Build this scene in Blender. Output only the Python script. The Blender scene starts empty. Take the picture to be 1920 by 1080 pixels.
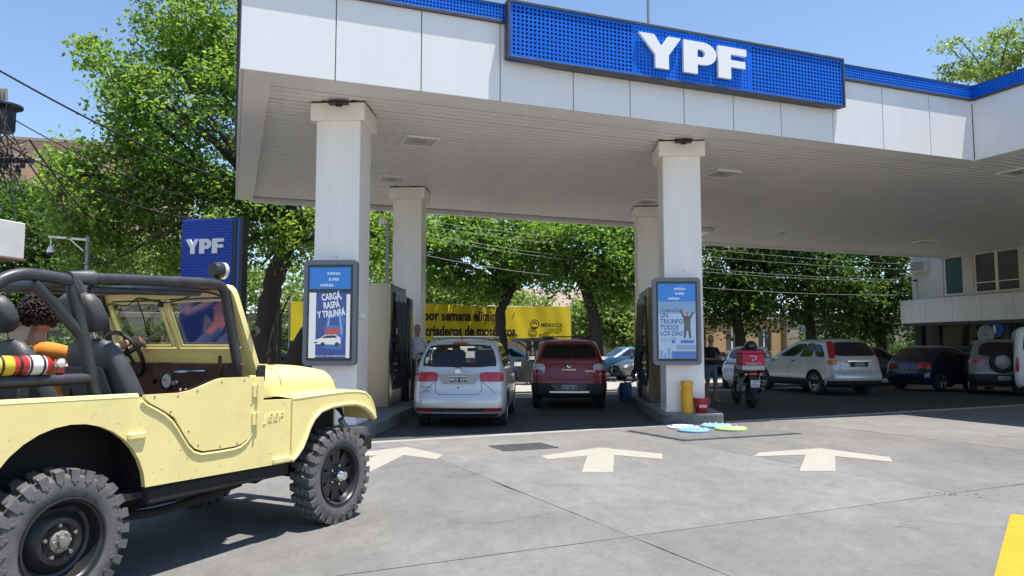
import bpy, bmesh, math, random
import numpy as np
from mathutils import Vector, Matrix
R = math.radians
PI = math.pi
sc = bpy.context.scene
COL = sc.collection

# ------------------------------------------------------------------ camera
CAM_H, FPX, PITCH = 1.45, 1380.0, R(4.5)
cam_data = bpy.data.cameras.new('camera')
cam = bpy.data.objects.new('camera', cam_data)
COL.objects.link(cam)
cam.location = (0, 0, CAM_H)
cam.rotation_euler = (R(90) + PITCH, 0, 0)
cam_data.sensor_width = 36.0
cam_data.lens = FPX / 1920 * 36
cam_data.clip_end = 1000
sc.camera = cam

# ------------------------------------------------------------------ sky, sun, exposure
SUN_TO = Vector((0.240, -0.069, 1.0)).normalized()      # direction towards the sun
SUN_EL = math.asin(SUN_TO.z)
world = bpy.data.worlds.new('World')
sc.world = world
world.use_nodes = True
wn = world.node_tree
for n_ in list(wn.nodes):
    wn.nodes.remove(n_)
sky = wn.nodes.new('ShaderNodeTexSky')
sky.sky_type = 'NISHITA'
sky.sun_disc = False
sky.sun_elevation = SUN_EL
sky.sun_rotation = math.atan2(SUN_TO.x, SUN_TO.y)
sky.altitude = 750
sky.air_density = 1.0
sky.dust_density = 0.6
sky.ozone_density = 2.2
bg = wn.nodes.new('ShaderNodeBackground')
bg.inputs[1].default_value = 0.132
wo = wn.nodes.new('ShaderNodeOutputWorld')
wn.links.new(sky.outputs[0], bg.inputs[0])
wn.links.new(bg.outputs[0], wo.inputs[0])
sun_data = bpy.data.lights.new('sun', 'SUN')
sun_data.energy = 5.0
sun_data.angle = R(0.53)
sun_data.color = (1.0, 0.955, 0.885)
sun = bpy.data.objects.new('sun', sun_data)
COL.objects.link(sun)
sun.location = (0, 0, 30)
sun.rotation_euler = SUN_TO.to_track_quat('Z', 'Y').to_euler()
vs = sc.view_settings
vs.view_transform = 'Standard'
vs.look = 'None'
vs.gamma = 1.0
vs.use_curve_mapping = False
vs.exposure = 0.72
sc.render.engine = 'CYCLES'
cy = sc.cycles
cy.max_bounces = 10
cy.diffuse_bounces = 5
cy.glossy_bounces = 4
cy.transmission_bounces = 4
cy.transparent_max_bounces = 10
cy.sample_clamp_indirect = 8
cy.caustics_reflective = False
cy.caustics_refractive = False
cy.use_denoising = True
cy.denoiser = 'OPENIMAGEDENOISE'


# ------------------------------------------------------------------ helpers
def ray(px, py):
    a, b = (px - 960) / FPX, (540 - py) / FPX
    return Vector((a, math.cos(PITCH) - b * math.sin(PITCH), math.sin(PITCH) + b * math.cos(PITCH)))


def on_z(px, py, z=0.0):
    r = ray(px, py)
    return Vector((0, 0, CAM_H)) + r * ((z - CAM_H) / r.z)


def at(px, py, y):
    r = ray(px, py)
    return Vector((0, 0, CAM_H)) + r * (y / r.y)


def on_plane(px, py, p0, nrm):
    r = ray(px, py)
    o = Vector((0, 0, CAM_H))
    return o + r * (((p0 - o).dot(nrm)) / r.dot(nrm))


MATS = {}


def mat(name, col, rough=0.6, metal=0.0, var=0.0, vscale=3.0, bump=0.0, bscale=40.0, coat=0.0, spec=0.5,
        emit=0.0, col2=None, detail=4.0, stretch=None):
    if name in MATS:
        return MATS[name]
    m = bpy.data.materials.new(name)
    m.use_nodes = True
    nt = m.node_tree
    b = nt.nodes['Principled BSDF']
    b.inputs['Base Color'].default_value = (*col, 1)
    b.inputs['Roughness'].default_value = rough
    b.inputs['Metallic'].default_value = metal
    b.inputs['Specular IOR Level'].default_value = spec
    b.inputs['Coat Weight'].default_value = coat
    b.inputs['Coat Roughness'].default_value = 0.06
    if emit:
        b.inputs['Emission Color'].default_value = (*col, 1)
        b.inputs['Emission Strength'].default_value = emit
    tc = None
    if var or bump:
        tc = nt.nodes.new('ShaderNodeTexCoord')
        src = tc.outputs['Object']
        if stretch:
            mp = nt.nodes.new('ShaderNodeMapping')
            mp.inputs['Scale'].default_value = stretch
            nt.links.new(src, mp.inputs[0])
            src = mp.outputs[0]
    if var:
        n = nt.nodes.new('ShaderNodeTexNoise')
        n.inputs['Scale'].default_value = vscale
        n.inputs['Detail'].default_value = detail
        n.inputs['Roughness'].default_value = 0.65
        nt.links.new(src, n.inputs['Vector'])
        cr = nt.nodes.new('ShaderNodeValToRGB')
        lo = tuple(max(0, c * (1 - var)) for c in col)
        hi = tuple(min(1, c * (1 + var)) for c in (col2 or col))
        cr.color_ramp.elements[0].position = 0.28
        cr.color_ramp.elements[1].position = 0.72
        cr.color_ramp.elements[0].color = (*lo, 1)
        cr.color_ramp.elements[1].color = (*hi, 1)
        nt.links.new(n.outputs[0], cr.inputs[0])
        nt.links.new(cr.outputs[0], b.inputs['Base Color'])
        mr = nt.nodes.new('ShaderNodeMapRange')
        mr.inputs['To Min'].default_value = max(0.02, rough - 0.12)
        mr.inputs['To Max'].default_value = min(1, rough + 0.12)
        nt.links.new(n.outputs[0], mr.inputs[0])
        nt.links.new(mr.outputs[0], b.inputs['Roughness'])
    if bump:
        n2 = nt.nodes.new('ShaderNodeTexNoise')
        n2.inputs['Scale'].default_value = bscale
        n2.inputs['Detail'].default_value = 3
        nt.links.new(src, n2.inputs['Vector'])
        bp = nt.nodes.new('ShaderNodeBump')
        bp.inputs['Strength'].default_value = bump
        bp.inputs['Distance'].default_value = 0.01
        nt.links.new(n2.outputs[0], bp.inputs['Height'])
        nt.links.new(bp.outputs[0], b.inputs['Normal'])
    MATS[name] = m
    return m


def glass_mat(name, tint, refl=1.0, rough=0.02):
    if name in MATS:
        return MATS[name]
    m = bpy.data.materials.new(name)
    m.use_nodes = True
    nt = m.node_tree
    for n in list(nt.nodes):
        nt.nodes.remove(n)
    o = nt.nodes.new('ShaderNodeOutputMaterial')
    t = nt.nodes.new('ShaderNodeBsdfTransparent')
    t.inputs[0].default_value = (*tint, 1)
    g = nt.nodes.new('ShaderNodeBsdfGlossy')
    g.inputs['Roughness'].default_value = rough
    lw = nt.nodes.new('ShaderNodeLayerWeight')
    lw.inputs[0].default_value = 0.5
    pw = nt.nodes.new('ShaderNodeMath')
    pw.operation = 'POWER'
    pw.inputs[1].default_value = 5.0
    nt.links.new(lw.outputs['Facing'], pw.inputs[0])
    mu = nt.nodes.new('ShaderNodeMath')
    mu.operation = 'MULTIPLY_ADD'
    mu.use_clamp = True
    mu.inputs[1].default_value = 0.92 * refl
    mu.inputs[2].default_value = 0.05 * refl
    mx = nt.nodes.new('ShaderNodeMixShader')
    nt.links.new(pw.outputs[0], mu.inputs[0])
    nt.links.new(mu.outputs[0], mx.inputs[0])
    nt.links.new(t.outputs[0], mx.inputs[1])
    nt.links.new(g.outputs[0], mx.inputs[2])
    nt.links.new(mx.outputs[0], o.inputs[0])
    MATS[name] = m
    return m


def _cham_template():
    bm = bmesh.new()
    idx = []
    for sx in (-1, 1):
        for sy in (-1, 1):
            for sz in (-1, 1):
                for k in range(3):
                    idx.append((sx, sy, sz, k))
    for sx, sy, sz, k in idx:
        p = [sx, sy, sz]
        for j in range(3):
            if j != k:
                p[j] *= 0.8
        bm.verts.new(p)
    bm.verts.ensure_lookup_table()
    bmesh.ops.convex_hull(bm, input=bm.verts[:])
    bmesh.ops.dissolve_limit(bm, angle_limit=0.01, verts=bm.verts[:], edges=bm.edges[:])
    bmesh.ops.recalc_face_normals(bm, faces=bm.faces[:])
    bm.verts.index_update()
    fs = [[v.index for v in f.verts] for f in bm.faces]
    bm.free()
    return idx, fs


CH_IDX, CH_FACES = _cham_template()


class MB:
    """collects polygons for ONE mesh object"""

    def __init__(s):
        s.v, s.f, s.m = [], [], []

    def add(s, vs, fs, m=0):
        o = len(s.v)
        s.v.extend([tuple(p) for p in vs])
        for f in fs:
            s.f.append([i + o for i in f])
            s.m.append(m)
        return s

    def box(s, x0, x1, y0, y1, z0, z1, bev=0.0, m=0, M=None):
        if bev > 0:
            c = ((x0 + x1) / 2, (y0 + y1) / 2, (z0 + z1) / 2)
            h = (abs(x1 - x0) / 2, abs(y1 - y0) / 2, abs(z1 - z0) / 2)
            b = min(bev, *[q * 0.9 for q in h])
            vs = []
            for sx, sy, sz, k in CH_IDX:
                sg = (sx, sy, sz)
                vs.append([c[j] + sg[j] * (h[j] if j == k else h[j] - b) for j in range(3)])
            fs = CH_FACES
        else:
            vs = [(x, y, z) for x in (x0, x1) for y in (y0, y1) for z in (z0, z1)]
            fs = [(0, 1, 3, 2), (4, 6, 7, 5), (0, 4, 5, 1), (2, 3, 7, 6), (0, 2, 6, 4), (1, 5, 7, 3)]
        if M is not None:
            vs = [M @ Vector(p) for p in vs]
        return s.add(vs, fs, m)

    def cbox(s, c, d, bev=0.0, m=0, M=None):
        return s.box(c[0] - d[0] / 2, c[0] + d[0] / 2, c[1] - d[1] / 2, c[1] + d[1] / 2, c[2] - d[2] / 2, c[2] + d[2] / 2, bev, m, M)

    def tube(s, pts, r, n=8, m=0, cap=True):
        pts = [Vector(p) for p in pts]
        k = len(pts)
        rs = r if isinstance(r, (list, tuple)) else [r] * k
        rings = []
        up = None
        for i, p in enumerate(pts):
            t = (pts[min(i + 1, k - 1)] - pts[max(i - 1, 0)])
            if t.length < 1e-9:
                t = Vector((0, 0, 1))
            t.normalize()
            if up is None:
                up = Vector((0, 0, 1)) if abs(t.z) < 0.9 else Vector((1, 0, 0))
            a = t.cross(up)
            if a.length < 1e-6:
                a = t.orthogonal()
            a.normalize()
            b = a.cross(t).normalized()
            up = b
            rings.append([p + (a * math.cos(2 * PI * j / n) + b * math.sin(2 * PI * j / n)) * rs[i] for j in range(n)])
        vs = [q for rg in rings for q in rg]
        fs = []
        for i in range(k - 1):
            for j in range(n):
                j2 = (j + 1) % n
                fs.append((i * n + j, i * n + j2, (i + 1) * n + j2, (i + 1) * n + j))
        if cap:
            fs.append(tuple(range(n - 1, -1, -1)))
            fs.append(tuple((k - 1) * n + j for j in range(n)))
        return s.add(vs, fs, m)

    def prism(s, poly, axis, a, b, m=0, M=None):
        """poly: 2D points; axis 'x','y','z' = extrude direction from a to b"""
        def P(p, t):
            if axis == 'y':
                return (p[0], t, p[1])
            if axis == 'x':
                return (t, p[0], p[1])
            return (p[0], p[1], t)
        n = len(poly)
        vs = [P(p, a) for p in poly] + [P(p, b) for p in poly]
        if M is not None:
            vs = [M @ Vector(p) for p in vs]
        fs = [tuple(range(n)), tuple(range(2 * n - 1, n - 1, -1))]
        for i in range(n):
            j = (i + 1) % n
            fs.append((i, i + n, j + n, j))
        return s.add(vs, fs, m)

    def lathe(s, prof, n=24, axis='z', c=(0, 0, 0), m=0, closed=False, a0=0.0, caps=True):
        """prof: (radius, along axis)"""
        k = len(prof)
        vs = []
        for r, h in prof:
            for j in range(n):
                an = a0 + 2 * PI * j / n
                x, y = r * math.cos(an), r * math.sin(an)
                p = {'z': (x, y, h), 'y': (x, h, y), 'x': (h, x, y)}[axis]
                vs.append((p[0] + c[0], p[1] + c[1], p[2] + c[2]))
        fs = []
        kk = k if closed else k - 1
        for i in range(kk):
            i2 = (i + 1) % k
            for j in range(n):
                j2 = (j + 1) % n
                fs.append((i * n + j, i * n + j2, i2 * n + j2, i2 * n + j))
        if not closed and caps:
            if prof[0][0] > 1e-6:
                fs.append(tuple(range(n)))
            if prof[-1][0] > 1e-6:
                fs.append(tuple((k - 1) * n + j for j in range(n)))
        return s.add(vs, fs, m)

    def grid(s, P, m=0, flip=False):
        """P: list of rows of points"""
        nr, ncl = len(P), len(P[0])
        vs = [p for row in P for p in row]
        fs = []
        for i in range(nr - 1):
            for j in range(ncl - 1):
                f = (i * ncl + j, i * ncl + j + 1, (i + 1) * ncl + j + 1, (i + 1) * ncl + j)
                fs.append(f[::-1] if flip else f)
        return s.add(vs, fs, m)

    def xform(s, M):
        s.v = [tuple(M @ Vector(p)) for p in s.v]
        return s

    def mesh(s, name, mats, smooth=35, recalc=True):
        me = bpy.data.meshes.new(name)
        me.from_pydata([tuple(map(float, p)) for p in s.v], [], s.f)
        for mm in (mats if isinstance(mats, (list, tuple)) else [mats]):
            me.materials.append(mm)
        if any(s.m):
            me.polygons.foreach_set('material_index', s.m)
        if recalc:
            bm = bmesh.new()
            bm.from_mesh(me)
            bmesh.ops.remove_doubles(bm, verts=bm.verts[:], dist=1e-5)
            bmesh.ops.recalc_face_normals(bm, faces=bm.faces[:])
            bm.to_mesh(me)
            bm.free()
        if smooth:
            me.polygons.foreach_set('use_smooth', [True] * len(me.polygons))
            me.set_sharp_from_angle(angle=R(smooth))
        me.update()
        return me

    def build(s, name, mats, parent=None, smooth=35, recalc=True, loc=None, rotz=None):
        return link(name, s.mesh(name, mats, smooth, recalc), parent, loc, rotz)


def link(name, data, parent=None, loc=None, rotz=None):
    o = bpy.data.objects.new(name, data)
    COL.objects.link(o)
    if parent is not None:
        o.parent = parent
    if loc is not None:
        o.location = loc
    if rotz is not None:
        o.rotation_euler = (0, 0, rotz)
    return o


def tag(o, label, cat, group=None):
    o['label'] = label
    o['category'] = cat
    if group:
        o['group'] = group
    return o


def thing(name, label, cat, loc=(0, 0, 0), rotz=0.0, group=None):
    return tag(link(name, None, None, loc, rotz), label, cat, group)


def struct(o):
    o['kind'] = 'structure'
    return o


def stuff(o):
    o['kind'] = 'stuff'
    return o


def copy_tree(o, parent=None):
    c = o.copy()
    COL.objects.link(c)
    c.parent = parent
    for ch in list(o.children):
        copy_tree(ch, c)
    return c


TMP = bpy.data.scenes.new('workbench')     # scratch scene: text and modifiers are evaluated there


def tmp_dg():
    vl = TMP.view_layers[0]
    vl.update()
    return vl.depsgraph


def text(name, body, size, m, parent, loc, rot=(PI / 2, 0, 0), ext=0.002, bold=0.0, align='CENTER', sx=1.0, shear=0.0, space=1.0):
    cu = bpy.data.curves.new(name, 'FONT')
    cu.body = body
    cu.size = size
    cu.extrude = ext
    cu.offset = bold * size
    cu.align_x = align
    cu.align_y = 'CENTER'
    cu.shear = shear
    cu.space_character = space
    cu.resolution_u = 3
    t = bpy.data.objects.new('tmp', cu)
    TMP.collection.objects.link(t)
    me = bpy.data.meshes.new_from_object(t.evaluated_get(tmp_dg()))
    bpy.data.objects.remove(t)
    bpy.data.curves.remove(cu)
    me.name = name
    me.materials.clear()
    me.materials.append(m)
    o = link(name, me, parent, loc)
    o.rotation_euler = rot
    o.scale = (sx, 1, 1)
    return o


def baked(o_tmp):
    """evaluated mesh of a temporary object, which is removed"""
    me = bpy.data.meshes.new_from_object(o_tmp.evaluated_get(tmp_dg()))
    d = o_tmp.data
    bpy.data.objects.remove(o_tmp)
    bpy.data.meshes.remove(d)
    return me


def cat_curve(pts, n=6):
    """Catmull-Rom through 3D points"""
    pts = [Vector(p) for p in pts]
    out = []
    for i in range(len(pts) - 1):
        p0, p1, p2, p3 = pts[max(i - 1, 0)], pts[i], pts[i + 1], pts[min(i + 2, len(pts) - 1)]
        for k in range(n):
            t = k / n
            out.append(0.5 * ((2 * p1) + (p2 - p0) * t + (2 * p0 - 5 * p1 + 4 * p2 - p3) * t * t + (3 * p1 - p0 - 3 * p2 + p3) * t ** 3))
    out.append(pts[-1])
    return out


def rrect(w, h, r, n=5, cx=0.0, cz=0.0):
    out = []
    for sx, sz, a in ((1, 1, 0), (-1, 1, 90), (-1, -1, 180), (1, -1, 270)):
        for k in range(n + 1):
            an = R(a + 90 * k / n)
            out.append((cx + sx * (w / 2 - r) + r * math.cos(an), cz + sz * (h / 2 - r) + r * math.sin(an)))
    return out


# ------------------------------------------------------------------ shared materials
WHITE = mat('white painted panel', (0.78, 0.78, 0.77), 0.38, var=0.07, vscale=2.2, stretch=(1, 1, 0.2))
SOFFIT = mat('white soffit metal', (0.88, 0.855, 0.825), 0.42, var=0.05, vscale=0.9)
COLW = mat('white column cladding', (0.87, 0.825, 0.775), 0.32, var=0.06, vscale=3.5, stretch=(1, 1, 0.12))
JOINT = mat('dark joint', (0.05, 0.05, 0.05), 0.9)
BLUE = mat('blue perforated sheet', (0.002, 0.135, 0.70), 0.42, var=0.04, vscale=2, spec=0.25)
BLUED = mat('deep blue backing', (0.003, 0.022, 0.16), 0.6)
TRIM = mat('dark grey trim', (0.055, 0.06, 0.072), 0.45, var=0.1, vscale=3)
BLACK = mat('black plastic', (0.014, 0.014, 0.015), 0.5)
BLACKM = mat('black painted metal', (0.02, 0.02, 0.022), 0.38, var=0.15, vscale=8)
RUBBER = mat('tyre rubber', (0.028, 0.028, 0.030), 0.82, var=0.25, vscale=6, bump=0.2, bscale=60)
STEEL = mat('brushed steel', (0.29, 0.25, 0.20), 0.26, metal=1.0, var=0.05, vscale=2, stretch=(1, 1, 0.15))
ALU = mat('alloy', (0.62, 0.63, 0.64), 0.3, metal=1.0)
CHROME = mat('chrome', (0.8, 0.8, 0.8), 0.12, metal=1.0)
GREYM = mat('grey metal', (0.28, 0.29, 0.30), 0.45, metal=0.4)
SIGNW = mat('sign white', (0.83, 0.83, 0.82), 0.4)
GLASS = glass_mat('clear glass', (0.86, 0.90, 0.88), 1.0)
GLASS_T = glass_mat('tinted glass', (0.30, 0.34, 0.34), 1.1)
GLASS_D = glass_mat('dark glass', (0.07, 0.08, 0.09), 1.2)
REDL = mat('red lamp lens', (0.42, 0.012, 0.012), 0.15, coat=1.0)
AMBER = mat('amber lens', (0.7, 0.2, 0.02), 0.2, coat=1.0)
CLEARL = mat('pale lamp lens', (0.55, 0.55, 0.56), 0.12, coat=1.0)
SEAT = mat('dark seat cloth', (0.03, 0.031, 0.034), 0.75, var=0.2, vscale=10)
SKIN = mat('skin', (0.42, 0.24, 0.16), 0.5, var=0.06, vscale=12)
HAIR = mat('dark hair', (0.018, 0.012, 0.009), 0.6, bump=0.6, bscale=80)
# ================================================================== ground
CAN_O = Vector((-3.89, 10.22, 0))
CAN_A = R(20.85)
CU = Vector((math.cos(CAN_A), math.sin(CAN_A), 0))
CV = Vector((-math.sin(CAN_A), math.cos(CAN_A), 0))


def can(u, v, z=0.0):
    return CAN_O + CU * u + CV * v + Vector((0, 0, z))


def pave_mat(name, col, stain, grain=90.0, dark=0.45, slab_var=0.10, rough=0.8, bump=0.25):
    m = bpy.data.materials.new(name)
    m.use_nodes = True
    nt = m.node_tree
    N, L = nt.nodes, nt.links
    b = N['Principled BSDF']
    geo = N.new('ShaderNodeNewGeometry')

    def noise(scale, detail=5, rough_=0.6, stretch=None):
        n = N.new('ShaderNodeTexNoise')
        n.inputs['Scale'].default_value = scale
        n.inputs['Detail'].default_value = detail
        n.inputs['Roughness'].default_value = rough_
        src = geo.outputs['Position']
        if stretch:
            mp = N.new('ShaderNodeMapping')
            mp.inputs['Scale'].default_value = stretch
            mp.inputs['Rotation'].default_value = (0, 0, R(-25))
            L.new(src, mp.inputs[0])
            src = mp.outputs[0]
        L.new(src, n.inputs['Vector'])
        return n.outputs[0]

    def ramp(src, p0, p1, v0, v1):
        r = N.new('ShaderNodeMapRange')
        r.inputs['From Min'].default_value = p0
        r.inputs['From Max'].default_value = p1
        r.inputs['To Min'].default_value = v0
        r.inputs['To Max'].default_value = v1
        L.new(src, r.inputs[0])
        return r.outputs[0]

    def mul(a, c):
        q = N.new('ShaderNodeMath')
        q.operation = 'MULTIPLY'
        L.new(a, q.inputs[0])
        L.new(c, q.inputs[1])
        return q.outputs[0]
    big = ramp(noise(0.35, 4), 0.3, 0.7, 1 - stain, 1 + stain * 0.6)
    mid = ramp(noise(2.2, 7, 0.7, (1, 0.45, 1)), 0.3, 0.72, 1 - stain * 0.8, 1 + stain * 0.5)
    fine = ramp(noise(grain, 3, 0.7), 0.25, 0.75, 0.84, 1.14)
    spots = ramp(noise(0.8, 10, 0.78), 0.58, 0.72, 1.0, dark)
    drops = ramp(noise(7.0, 5, 0.8), 0.70, 0.74, 1.0, 0.62)
    gum = ramp(noise(16.0, 2, 0.5), 0.735, 0.75, 1.0, 1.30)
    streak = mul(ramp(noise(5.5, 9, 0.8, (1, 0.6, 1)), 0.32, 0.68, 1 - stain * 0.85, 1 + stain * 0.6), ramp(noise(24.0, 4, 0.7), 0.3, 0.7, 0.90, 1.09))
    oi = N.new('ShaderNodeObjectInfo')
    per = ramp(oi.outputs['Random'], 0, 1, 1 - slab_var, 1 + slab_var)
    f = mul(mul(mul(mul(mul(mul(mul(big, mid), fine), spots), per), drops), gum), streak)
    mx = N.new('ShaderNodeMix')
    mx.data_type = 'RGBA'
    mx.blend_type = 'MULTIPLY'
    mx.inputs[0].default_value = 1.0
    mx.inputs[6].default_value = (*col, 1)
    L.new(f, mx.inputs[7])
    L.new(mx.outputs[2], b.inputs['Base Color'])
    b.inputs['Roughness'].default_value = rough
    b.inputs['Specular IOR Level'].default_value = 0.35
    bp = N.new('ShaderNodeBump')
    bp.inputs['Strength'].default_value = bump
    bp.inputs['Distance'].default_value = 0.01
    L.new(noise(grain * 0.7, 4), bp.inputs['Height'])
    L.new(bp.outputs[0], b.inputs['Normal'])
    MATS[name] = m
    return m


CONC = pave_mat('worn forecourt concrete', (0.186, 0.181, 0.172), 0.20)
CONCD = pave_mat('dark forecourt concrete', (0.058, 0.058, 0.062), 0.16, slab_var=0.05)  # darker tone for the slabs under the canopy
ASPH = pave_mat('street asphalt', (0.062, 0.062, 0.064), 0.18, slab_var=0.0)
SIDEW = pave_mat('pale pavement', (0.33, 0.31, 0.28), 0.15)
EARTH = pave_mat('dusty ground', (0.34, 0.31, 0.265), 0.2, slab_var=0)
ISLC = pave_mat('island concrete', (0.17, 0.17, 0.168), 0.2, slab_var=0)
PADC = pave_mat('rough pad concrete', (0.15, 0.145, 0.14), 0.25, slab_var=0)

struct(MB().add([(-300, -60, -0.06), (300, -60, -0.06), (300, 420, -0.06), (-300, 420, -0.06)], [(0, 1, 2, 3)]).build('ground', EARTH))

# forecourt: a dark bed with separately cast slabs standing 30 mm proud of the joints
SQ = Vector((0.91, 5.75, 0))
SA = R(25.6)
fore = struct(MB().add([(-17, -9.6, -0.010), (20, -9.6, -0.010), (20, 14, -0.010), (-17, 14, -0.010)], [(0, 1, 2, 3)]).build('forecourt', mat('joint dirt', (0.06, 0.056, 0.05), 0.9), None, 0, True, SQ, SA))
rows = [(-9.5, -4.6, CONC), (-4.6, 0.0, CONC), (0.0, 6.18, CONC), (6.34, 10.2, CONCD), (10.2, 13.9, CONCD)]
rng = random.Random(5)
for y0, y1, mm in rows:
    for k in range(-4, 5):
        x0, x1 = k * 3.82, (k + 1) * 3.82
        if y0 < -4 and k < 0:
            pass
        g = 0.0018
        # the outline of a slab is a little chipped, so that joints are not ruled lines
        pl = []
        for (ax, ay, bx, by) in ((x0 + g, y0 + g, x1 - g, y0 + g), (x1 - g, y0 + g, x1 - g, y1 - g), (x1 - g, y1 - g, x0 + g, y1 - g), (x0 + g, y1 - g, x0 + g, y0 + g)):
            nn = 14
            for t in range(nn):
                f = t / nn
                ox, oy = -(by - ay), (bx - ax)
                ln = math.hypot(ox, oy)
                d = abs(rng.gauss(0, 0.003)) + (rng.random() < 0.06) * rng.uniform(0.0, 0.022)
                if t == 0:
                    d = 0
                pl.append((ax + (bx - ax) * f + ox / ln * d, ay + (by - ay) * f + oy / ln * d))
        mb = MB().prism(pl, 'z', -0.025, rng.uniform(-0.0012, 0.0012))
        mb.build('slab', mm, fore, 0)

# drain channel across the mouth of the forecourt
o = thing('drain_channel', 'narrow slotted drain channel running along the canopy shadow', 'drain', SQ, SA)
MB().box(-15, 19, 6.185, 6.235, -0.03, 0.006, 0.004).box(-15, 19, 6.285, 6.335, -0.03, 0.006, 0.004).build('lip', mat('pale channel edge', (0.36, 0.35, 0.33), 0.8, var=0.2), o)
MB().box(-15, 19, 6.235, 6.285, -0.028, -0.004).build('slot', JOINT, o)

# rectangular grate
pg = [Vector((-0.3, 10.80, 0)), Vector((0.42, 11.12, 0)), Vector((0.62, 10.64, 0)), Vector((-0.09, 10.32, 0))]
c = sum(pg, Vector()) / 4
ga = math.atan2(0.32, 0.72)
o = thing('drain_grate', 'rectangular grey drain grate set in the concrete before the middle arrow', 'grate', c, ga)
IRON = mat('worn cast iron', (0.10, 0.10, 0.10), 0.6, metal=0.3, var=0.3, vscale=12)
mb = MB()
mb.box(-0.42, 0.42, -0.29, -0.26, 0, 0.012).box(-0.42, 0.42, 0.26, 0.29, 0, 0.012).box(-0.42, -0.39, -0.26, 0.26, 0, 0.012).box(0.39, 0.42, -0.26, 0.26, 0, 0.012)
mb.build('frame', IRON, o)
MB().box(-0.39, 0.39, -0.26, 0.26, 0.001, 0.004).build('pit', JOINT, o)
bar = MB().box(-0.389, 0.389, -0.011, 0.011, 0.004, 0.011).mesh('bar', IRON)
for k in range(13):
    link('bar', bar, o, (0, -0.24 + 0.04 * k, 0))

# pad with the tank filling covers
pp = [(1.95, 12.70), (4.30, 13.72), (4.78, 12.30), (2.62, 11.38)]
pad = thing('filling_point_pad', 'rough dark concrete pad with black rim carrying the painted covers', 'pad')
MB().prism(pp, 'z', -0.01, 0.010).build('rim', JOINT, pad)
cx, cy_ = sum(p[0] for p in pp) / 4, sum(p[1] for p in pp) / 4
MB().prism([(cx + (p[0] - cx) * 0.965, cy_ + (p[1] - cy_) * 0.955) for p in pp], 'z', 0.0, 0.018).build('pad_slab', PADC, pad)
for (x, y, r, colr, nm) in ((2.98, 12.98, 0.27, (0.75, 0.66, 0.50), 'cream'), (3.05, 12.5, 0.27, (0.16, 0.33, 0.52), 'blue'),
                            (3.62, 13.18, 0.27, (0.18, 0.38, 0.55), 'light blue'), (3.74, 12.72, 0.27, (0.34, 0.48, 0.18), 'green')):
    lab = {'cream': 'cream painted round filling cover at the back left of the pad', 'blue': 'blue and white round filling cover nearest the camera',
           'light blue': 'light blue round filling cover behind the green one', 'green': 'green round filling cover at the right of the pad'}[nm]
    o = thing('filling_cover', lab, 'manhole cover', (x, y, 0.018), 0.3, 'round painted filling covers')
    cm = mat('cover paint ' + nm, colr, 0.55, var=0.18, vscale=9)
    MB().lathe([(r, 0), (r, 0.03), (r - 0.02, 0.045), (r * 0.55, 0.05), (0.0, 0.052)], 28).build('lid', cm, o)
    st = MB().lathe([(0.022, 0.04), (0.022, 0.056), (0.0, 0.058)], 8).mesh('stud', SIGNW if nm != 'cream' else BLUE)
    for k in range(12):
        link('stud', st, o, (0.8 * r * math.cos(k * PI / 6), 0.8 * r * math.sin(k * PI / 6), 0))

# painted arrows (thermoplastic sheets a few millimetres thick)
ARROW = mat('worn cream road paint', (0.335, 0.318, 0.272), 0.7, var=0.12, vscale=14, bump=0.2, bscale=80)
def wear(m, under, lo, hi, scale):
    nt = m.node_tree
    b_ = nt.nodes['Principled BSDF']
    src = b_.inputs['Base Color'].links[0].from_socket
    n = nt.nodes.new('ShaderNodeTexNoise')
    n.inputs['Scale'].default_value = scale
    n.inputs['Detail'].default_value = 9
    n.inputs['Roughness'].default_value = 0.75
    g_ = nt.nodes.new('ShaderNodeNewGeometry')
    nt.links.new(g_.outputs['Position'], n.inputs['Vector'])
    r_ = nt.nodes.new('ShaderNodeMapRange')
    r_.inputs['From Min'].default_value = lo
    r_.inputs['From Max'].default_value = hi
    nt.links.new(n.outputs[0], r_.inputs[0])
    mx = nt.nodes.new('ShaderNodeMix')
    mx.data_type = 'RGBA'
    mx.inputs[7].default_value = (*under, 1)
    nt.links.new(r_.outputs[0], mx.inputs[0])
    nt.links.new(src, mx.inputs[6])
    nt.links.new(mx.outputs[2], b_.inputs['Base Color'])


wear(ARROW, (0.21, 0.205, 0.19), 0.60, 0.72, 5.0)
for poly, lab in (([(1.25, 10.66), (2.02, 10.05), (1.93, 9.57), (1.36, 9.93), (1.16, 8.6), (0.80, 8.6), (1.0, 9.88), (0.45, 9.56), (0.38, 9.85)], 'cream painted arrow in the middle lane below the drain grate'),
                  ([(4.36, 10.58), (4.93, 9.75), (4.76, 9.35), (4.25, 9.82), (3.75, 8.67), (3.33, 8.67), (3.92, 9.96), (3.17, 9.80), (3.36, 10.16)], 'cream painted arrow at the right on the open concrete'),
                  ([(-1.51, 10.72), (-0.92, 9.95), (-0.97, 9.57), (-1.44, 9.92), (-1.64, 8.6), (-1.98, 8.6), (-1.8, 9.92), (-2.3, 9.62), (-2.35, 9.95)], 'cream painted arrow half hidden behind the yellow jeep wheel')):
    tag(MB().prism(poly, 'z', 0.001, 0.005).build('painted_arrow', ARROW, None, 0), lab, 'road marking', 'lane arrows on the forecourt')
YEL = mat('yellow road paint', (0.56, 0.285, 0.006), 0.6, var=0.10, vscale=9, bump=0.25, bscale=50)
tag(MB().prism([(4.30, 6.48), (3.02, 4.74), (2.0, 3.35), (2.5, 3.0), (3.6, 4.40), (4.95, 6.2)], 'z', 0.001, 0.005).build('painted_line', YEL, None, 0), 'broad yellow painted line at the bottom right corner', 'road marking')

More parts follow.
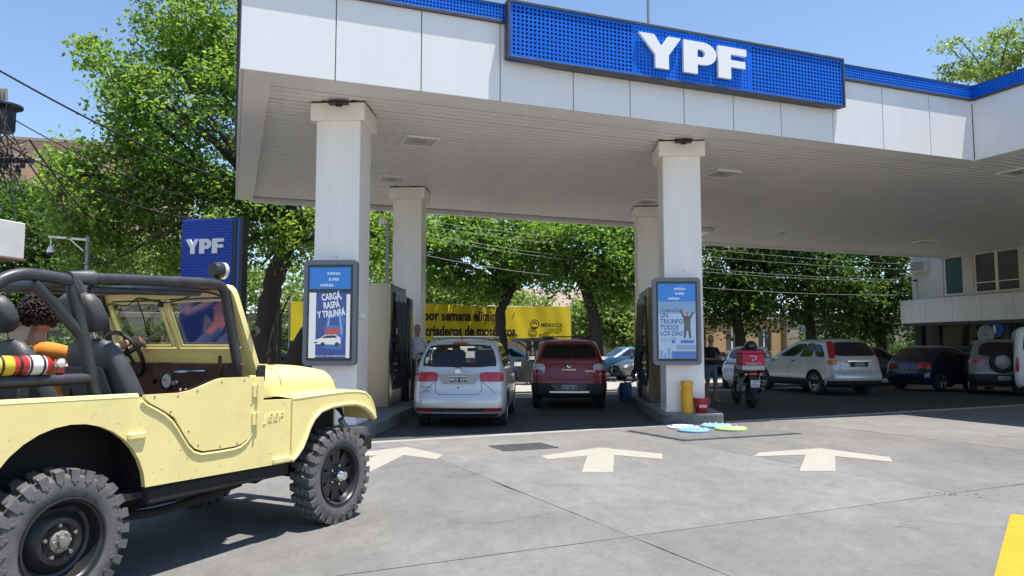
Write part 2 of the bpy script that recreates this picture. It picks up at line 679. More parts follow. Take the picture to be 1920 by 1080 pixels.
# crumbled concrete at a slab corner
cr_ = MB()
for k in range(24):
    a_, r_ = rng.uniform(0, 2 * PI), abs(rng.gauss(0, 0.11))
    s_ = rng.uniform(0.005, 0.015)
    cr_.cbox((0, 0, 0), (s_ * 1.4, s_, s_ * 0.7), s_ * 0.25, 0, Matrix.Translation((4.30 + r_ * math.cos(a_) * 1.6, 7.34 + r_ * math.sin(a_) * 0.7, s_ * 0.3)) @ Matrix.Rotation(a_ * 3, 4, 'Z'))
o = cr_.build('concrete_crumbs', CONC, None, 0)
tag(o, 'crumbled bits of concrete at the cracked slab corner', 'rubble')
stuff(o)

# hairline cracks wandering over the slabs
CRK = mat('crack', (0.07, 0.066, 0.06), 0.9)
for (x_, y_, a_, n_) in ((0.2, 7.9, -0.4, 26), (2.3, 8.4, 0.25, 30), (5.4, 10.2, 0.5, 34), (1.6, 4.6, 0.9, 22), (-0.6, 6.2, 0.3, 24), (6.3, 8.6, -0.2, 28), (3.0, 6.0, 0.15, 26)):
    P_, Q_ = [], []
    x, y, a = x_, y_, a_
    for k in range(n_):
        a += rng.gauss(0, 0.28)
        x += 0.07 * math.cos(a)
        y += 0.07 * math.sin(a)
        w_ = 0.0022 * (0.4 + rng.random()) * (1 - k / n_ * 0.6)
        P_.append((x - w_ * math.sin(a), y + w_ * math.cos(a), 0.0025))
        Q_.append((x + w_ * math.sin(a), y - w_ * math.cos(a), 0.0025))
    MB().grid([P_, Q_]).xform((Matrix.Translation(SQ) @ Matrix.Rotation(SA, 4, 'Z')).inverted()).build('crack', CRK, fore, 0)

# beyond the canopy: pavement, kerb, street and far pavement (canopy frame)
def strip(name, v0, v1, z, m, u0=-60, u1=90):
    return struct(MB().add([can(u0, v0, z), can(u1, v0, z), can(u1, v1, z), can(u0, v1, z)], [(0, 1, 2, 3)]).build(name, m, None, 0))


strip('pavement', 11.2, 16.0, -0.012, SIDEW)
strip('street', 16.15, 23.2, -0.028, ASPH)
struct(MB().prism([(-60, 16.0), (90, 16.0), (90, 16.16), (-60, 16.16)], 'z', -0.05, 0.01).build('kerb', SIDEW, None, 0, True, CAN_O, CAN_A))
struct(MB().prism([(-60, 23.2), (90, 23.2), (90, 30), (-60, 30)], 'z', -0.05, 0.10).build('far_pavement', SIDEW, None, 0, True, CAN_O, CAN_A))
# ================================================================== canopy (local x = along the fascia, y = depth)
ZC = 5.40          # underside
ZF = 6.70          # top of the white fascia
ZT = 7.00
canopy = thing('station_canopy', 'large white filling station canopy with slatted ceiling and blue trim', 'canopy', CAN_O, CAN_A)
U1, V1, V2, UN, VF = 30.0, 10.1, 12.9, 15.9, -7.0
UR = 14.74
# roof deck and hidden bulk
mb = MB()
mb.prism([(0.06, 0.06), (UR + 0.06, 0.06), (UR + 0.06, VF), (U1, VF), (U1, V2 - 0.1), (UN + 0.3, V2 - 0.1), (UN - 0.6, V1 - 0.1), (0.06, V1 - 0.1)], 'z', 5.62, 6.6)
mb.build('roof', mat('roof deck', (0.35, 0.35, 0.35), 0.8), canopy, 0)
# plain border of the ceiling, lower than the slats
mb = MB()
BW = 0.45
mb.box(0.055, BW, 0.055, V1, ZC, ZC + 0.08)
mb.box(BW, UR + BW, 0.055, BW, ZC, ZC + 0.08)
mb.box(UR + 0.055, UR + BW, VF, 0.055, ZC, ZC + 0.08)
mb.build('ceiling_border', SOFFIT, canopy, 0)
mb = MB().box(BW, UN - 0.5, V1 - 0.16, V1, ZC - 0.06, ZC + 0.5)
mb.build('rear_edge', WHITE, canopy, 0)
mb = MB().box(UN + 0.2, U1, V2 - 0.16, V2, ZC - 0.06, ZC + 0.5)
mb.build('rear_edge', WHITE, canopy, 0)
mb = MB().prism([(UN - 0.5, V1 - 0.4), (UN + 0.22, V2 + 0.0), (UN + 0.08, V2), (UN - 0.64, V1 - 0.4)], 'z', ZC - 0.05, ZC + 0.5)
mb.build('notch_edge', WHITE, canopy, 0)
# slats, each one a pressed strip; three lengths share their meshes
PITCH_S = 0.2


def slat_mesh(x0, x1):
    pr = [(-0.076, 0.018), (-0.076, 0.008), (-0.066, 0.0), (0.066, 0.0), (0.076, 0.008), (0.076, 0.018)]
    return MB().prism(pr, 'x', x0, x1).mesh('slat', SOFFIT, 20)


sl_front = slat_mesh(UR + BW, U1)
sl_main = slat_mesh(BW, U1)
k = 0
v = VF + 0.1
while v < V2 - 0.2:
    if v < BW + 0.02:
        me = sl_front
    elif v < V1 - 0.26:
        me = sl_main
    else:
        f = (v - V1) / (V2 - V1)
        me = slat_mesh(UN - 0.45 + 0.7 * f, U1)
    o = link('slat', me, canopy, (0, v, ZC + 0.06 + rng.uniform(-0.0015, 0.0015)))
    v += PITCH_S
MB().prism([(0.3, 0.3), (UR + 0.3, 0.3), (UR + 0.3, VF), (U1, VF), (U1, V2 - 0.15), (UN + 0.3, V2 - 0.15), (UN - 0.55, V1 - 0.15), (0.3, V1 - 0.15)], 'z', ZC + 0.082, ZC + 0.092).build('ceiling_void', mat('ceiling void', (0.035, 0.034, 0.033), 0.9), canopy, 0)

# white fascia panels
FW = mat('white fascia panel', (0.77, 0.765, 0.755), 0.33, var=0.03, vscale=3.0, stretch=(1, 1, 0.15))
seams = [0.0, 1.34, 2.65, 3.96, 5.27, 6.36, 7.46, 8.53, 9.62, 10.88, 12.18, 13.48, UR]
for a, b in zip(seams[:-1], seams[1:]):
    MB().box(a + 0.007, b - 0.007, 0.0, 0.05, ZC - 0.004, ZF, 0.006).build('fascia_panel', FW, canopy)
MB().box(0, UR, 0.02, 0.06, ZC + 0.01, ZF).build('fascia_backing', JOINT, canopy, 0)
k = 0
vv = 0.0
while vv > VF:
    MB().box(UR, UR + 0.05, vv - 1.3 + 0.007, vv - 0.007, ZC - 0.004, ZF, 0.006).build('fascia_panel', FW, canopy)
    vv -= 1.307
vv = 0.05
while vv < V1 - 0.2:
    w = min(1.3, V1 - vv)
    MB().box(-0.002, 0.05, vv + 0.007, vv + w - 0.007, ZC - 0.004, ZF, 0.006).build('fascia_panel', FW, canopy)
    vv += 1.3


# ---- perforated sheets
def perf(x0, x1, z0, z1, nx, nz, fill, y, edge=0.02):
    """perforated sheet in the XZ plane, octagonal holes through a 2 mm plate"""
    mb = MB()
    X0, X1, Z0, Z1 = x0 + edge, x1 - edge, z0 + edge, z1 - edge
    dx, dz = (X1 - X0) / nx, (Z1 - Z0) / nz
    r = min(dx, dz) / 2 * fill
    vs, fs = [], []
    for i in range(nx):
        for j in range(nz):
            cx, cz = X0 + (i + 0.5) * dx, Z0 + (j + 0.5) * dz
            o = len(vs)
            for sx, sz in ((1, 1), (-1, 1), (-1, -1), (1, -1)):
                vs.append((cx + sx * dx / 2, y, cz + sz * dz / 2))
            for q in range(8):
                an = R(22.5 + 45 * q)
                vs.append((cx + r * math.cos(an), y, cz + r * math.sin(an)))
            for q in range(4):
                h0, h1, h2 = 4 + 2 * q, 5 + 2 * q, 4 + (2 * q + 2) % 8
                fs.append((o + q, o + h1, o + h0))
                fs.append((o + q, o + (q + 1) % 4, o + h2, o + h1))
    mb.add(vs, fs)
    mb.box(x0, x1, y, y + 0.004, z0, Z0).box(x0, x1, y, y + 0.004, Z1, z1).box(x0, X0, y, y + 0.004, Z0, Z1).box(X1, x1, y, y + 0.004, Z0, Z1)
    return mb


# blue band above the fascia: trim, backing, perforated face
BD = 0.055
for (a, b) in ((0.0, 4.03), (11.02, UR)):
    MB().box(a, b, -BD, 0.03, ZF - 0.015, ZF + 0.035, 0.004).build('band_trim', TRIM, canopy)
    MB().box(a, b, -BD, 0.03, ZT - 0.012, ZT + 0.012, 0.004).build('band_cap', TRIM, canopy)
    MB().box(a, b, -0.02, 0.02, ZF + 0.035, ZT - 0.012).build('band_backing', BLUED, canopy, 0)
    n = int((b - a) / 0.055)
    perf(a + 0.001, b - 0.001, ZF + 0.037, ZT - 0.014, n, 4, 0.66, -BD + 0.012, 0.012).build('blue_band', BLUE, canopy, 0, False)
MB().box(UR - BD, UR + 0.03, VF, 0.03 - 0.06, ZF - 0.017, ZF + 0.033, 0.004).build('band_trim', TRIM, canopy)
MB().box(UR - BD, UR + 0.03, VF, 0.03 - 0.06, ZT - 0.014, ZT + 0.010, 0.004).build('band_cap', TRIM, canopy)
MB().box(UR - 0.02, UR + 0.02, VF, -0.03, ZF + 0.033, ZT - 0.014).build('band_backing', BLUED, canopy, 0)
pf = perf(0.0, 7.0, ZF + 0.037, ZT - 0.014, 127, 4, 0.6, 0, 0.012)
pf.xform(Matrix.Translation((UR - BD + 0.012, -0.03, 0)) @ Matrix.Rotation(-PI / 2, 4, 'Z'))
pf.build('blue_band', BLUE, canopy, 0, False)
MB().box(-BD, 0.03, -0.03, V1, ZF - 0.013, ZF + 0.037, 0.004).build('band_trim', TRIM, canopy)
MB().box(-BD + 0.005, 0.02, -0.03, V1, ZF + 0.037, ZT + 0.01, 0.004).build('blue_band', BLUE, canopy)

# ---- the big sign box (a thing of its own, hung on the fascia)
sign = thing('station_sign', 'long blue perforated sign box with white YPF letters on the canopy', 'sign', CAN_O, CAN_A)
S0, S1, SZ0, SZ1, SD = 4.02, 11.02, 6.07, 7.04, 0.20
mb = MB()
fr = 0.045
mb.box(S0, S1, -SD, -0.03, SZ1 - fr, SZ1, 0.004)
mb.box(S0, S0 + fr, -SD, -0.03, SZ0, SZ1 - fr, 0.004).box(S1 - fr, S1, -SD, -0.03, SZ0, SZ1 - fr, 0.004)
mb.box(S0 + fr, S1 - fr, -SD, -SD + 0.03, SZ0, SZ0 + 0.03, 0.003)
mb.build('frame', TRIM, sign)
MB().prism([(S0 + 0.02, -SD + 0.004), (S1 - 0.02, -SD + 0.004), (S1 - 0.45, -0.004), (S0 + 0.9, -0.004)], 'z', SZ0 - 0.02, SZ0 - 0.002).build('underside', TRIM, sign, 0)
MB().box(S0 + fr, S1 - fr, -SD + 0.06, -0.03, SZ0, SZ1 - fr).build('backing', BLUED, sign, 0)
for (a, b, nx, nz, fl) in ((S0 + fr, 6.34, 30, 12, 0.70), (6.345, 8.78, 34, 13, 0.48), (8.785, S1 - fr, 28, 12, 0.70)):
    perf(a, b, SZ0 + 0.032, SZ1 - fr, nx, nz, fl, -SD + 0.025, 0.03).build('perforated_panel', BLUE, sign, 0, False)


def letter_polys(ch):
    """slab letters in a unit box (x 0..1, z 0..1), list of convex-ish polygons"""
    if ch == 'Y':
        return [[(0.0, 1.0), (0.36, 1.0), (0.53, 0.66), (0.70, 1.0), (1.0, 1.0), (0.70, 0.42), (0.70, 0.0), (0.38, 0.0), (0.38, 0.40)]]
    if ch == 'F':
        return [[(0.0, 0.0), (0.0, 1.0), (1.0, 1.0), (1.0, 0.78), (0.44, 0.78), (0.44, 0.60), (0.95, 0.60), (0.95, 0.38), (0.44, 0.38), (0.44, 0.0)]]
    # P: bowl with counter, built as a closed outline with a slit
    o = [(0.0, 0.0), (0.0, 1.0), (0.62, 1.0)]
    for k in range(1, 10):
        a = R(90 - 20 * k)
        o.append((0.62 + 0.38 * math.cos(a), 0.655 + 0.345 * math.sin(a)))
    o += [(0.62, 0.31), (0.42, 0.31), (0.42, 0.52), (0.55, 0.52)]
    for k in range(0, 7):
        a = R(-90 + 30 * k)
        o.append((0.56 + 0.11 * math.cos(a), 0.655 + 0.13 * math.sin(a)))
    o += [(0.42, 0.785), (0.42, 0.315 + 0.0), (0.42, 0.0)]
    return [o]


def letters(parent, boxes, z0, z1, y0, y1, m):
    for ch, a, b in boxes:
        mb = MB()
        for poly in letter_polys(ch):
            if ch == 'P':
                # stem + bowl ring as quads strip so that the counter stays open
                st = [(0.0, 0.0), (0.42, 0.0), (0.42, 1.0), (0.0, 1.0)]
                mb.prism([(a + (b - a) * p[0], z0 + (z1 - z0) * p[1]) for p in st], 'y', y0, y1)
                out = [(0.42, 1.0), (0.6, 1.0)] + [(0.60 + 0.40 * math.cos(R(90 - 18 * k)), 0.65 + 0.35 * math.sin(R(90 - 18 * k))) for k in range(1, 10)] + [(0.6, 0.30), (0.42, 0.30)]
                inn = [(0.42, 0.77), (0.53, 0.77)] + [(0.53 + 0.12 * math.cos(R(90 - 18 * k)), 0.65 + 0.12 * math.sin(R(90 - 18 * k))) for k in range(1, 10)] + [(0.53, 0.53), (0.42, 0.53)]
                n = len(out)
                for k in range(n - 1):
                    q = [out[k], out[k + 1], inn[k + 1], inn[k]]
                    mb.prism([(a + (b - a) * p[0], z0 + (z1 - z0) * p[1]) for p in q], 'y', y0, y1)
            else:
                mb.prism([(a + (b - a) * p[0], z0 + (z1 - z0) * p[1]) for p in poly], 'y', y0, y1)
        mb.build('letter', m, parent, 0)


letters(sign, (('Y', 6.40, 7.25), ('P', 7.30, 7.99), ('F', 8.03, 8.65)), 6.25, 6.84, -SD - 0.05, -SD + 0.005, SIGNW)

# ---- mast on the roof
tag(MB().tube([(0, 0, 0), (0, 0, 4.5)], 0.035, 8).build('roof_mast', GREYM, None, 35, True, can(8.6, 3.0, 6.6)), 'thin grey mast rising from the canopy roof behind the sign', 'mast')

# ---- square lights let into the ceiling
LGT = mat('milky diffuser', (0.62, 0.62, 0.60), 0.5)
lspots = [((3.34, 2.91), 'square ceiling light nearest the left front column'), ((3.5, 6.35), 'square ceiling light before the left rear column'), ((10.54, 3.08), 'square ceiling light right of the right front column'),
          ((18.13, 9.78), 'square ceiling light towards the back of the canopy'), ((24.81, 9.66), 'square ceiling light beside the station building'), ((16.84, 0.51), 'square ceiling light at the right edge of the picture'), ((10.68, 6.62), 'square ceiling light before the right rear column')]
for (u, v), lab in lspots:
    p = can(u, v, ZC + 0.06)
    o = thing('ceiling_light', lab, 'light fixture', p, CAN_A, 'square lights in the canopy ceiling')
    mb = MB()
    s_, t_ = 0.33, 0.05
    mb.box(-s_, s_, -s_, -s_ + t_, -0.045, 0.0, 0.006).box(-s_, s_, s_ - t_, s_, -0.045, 0.0, 0.006).box(-s_, -s_ + t_, -s_ + t_, s_ - t_, -0.045, 0.0, 0.006).box(s_ - t_, s_, -s_ + t_, s_ - t_, -0.045, 0.0, 0.006)
    mb.build('frame', SOFFIT, o)
    MB().box(-s_ + t_, s_ - t_, -s_ + t_, s_ - t_, -0.03, -0.004, 0.004).build('diffuser', LGT, o)
    MB().box(-0.13, 0.13, -0.11, 0.11, -0.036, -0.030, 0.003).build('led_plate', mat('led plate', (0.42, 0.42, 0.42), 0.4), o)

# ================================================================== columns
COLA = R(-3.0)
cols = [((-2.84, 12.25), 'left front white canopy column carrying the triumph poster screen'), ((3.33, 14.52), 'right front white canopy column behind the yellow bollard'),
        ((-2.62, 18.72), 'left rear white canopy column behind the attendant'), ((3.98, 21.3), 'right rear white canopy column half hidden by the front one')]
CW = 0.73
col_objs = []
for (x, y), lab in cols:
    o = thing('canopy_column', lab, 'column', (x, y, 0), COLA, 'white columns of the canopy')
    col_objs.append(o)
    MB().box(-CW / 2, CW / 2, -CW / 2, CW / 2, 0.18, 5.16, 0.014).build('shaft', COLW, o)
    MB().box(-0.45, 0.45, -0.45, 0.45, 5.14, 5.435, 0.012).build('cap', COLW, o)
    MB().box(-0.44, 0.44, -0.44, 0.44, 5.435, 5.52).build('shadow_gap', JOINT, o, 0)
    MB().box(-CW / 2 - 0.012, CW / 2 + 0.012, -CW / 2 - 0.012, CW / 2 + 0.012, 0.18, 0.24, 0.006).build('plinth', COLW, o)
    bolt = MB().lathe([(0.012, -0.006), (0.012, 0.0)], 8, 'y').mesh('bolt', GREYM)
    for bx in (-0.02, 0.0):
        link('bolt', bolt, o, (bx, -CW / 2 - 0.001, 2.9 + bx * 8))

# flood lights on the two front caps
for i, lab in ((0, 'small black flood light on top of the left front column'), (1, 'small black flood light on top of the right front column')):
    x, y = cols[i][0]
    o = thing('flood_light', lab, 'light fixture', (x, y - 0.50, 5.36), COLA, 'flood lights on the columns')
    MB().box(-0.16, 0.16, -0.09, 0.05, 0.02, 0.06, 0.01).build('lamp_head', BLACKM, o)
    MB().tube([(-0.15, 0, 0.05), (-0.15, 0, 0.2), (0.15, 0, 0.2), (0.15, 0, 0.05)], 0.011, 6).build('bracket', BLACKM, o)
    MB().tube([(0, 0.05, 0.06), (0.03, 0.05, 0.18), (-0.5, 0.06, 0.12)], 0.008, 5).build('cable', BLACK, o)
    MB().box(-0.05, 0.05, 0.0, 0.06, 0.0, 0.03, 0.003).build('foot', BLACKM, o)
# camera on a pole by the left rear column
o = thing('security_camera', 'white security camera on a slim grey pole by the left rear column', 'camera', (-3.12, 18.3, 0.2))
MB().tube([(0, 0, 0), (0, 0, 4.35)], 0.045, 8).build('pole', GREYM, o)
MB().tube([(0, 0, 4.3), (-0.05, -0.08, 4.42), (-0.1, -0.2, 4.4)], 0.03, 8).build('arm', SIGNW, o)
MB().lathe([(0, 0.12), (0.08, 0.1), (0.1, 0.03), (0.08, -0.04), (0, -0.08)], 12, 'z', (-0.1, -0.22, 4.3)).build('housing', SIGNW, o)

# ================================================================== islands
def island(x, y0, y1, hw, lab):
    o = thing('pump_island', lab, 'pump island', (x, y0, 0), COLA, 'concrete pump islands')
    ln = y1 - y0
    out = []
    n = 8
    for k in range(n + 1):
        a = PI + PI * k / n
        out.append((hw * (abs(math.cos(a)) ** 0.6) * (1 if math.cos(a) > 0 else -1), 0.28 + 0.28 * math.sin(a)))
    for k in range(n + 1):
        a = PI * k / n
        out.append((hw * (abs(math.cos(a)) ** 0.6) * (1 if math.cos(a) > 0 else -1), ln - 0.28 + 0.28 * math.sin(a)))
    MB().prism(out, 'z', 0, 0.17).build('body', ISLC, o, 30)
    MB().prism([(p[0] * 0.985, 0.01 + p[1] * 0.998) for p in out], 'z', 0.17, 0.195).build('top_plate', mat('island top', (0.19, 0.19, 0.19), 0.7, var=0.2, vscale=4), o, 30)
    return o


island(-2.86, 11.55, 20.4, 0.62, 'grey concrete pump island under the left columns')
island(3.36, 13.72, 23.0, 0.60, 'grey concrete pump island under the right columns')
# ================================================================== advertising screens on the front columns
def emis(name, col, s=0.8):
    m = mat('lit ' + name, col, 0.25, emit=s * 1.35)
    m.node_tree.nodes['Principled BSDF'].inputs['Base Color'].default_value = (*(c * 0.25 for c in col), 1)
    return m


E_BLUE = emis('screen light blue', (0.002, 0.13, 0.50), 0.42)
E_DEEP = emis('screen deep blue', (0.012, 0.045, 0.27), 0.36)
E_MID = emis('screen mid blue', (0.025, 0.11, 0.42), 0.38)
E_WHITE = emis('screen white', (0.60, 0.64, 0.70), 0.42)
E_PALE = emis('screen pale blue', (0.24, 0.36, 0.58), 0.40)
E_PALE2 = emis('screen haze blue', (0.13, 0.24, 0.46), 0.38)
E_GREY = emis('screen grey', (0.07, 0.085, 0.11), 0.2)
E_DARK = emis('screen dark', (0.015, 0.02, 0.035), 0.2)
E_RED = emis('screen red', (0.42, 0.05, 0.06), 0.35)
FRAME = mat('grey screen housing', (0.17, 0.18, 0.20), 0.5)
SCRGLASS = glass_mat('screen cover glass', (0.95, 0.96, 0.96), 0.35)


def flat(poly, y, m, parent, name):
    n = len(poly)
    return MB().add([(p[0], y, p[1]) for p in poly], [tuple(range(n))]).build(name, m, parent, 0, False)


def rect(a, b, c, d):
    return [(a, c), (b, c), (b, d), (a, d)]


def screen(lab, loc, w, h, kind):
    o = thing('advertising_screen', lab, 'screen', loc, COLA, 'lit screens on the columns')
    MB().prism(rrect(w, h, 0.07), 'y', 0.0, 0.13).build('housing', FRAME, o, 30)
    MB().prism(rrect(w - 0.13, h - 0.15, 0.02), 'y', -0.004, 0.0).build('bezel', BLACK, o, 30)
    w2, h2 = (w - 0.20) / 2, (h - 0.24) / 2
    flat(rect(-w2, w2, h2 * 0.52, h2), -0.006, E_BLUE, o, 'price_panel')
    for k, (s_, dx) in enumerate((('INFINIA', 0.06), ('SUPER', 0.06), ('INFINIA', -0.05))):
        text('lettering', s_, 0.062, E_WHITE, o, (dx, -0.008, h2 * (0.86 - 0.13 * k)), ext=0.0005, bold=0.01)
    if kind == 'car':
        flat(rect(-w2, w2, -h2, h2 * 0.44), -0.006, E_DEEP, o, 'picture')
        flat(rect(-w2, -w2 + 0.11, -h2, h2 * 0.44), -0.0065, E_WHITE, o, 'side_strip')
        flat(rect(w2 - 0.06, w2, -h2, h2 * 0.40), -0.0065, E_WHITE, o, 'side_strip')
        flat([(-0.12, -0.55), (0.2, -0.6), (0.26, -0.1), (0.2, 0.02), (-0.02, 0.0)], -0.0068, E_MID, o, 'glow_shape')
        for k, s_ in enumerate(('CARGÁ,', 'RASPÁ', 'Y TRIUNFÁ')):
            t = text('lettering', s_, 0.145, E_WHITE, o, (0.03, -0.009, 0.25 - 0.135 * k), ext=0.0005, bold=0.03, sx=0.62)
            t.rotation_euler = (PI / 2, R(-6), 0)
        # screen on a stand, red basket and a silver car, as flat print
        MB().tube([(-0.02, -0.009, -0.22), (0.0, -0.009, -0.08), (0.17, -0.009, -0.04), (0.2, -0.009, -0.34)], 0.011, 4).build('arch_print', E_PALE, o, 0)
        flat(rect(0.01, 0.15, -0.20, -0.09), -0.0085, E_DEEP, o, 'phone_print')
        flat([(-0.08, -0.25), (0.17, -0.25), (0.14, -0.35), (-0.04, -0.35)], -0.0088, E_RED, o, 'basket_print')
        body = [(-0.24, -0.50), (-0.24, -0.44), (-0.15, -0.41), (-0.06, -0.355), (0.10, -0.35), (0.18, -0.40), (0.19, -0.48), (0.16, -0.51)]
        flat(body, -0.0092, E_WHITE, o, 'car_print')
        flat([(-0.13, -0.41), (-0.05, -0.365), (0.09, -0.36), (0.14, -0.40)], -0.0096, E_DARK, o, 'car_window_print')
        for cx in (-0.10, 0.13):
            flat([(cx + 0.036 * math.cos(k * PI / 5), -0.505 + 0.036 * math.sin(k * PI / 5)) for k in range(10)], -0.0098, E_DARK, o, 'car_wheel_print')
        flat([(-0.24, -0.47), (-0.18, -0.465), (-0.18, -0.485), (-0.24, -0.49)], -0.0097, E_DARK, o, 'car_grille_print')
        text('lettering', 'QUIERO CON CADA CARGA DE INFINIA', 0.033, E_WHITE, o, (0.02, -0.009, -h2 + 0.03), ext=0.0003)
    else:
        flat(rect(-w2, w2, -h2, h2 * 0.52), -0.006, E_PALE, o, 'picture')
        flat(rect(-w2, w2, h2 * 0.2, h2 * 0.52), -0.0063, E_PALE2, o, 'sky_print')
        text('lettering', 'ServiClub', 0.085, E_DARK, o, (-0.06, -0.008, 0.20), ext=0.0005, bold=0.012)
        MB().tube([(-0.30, -0.008, 0.19), (-0.30, -0.008, 0.22), (-0.25, -0.008, 0.22), (-0.25, -0.008, 0.19), (-0.30, -0.008, 0.19)], 0.004, 4).build('logo_print', E_DARK, o, 0)
        for k, s_ in enumerate(('UN', 'TRIUNFO', 'TODOS', 'LOS DÍAS')):
            text('lettering', s_, 0.125, E_DEEP, o, (-0.315, -0.009, 0.10 - 0.112 * k), ext=0.0005, bold=0.024, sx=0.80, align='LEFT')
        text('lettering', 'Sumate a ServiClub', 0.038, E_DARK, o, (-0.31, -0.009, -0.33), ext=0.0003, align='LEFT')
        text('lettering', 'y esta YPF', 0.038, E_DARK, o, (-0.31, -0.009, -0.375), ext=0.0003, align='LEFT')
        flat(rect(-0.11, -0.04, -0.42, -0.35), -0.009, E_MID, o, 'badge_print')
        # three round steps with a figure, arms raised
        for (a, b, c, d, q) in ((-0.10, w2, -h2, -h2 + 0.17, E_MID), (-0.02, w2, -h2 + 0.17, -h2 + 0.29, E_PALE2), (0.06, w2 - 0.04, -h2 + 0.29, -h2 + 0.38, E_MID)):
            flat(rect(a, b, c, d), -0.0085, q, o, 'step_print')
            flat(rect(a, b, d - 0.03, d), -0.0088, E_PALE, o, 'step_edge_print')
        for k, hh in enumerate((0.16, 0.10, 0.2, 0.13)):
            flat(rect(-w2 + 0.02 + 0.07 * k, -w2 + 0.075 + 0.07 * k, -h2, -h2 + hh), -0.0083, E_PALE2, o, 'building_print')
        zf = -h2 + 0.38
        fig = [(0.12, zf), (0.155, zf), (0.18, zf + 0.15), (0.20, zf + 0.15), (0.225, zf), (0.262, zf), (0.248, zf + 0.26), (0.262, zf + 0.38), (0.33, zf + 0.50), (0.305, zf + 0.515), (0.235, zf + 0.43), (0.145, zf + 0.43),
               (0.075, zf + 0.55), (0.05, zf + 0.535), (0.115, zf + 0.38), (0.13, zf + 0.26)]
        flat(fig, -0.0092, E_GREY, o, 'figure_print')
        flat([(0.19 + 0.026 * math.cos(k * PI / 5), zf + 0.465 + 0.034 * math.sin(k * PI / 5)) for k in range(10)], -0.0094, E_RED, o, 'head_print')
    MB().prism(rrect(w - 0.14, h - 0.16, 0.02), 'y', -0.016, -0.014).build('cover_glass', SCRGLASS, o, 0)
    MB().box(-0.25, 0.25, 0.13, 0.20, -0.5, 0.5, 0.005).build('wall_bracket', FRAME, o)
    return o


screen('lit advertising screen with the silver car on the left front column', (-2.90, 11.70, 1.98), 0.86, 1.68, 'car')
screen('lit advertising screen with the cheering figure on the right front column', (3.13, 13.97, 1.92), 0.90, 1.66, 'figure')
tag(MB().lathe([(0.0, -0.05), (0.05, -0.045), (0.06, 0.0), (0.045, 0.05), (0.0, 0.055)], 14, 'x').build('column_sensor', SIGNW, None, 35, True, (-2.44, 11.97, 1.93), COLA), 'small white round sensor on the side of the left front column', 'sensor')

# ================================================================== pumps
PDARK = mat('pump black panel', (0.018, 0.019, 0.022), 0.3, var=0.1, vscale=4)
HOSE = mat('black hose', (0.012, 0.012, 0.013), 0.42)


def hose(mb, p, q, drop, out=(0.12, 0, 0), n=9):
    p, q = Vector(p), Vector(q)
    pts = []
    for k in range(n + 1):
        t = k / n
        s = math.sin(PI * t)
        pts.append(p.lerp(q, t) + Vector(out) * s + Vector((0, 0, -drop * s)))
    mb.tube(pts, 0.018, 7)


def pump(lab, loc, side, steel_w, hosed):
    """pump: steel cabinet (front end), hose tower and black display column; local +x side faces the lane when side=1"""
    o = thing('fuel_pump', lab, 'fuel pump', loc, COLA)
    w = steel_w
    s = side
    MB().box(-w / 2, w / 2, 0, 0.32, 0.0, 2.56, 0.012).build('steel_cabinet', STEEL, o)
    MB().box(-w / 2 + 0.02, w / 2 - 0.02, -0.006, 0.0, 0.14, 2.5, 0.002).build('front_sheet', STEEL, o)
    MB().box(-w / 2 + 0.05, w / 2 - 0.05, 0.32, 1.75, 0.0, 2.42, 0.01).build('hose_tower', PDARK, o)
    MB().box(-w / 2 + 0.01, w / 2 - 0.01, 0.32, 1.70, 2.42, 2.54, 0.01).build('top_rail', GREYM, o)
    mb = MB()
    for k in range(6):
        y = 0.42 + 0.2 * k
        x = s * (w / 2 - 0.02)
        mb.tube([(x, y, 2.42), (x + s * 0.07, y, 2.36), (x + s * 0.05, y, 2.2)], 0.02, 6)
    mb.build('hose_mast', GREYM, o)
    for k in range(6):
        y = 0.42 + 0.2 * k
        x = s * (w / 2 + 0.03)
        m2 = MB()
        hose(m2, (x, y, 2.22), (x, y + 0.06, 1.25), 0.95 + 0.12 * (k % 3), (s * (0.10 + 0.04 * (k % 2)), 0.05 * (-1) ** k, 0))
        hose(m2, (x, y + 0.1, 2.3), (x - s * 0.02, y - 0.05, 0.35), 0.2, (s * 0.08, 0.1, 0), 7)
        h_ = m2.build('hose', HOSE, o)
        # nozzle hung in its boot
        nz = MB()
        nz.box(x - 0.03, x + 0.05 * s + 0.03 * s, y + 0.02, y + 0.09, 1.12, 1.32, 0.012)
        nz.tube([(x + s * 0.03, y + 0.05, 1.30), (x + s * 0.06, y + 0.05, 1.42), (x - s * 0.03, y + 0.05, 1.5)], 0.014, 6)
        nz.build('nozzle', mat('nozzle %d' % (k % 3), [(0.02, 0.02, 0.02), (0.02, 0.06, 0.16), (0.02, 0.02, 0.02)][k % 3], 0.4), o)
    # chrome swivels low on the tower
    cm = MB().lathe([(0.0, -0.02), (0.022, -0.016), (0.022, 0.016), (0.0, 0.02)], 8, 'y').mesh('coupling', CHROME)
    for k in range(18):
        link('coupling', cm, o, (s * (w / 2 - 0.02 + 0.03 * (k % 2)), 0.42 + 0.062 * k, 0.35 + 0.13 * ((k * 7) % 6)))
    # black display column with screen
    MB().box(-w / 2, w / 2 + 0.06 * (s > 0), 1.78, 2.2, 0.0, 2.36, 0.03).build('display_column', PDARK, o)
    MB().box(s * (w / 2 + 0.06), s * (w / 2 + 0.075), 1.84, 2.14, 1.2, 1.95, 0.004).build('display', mat('pump display', (0.05, 0.055, 0.06), 0.15), o)
    MB().box(s * (w / 2 + 0.06), s * (w / 2 + 0.074), 1.86, 2.12, 2.08, 2.28, 0.004).build('brand_plate', mat('pump blue plate', (0.02, 0.05, 0.2), 0.3), o)
    MB().box(s * (w / 2 - 0.02), s * (w / 2 + 0.012), 0.7, 1.0, 1.45, 1.65, 0.004).build('notice', SIGNW, o)
    return o


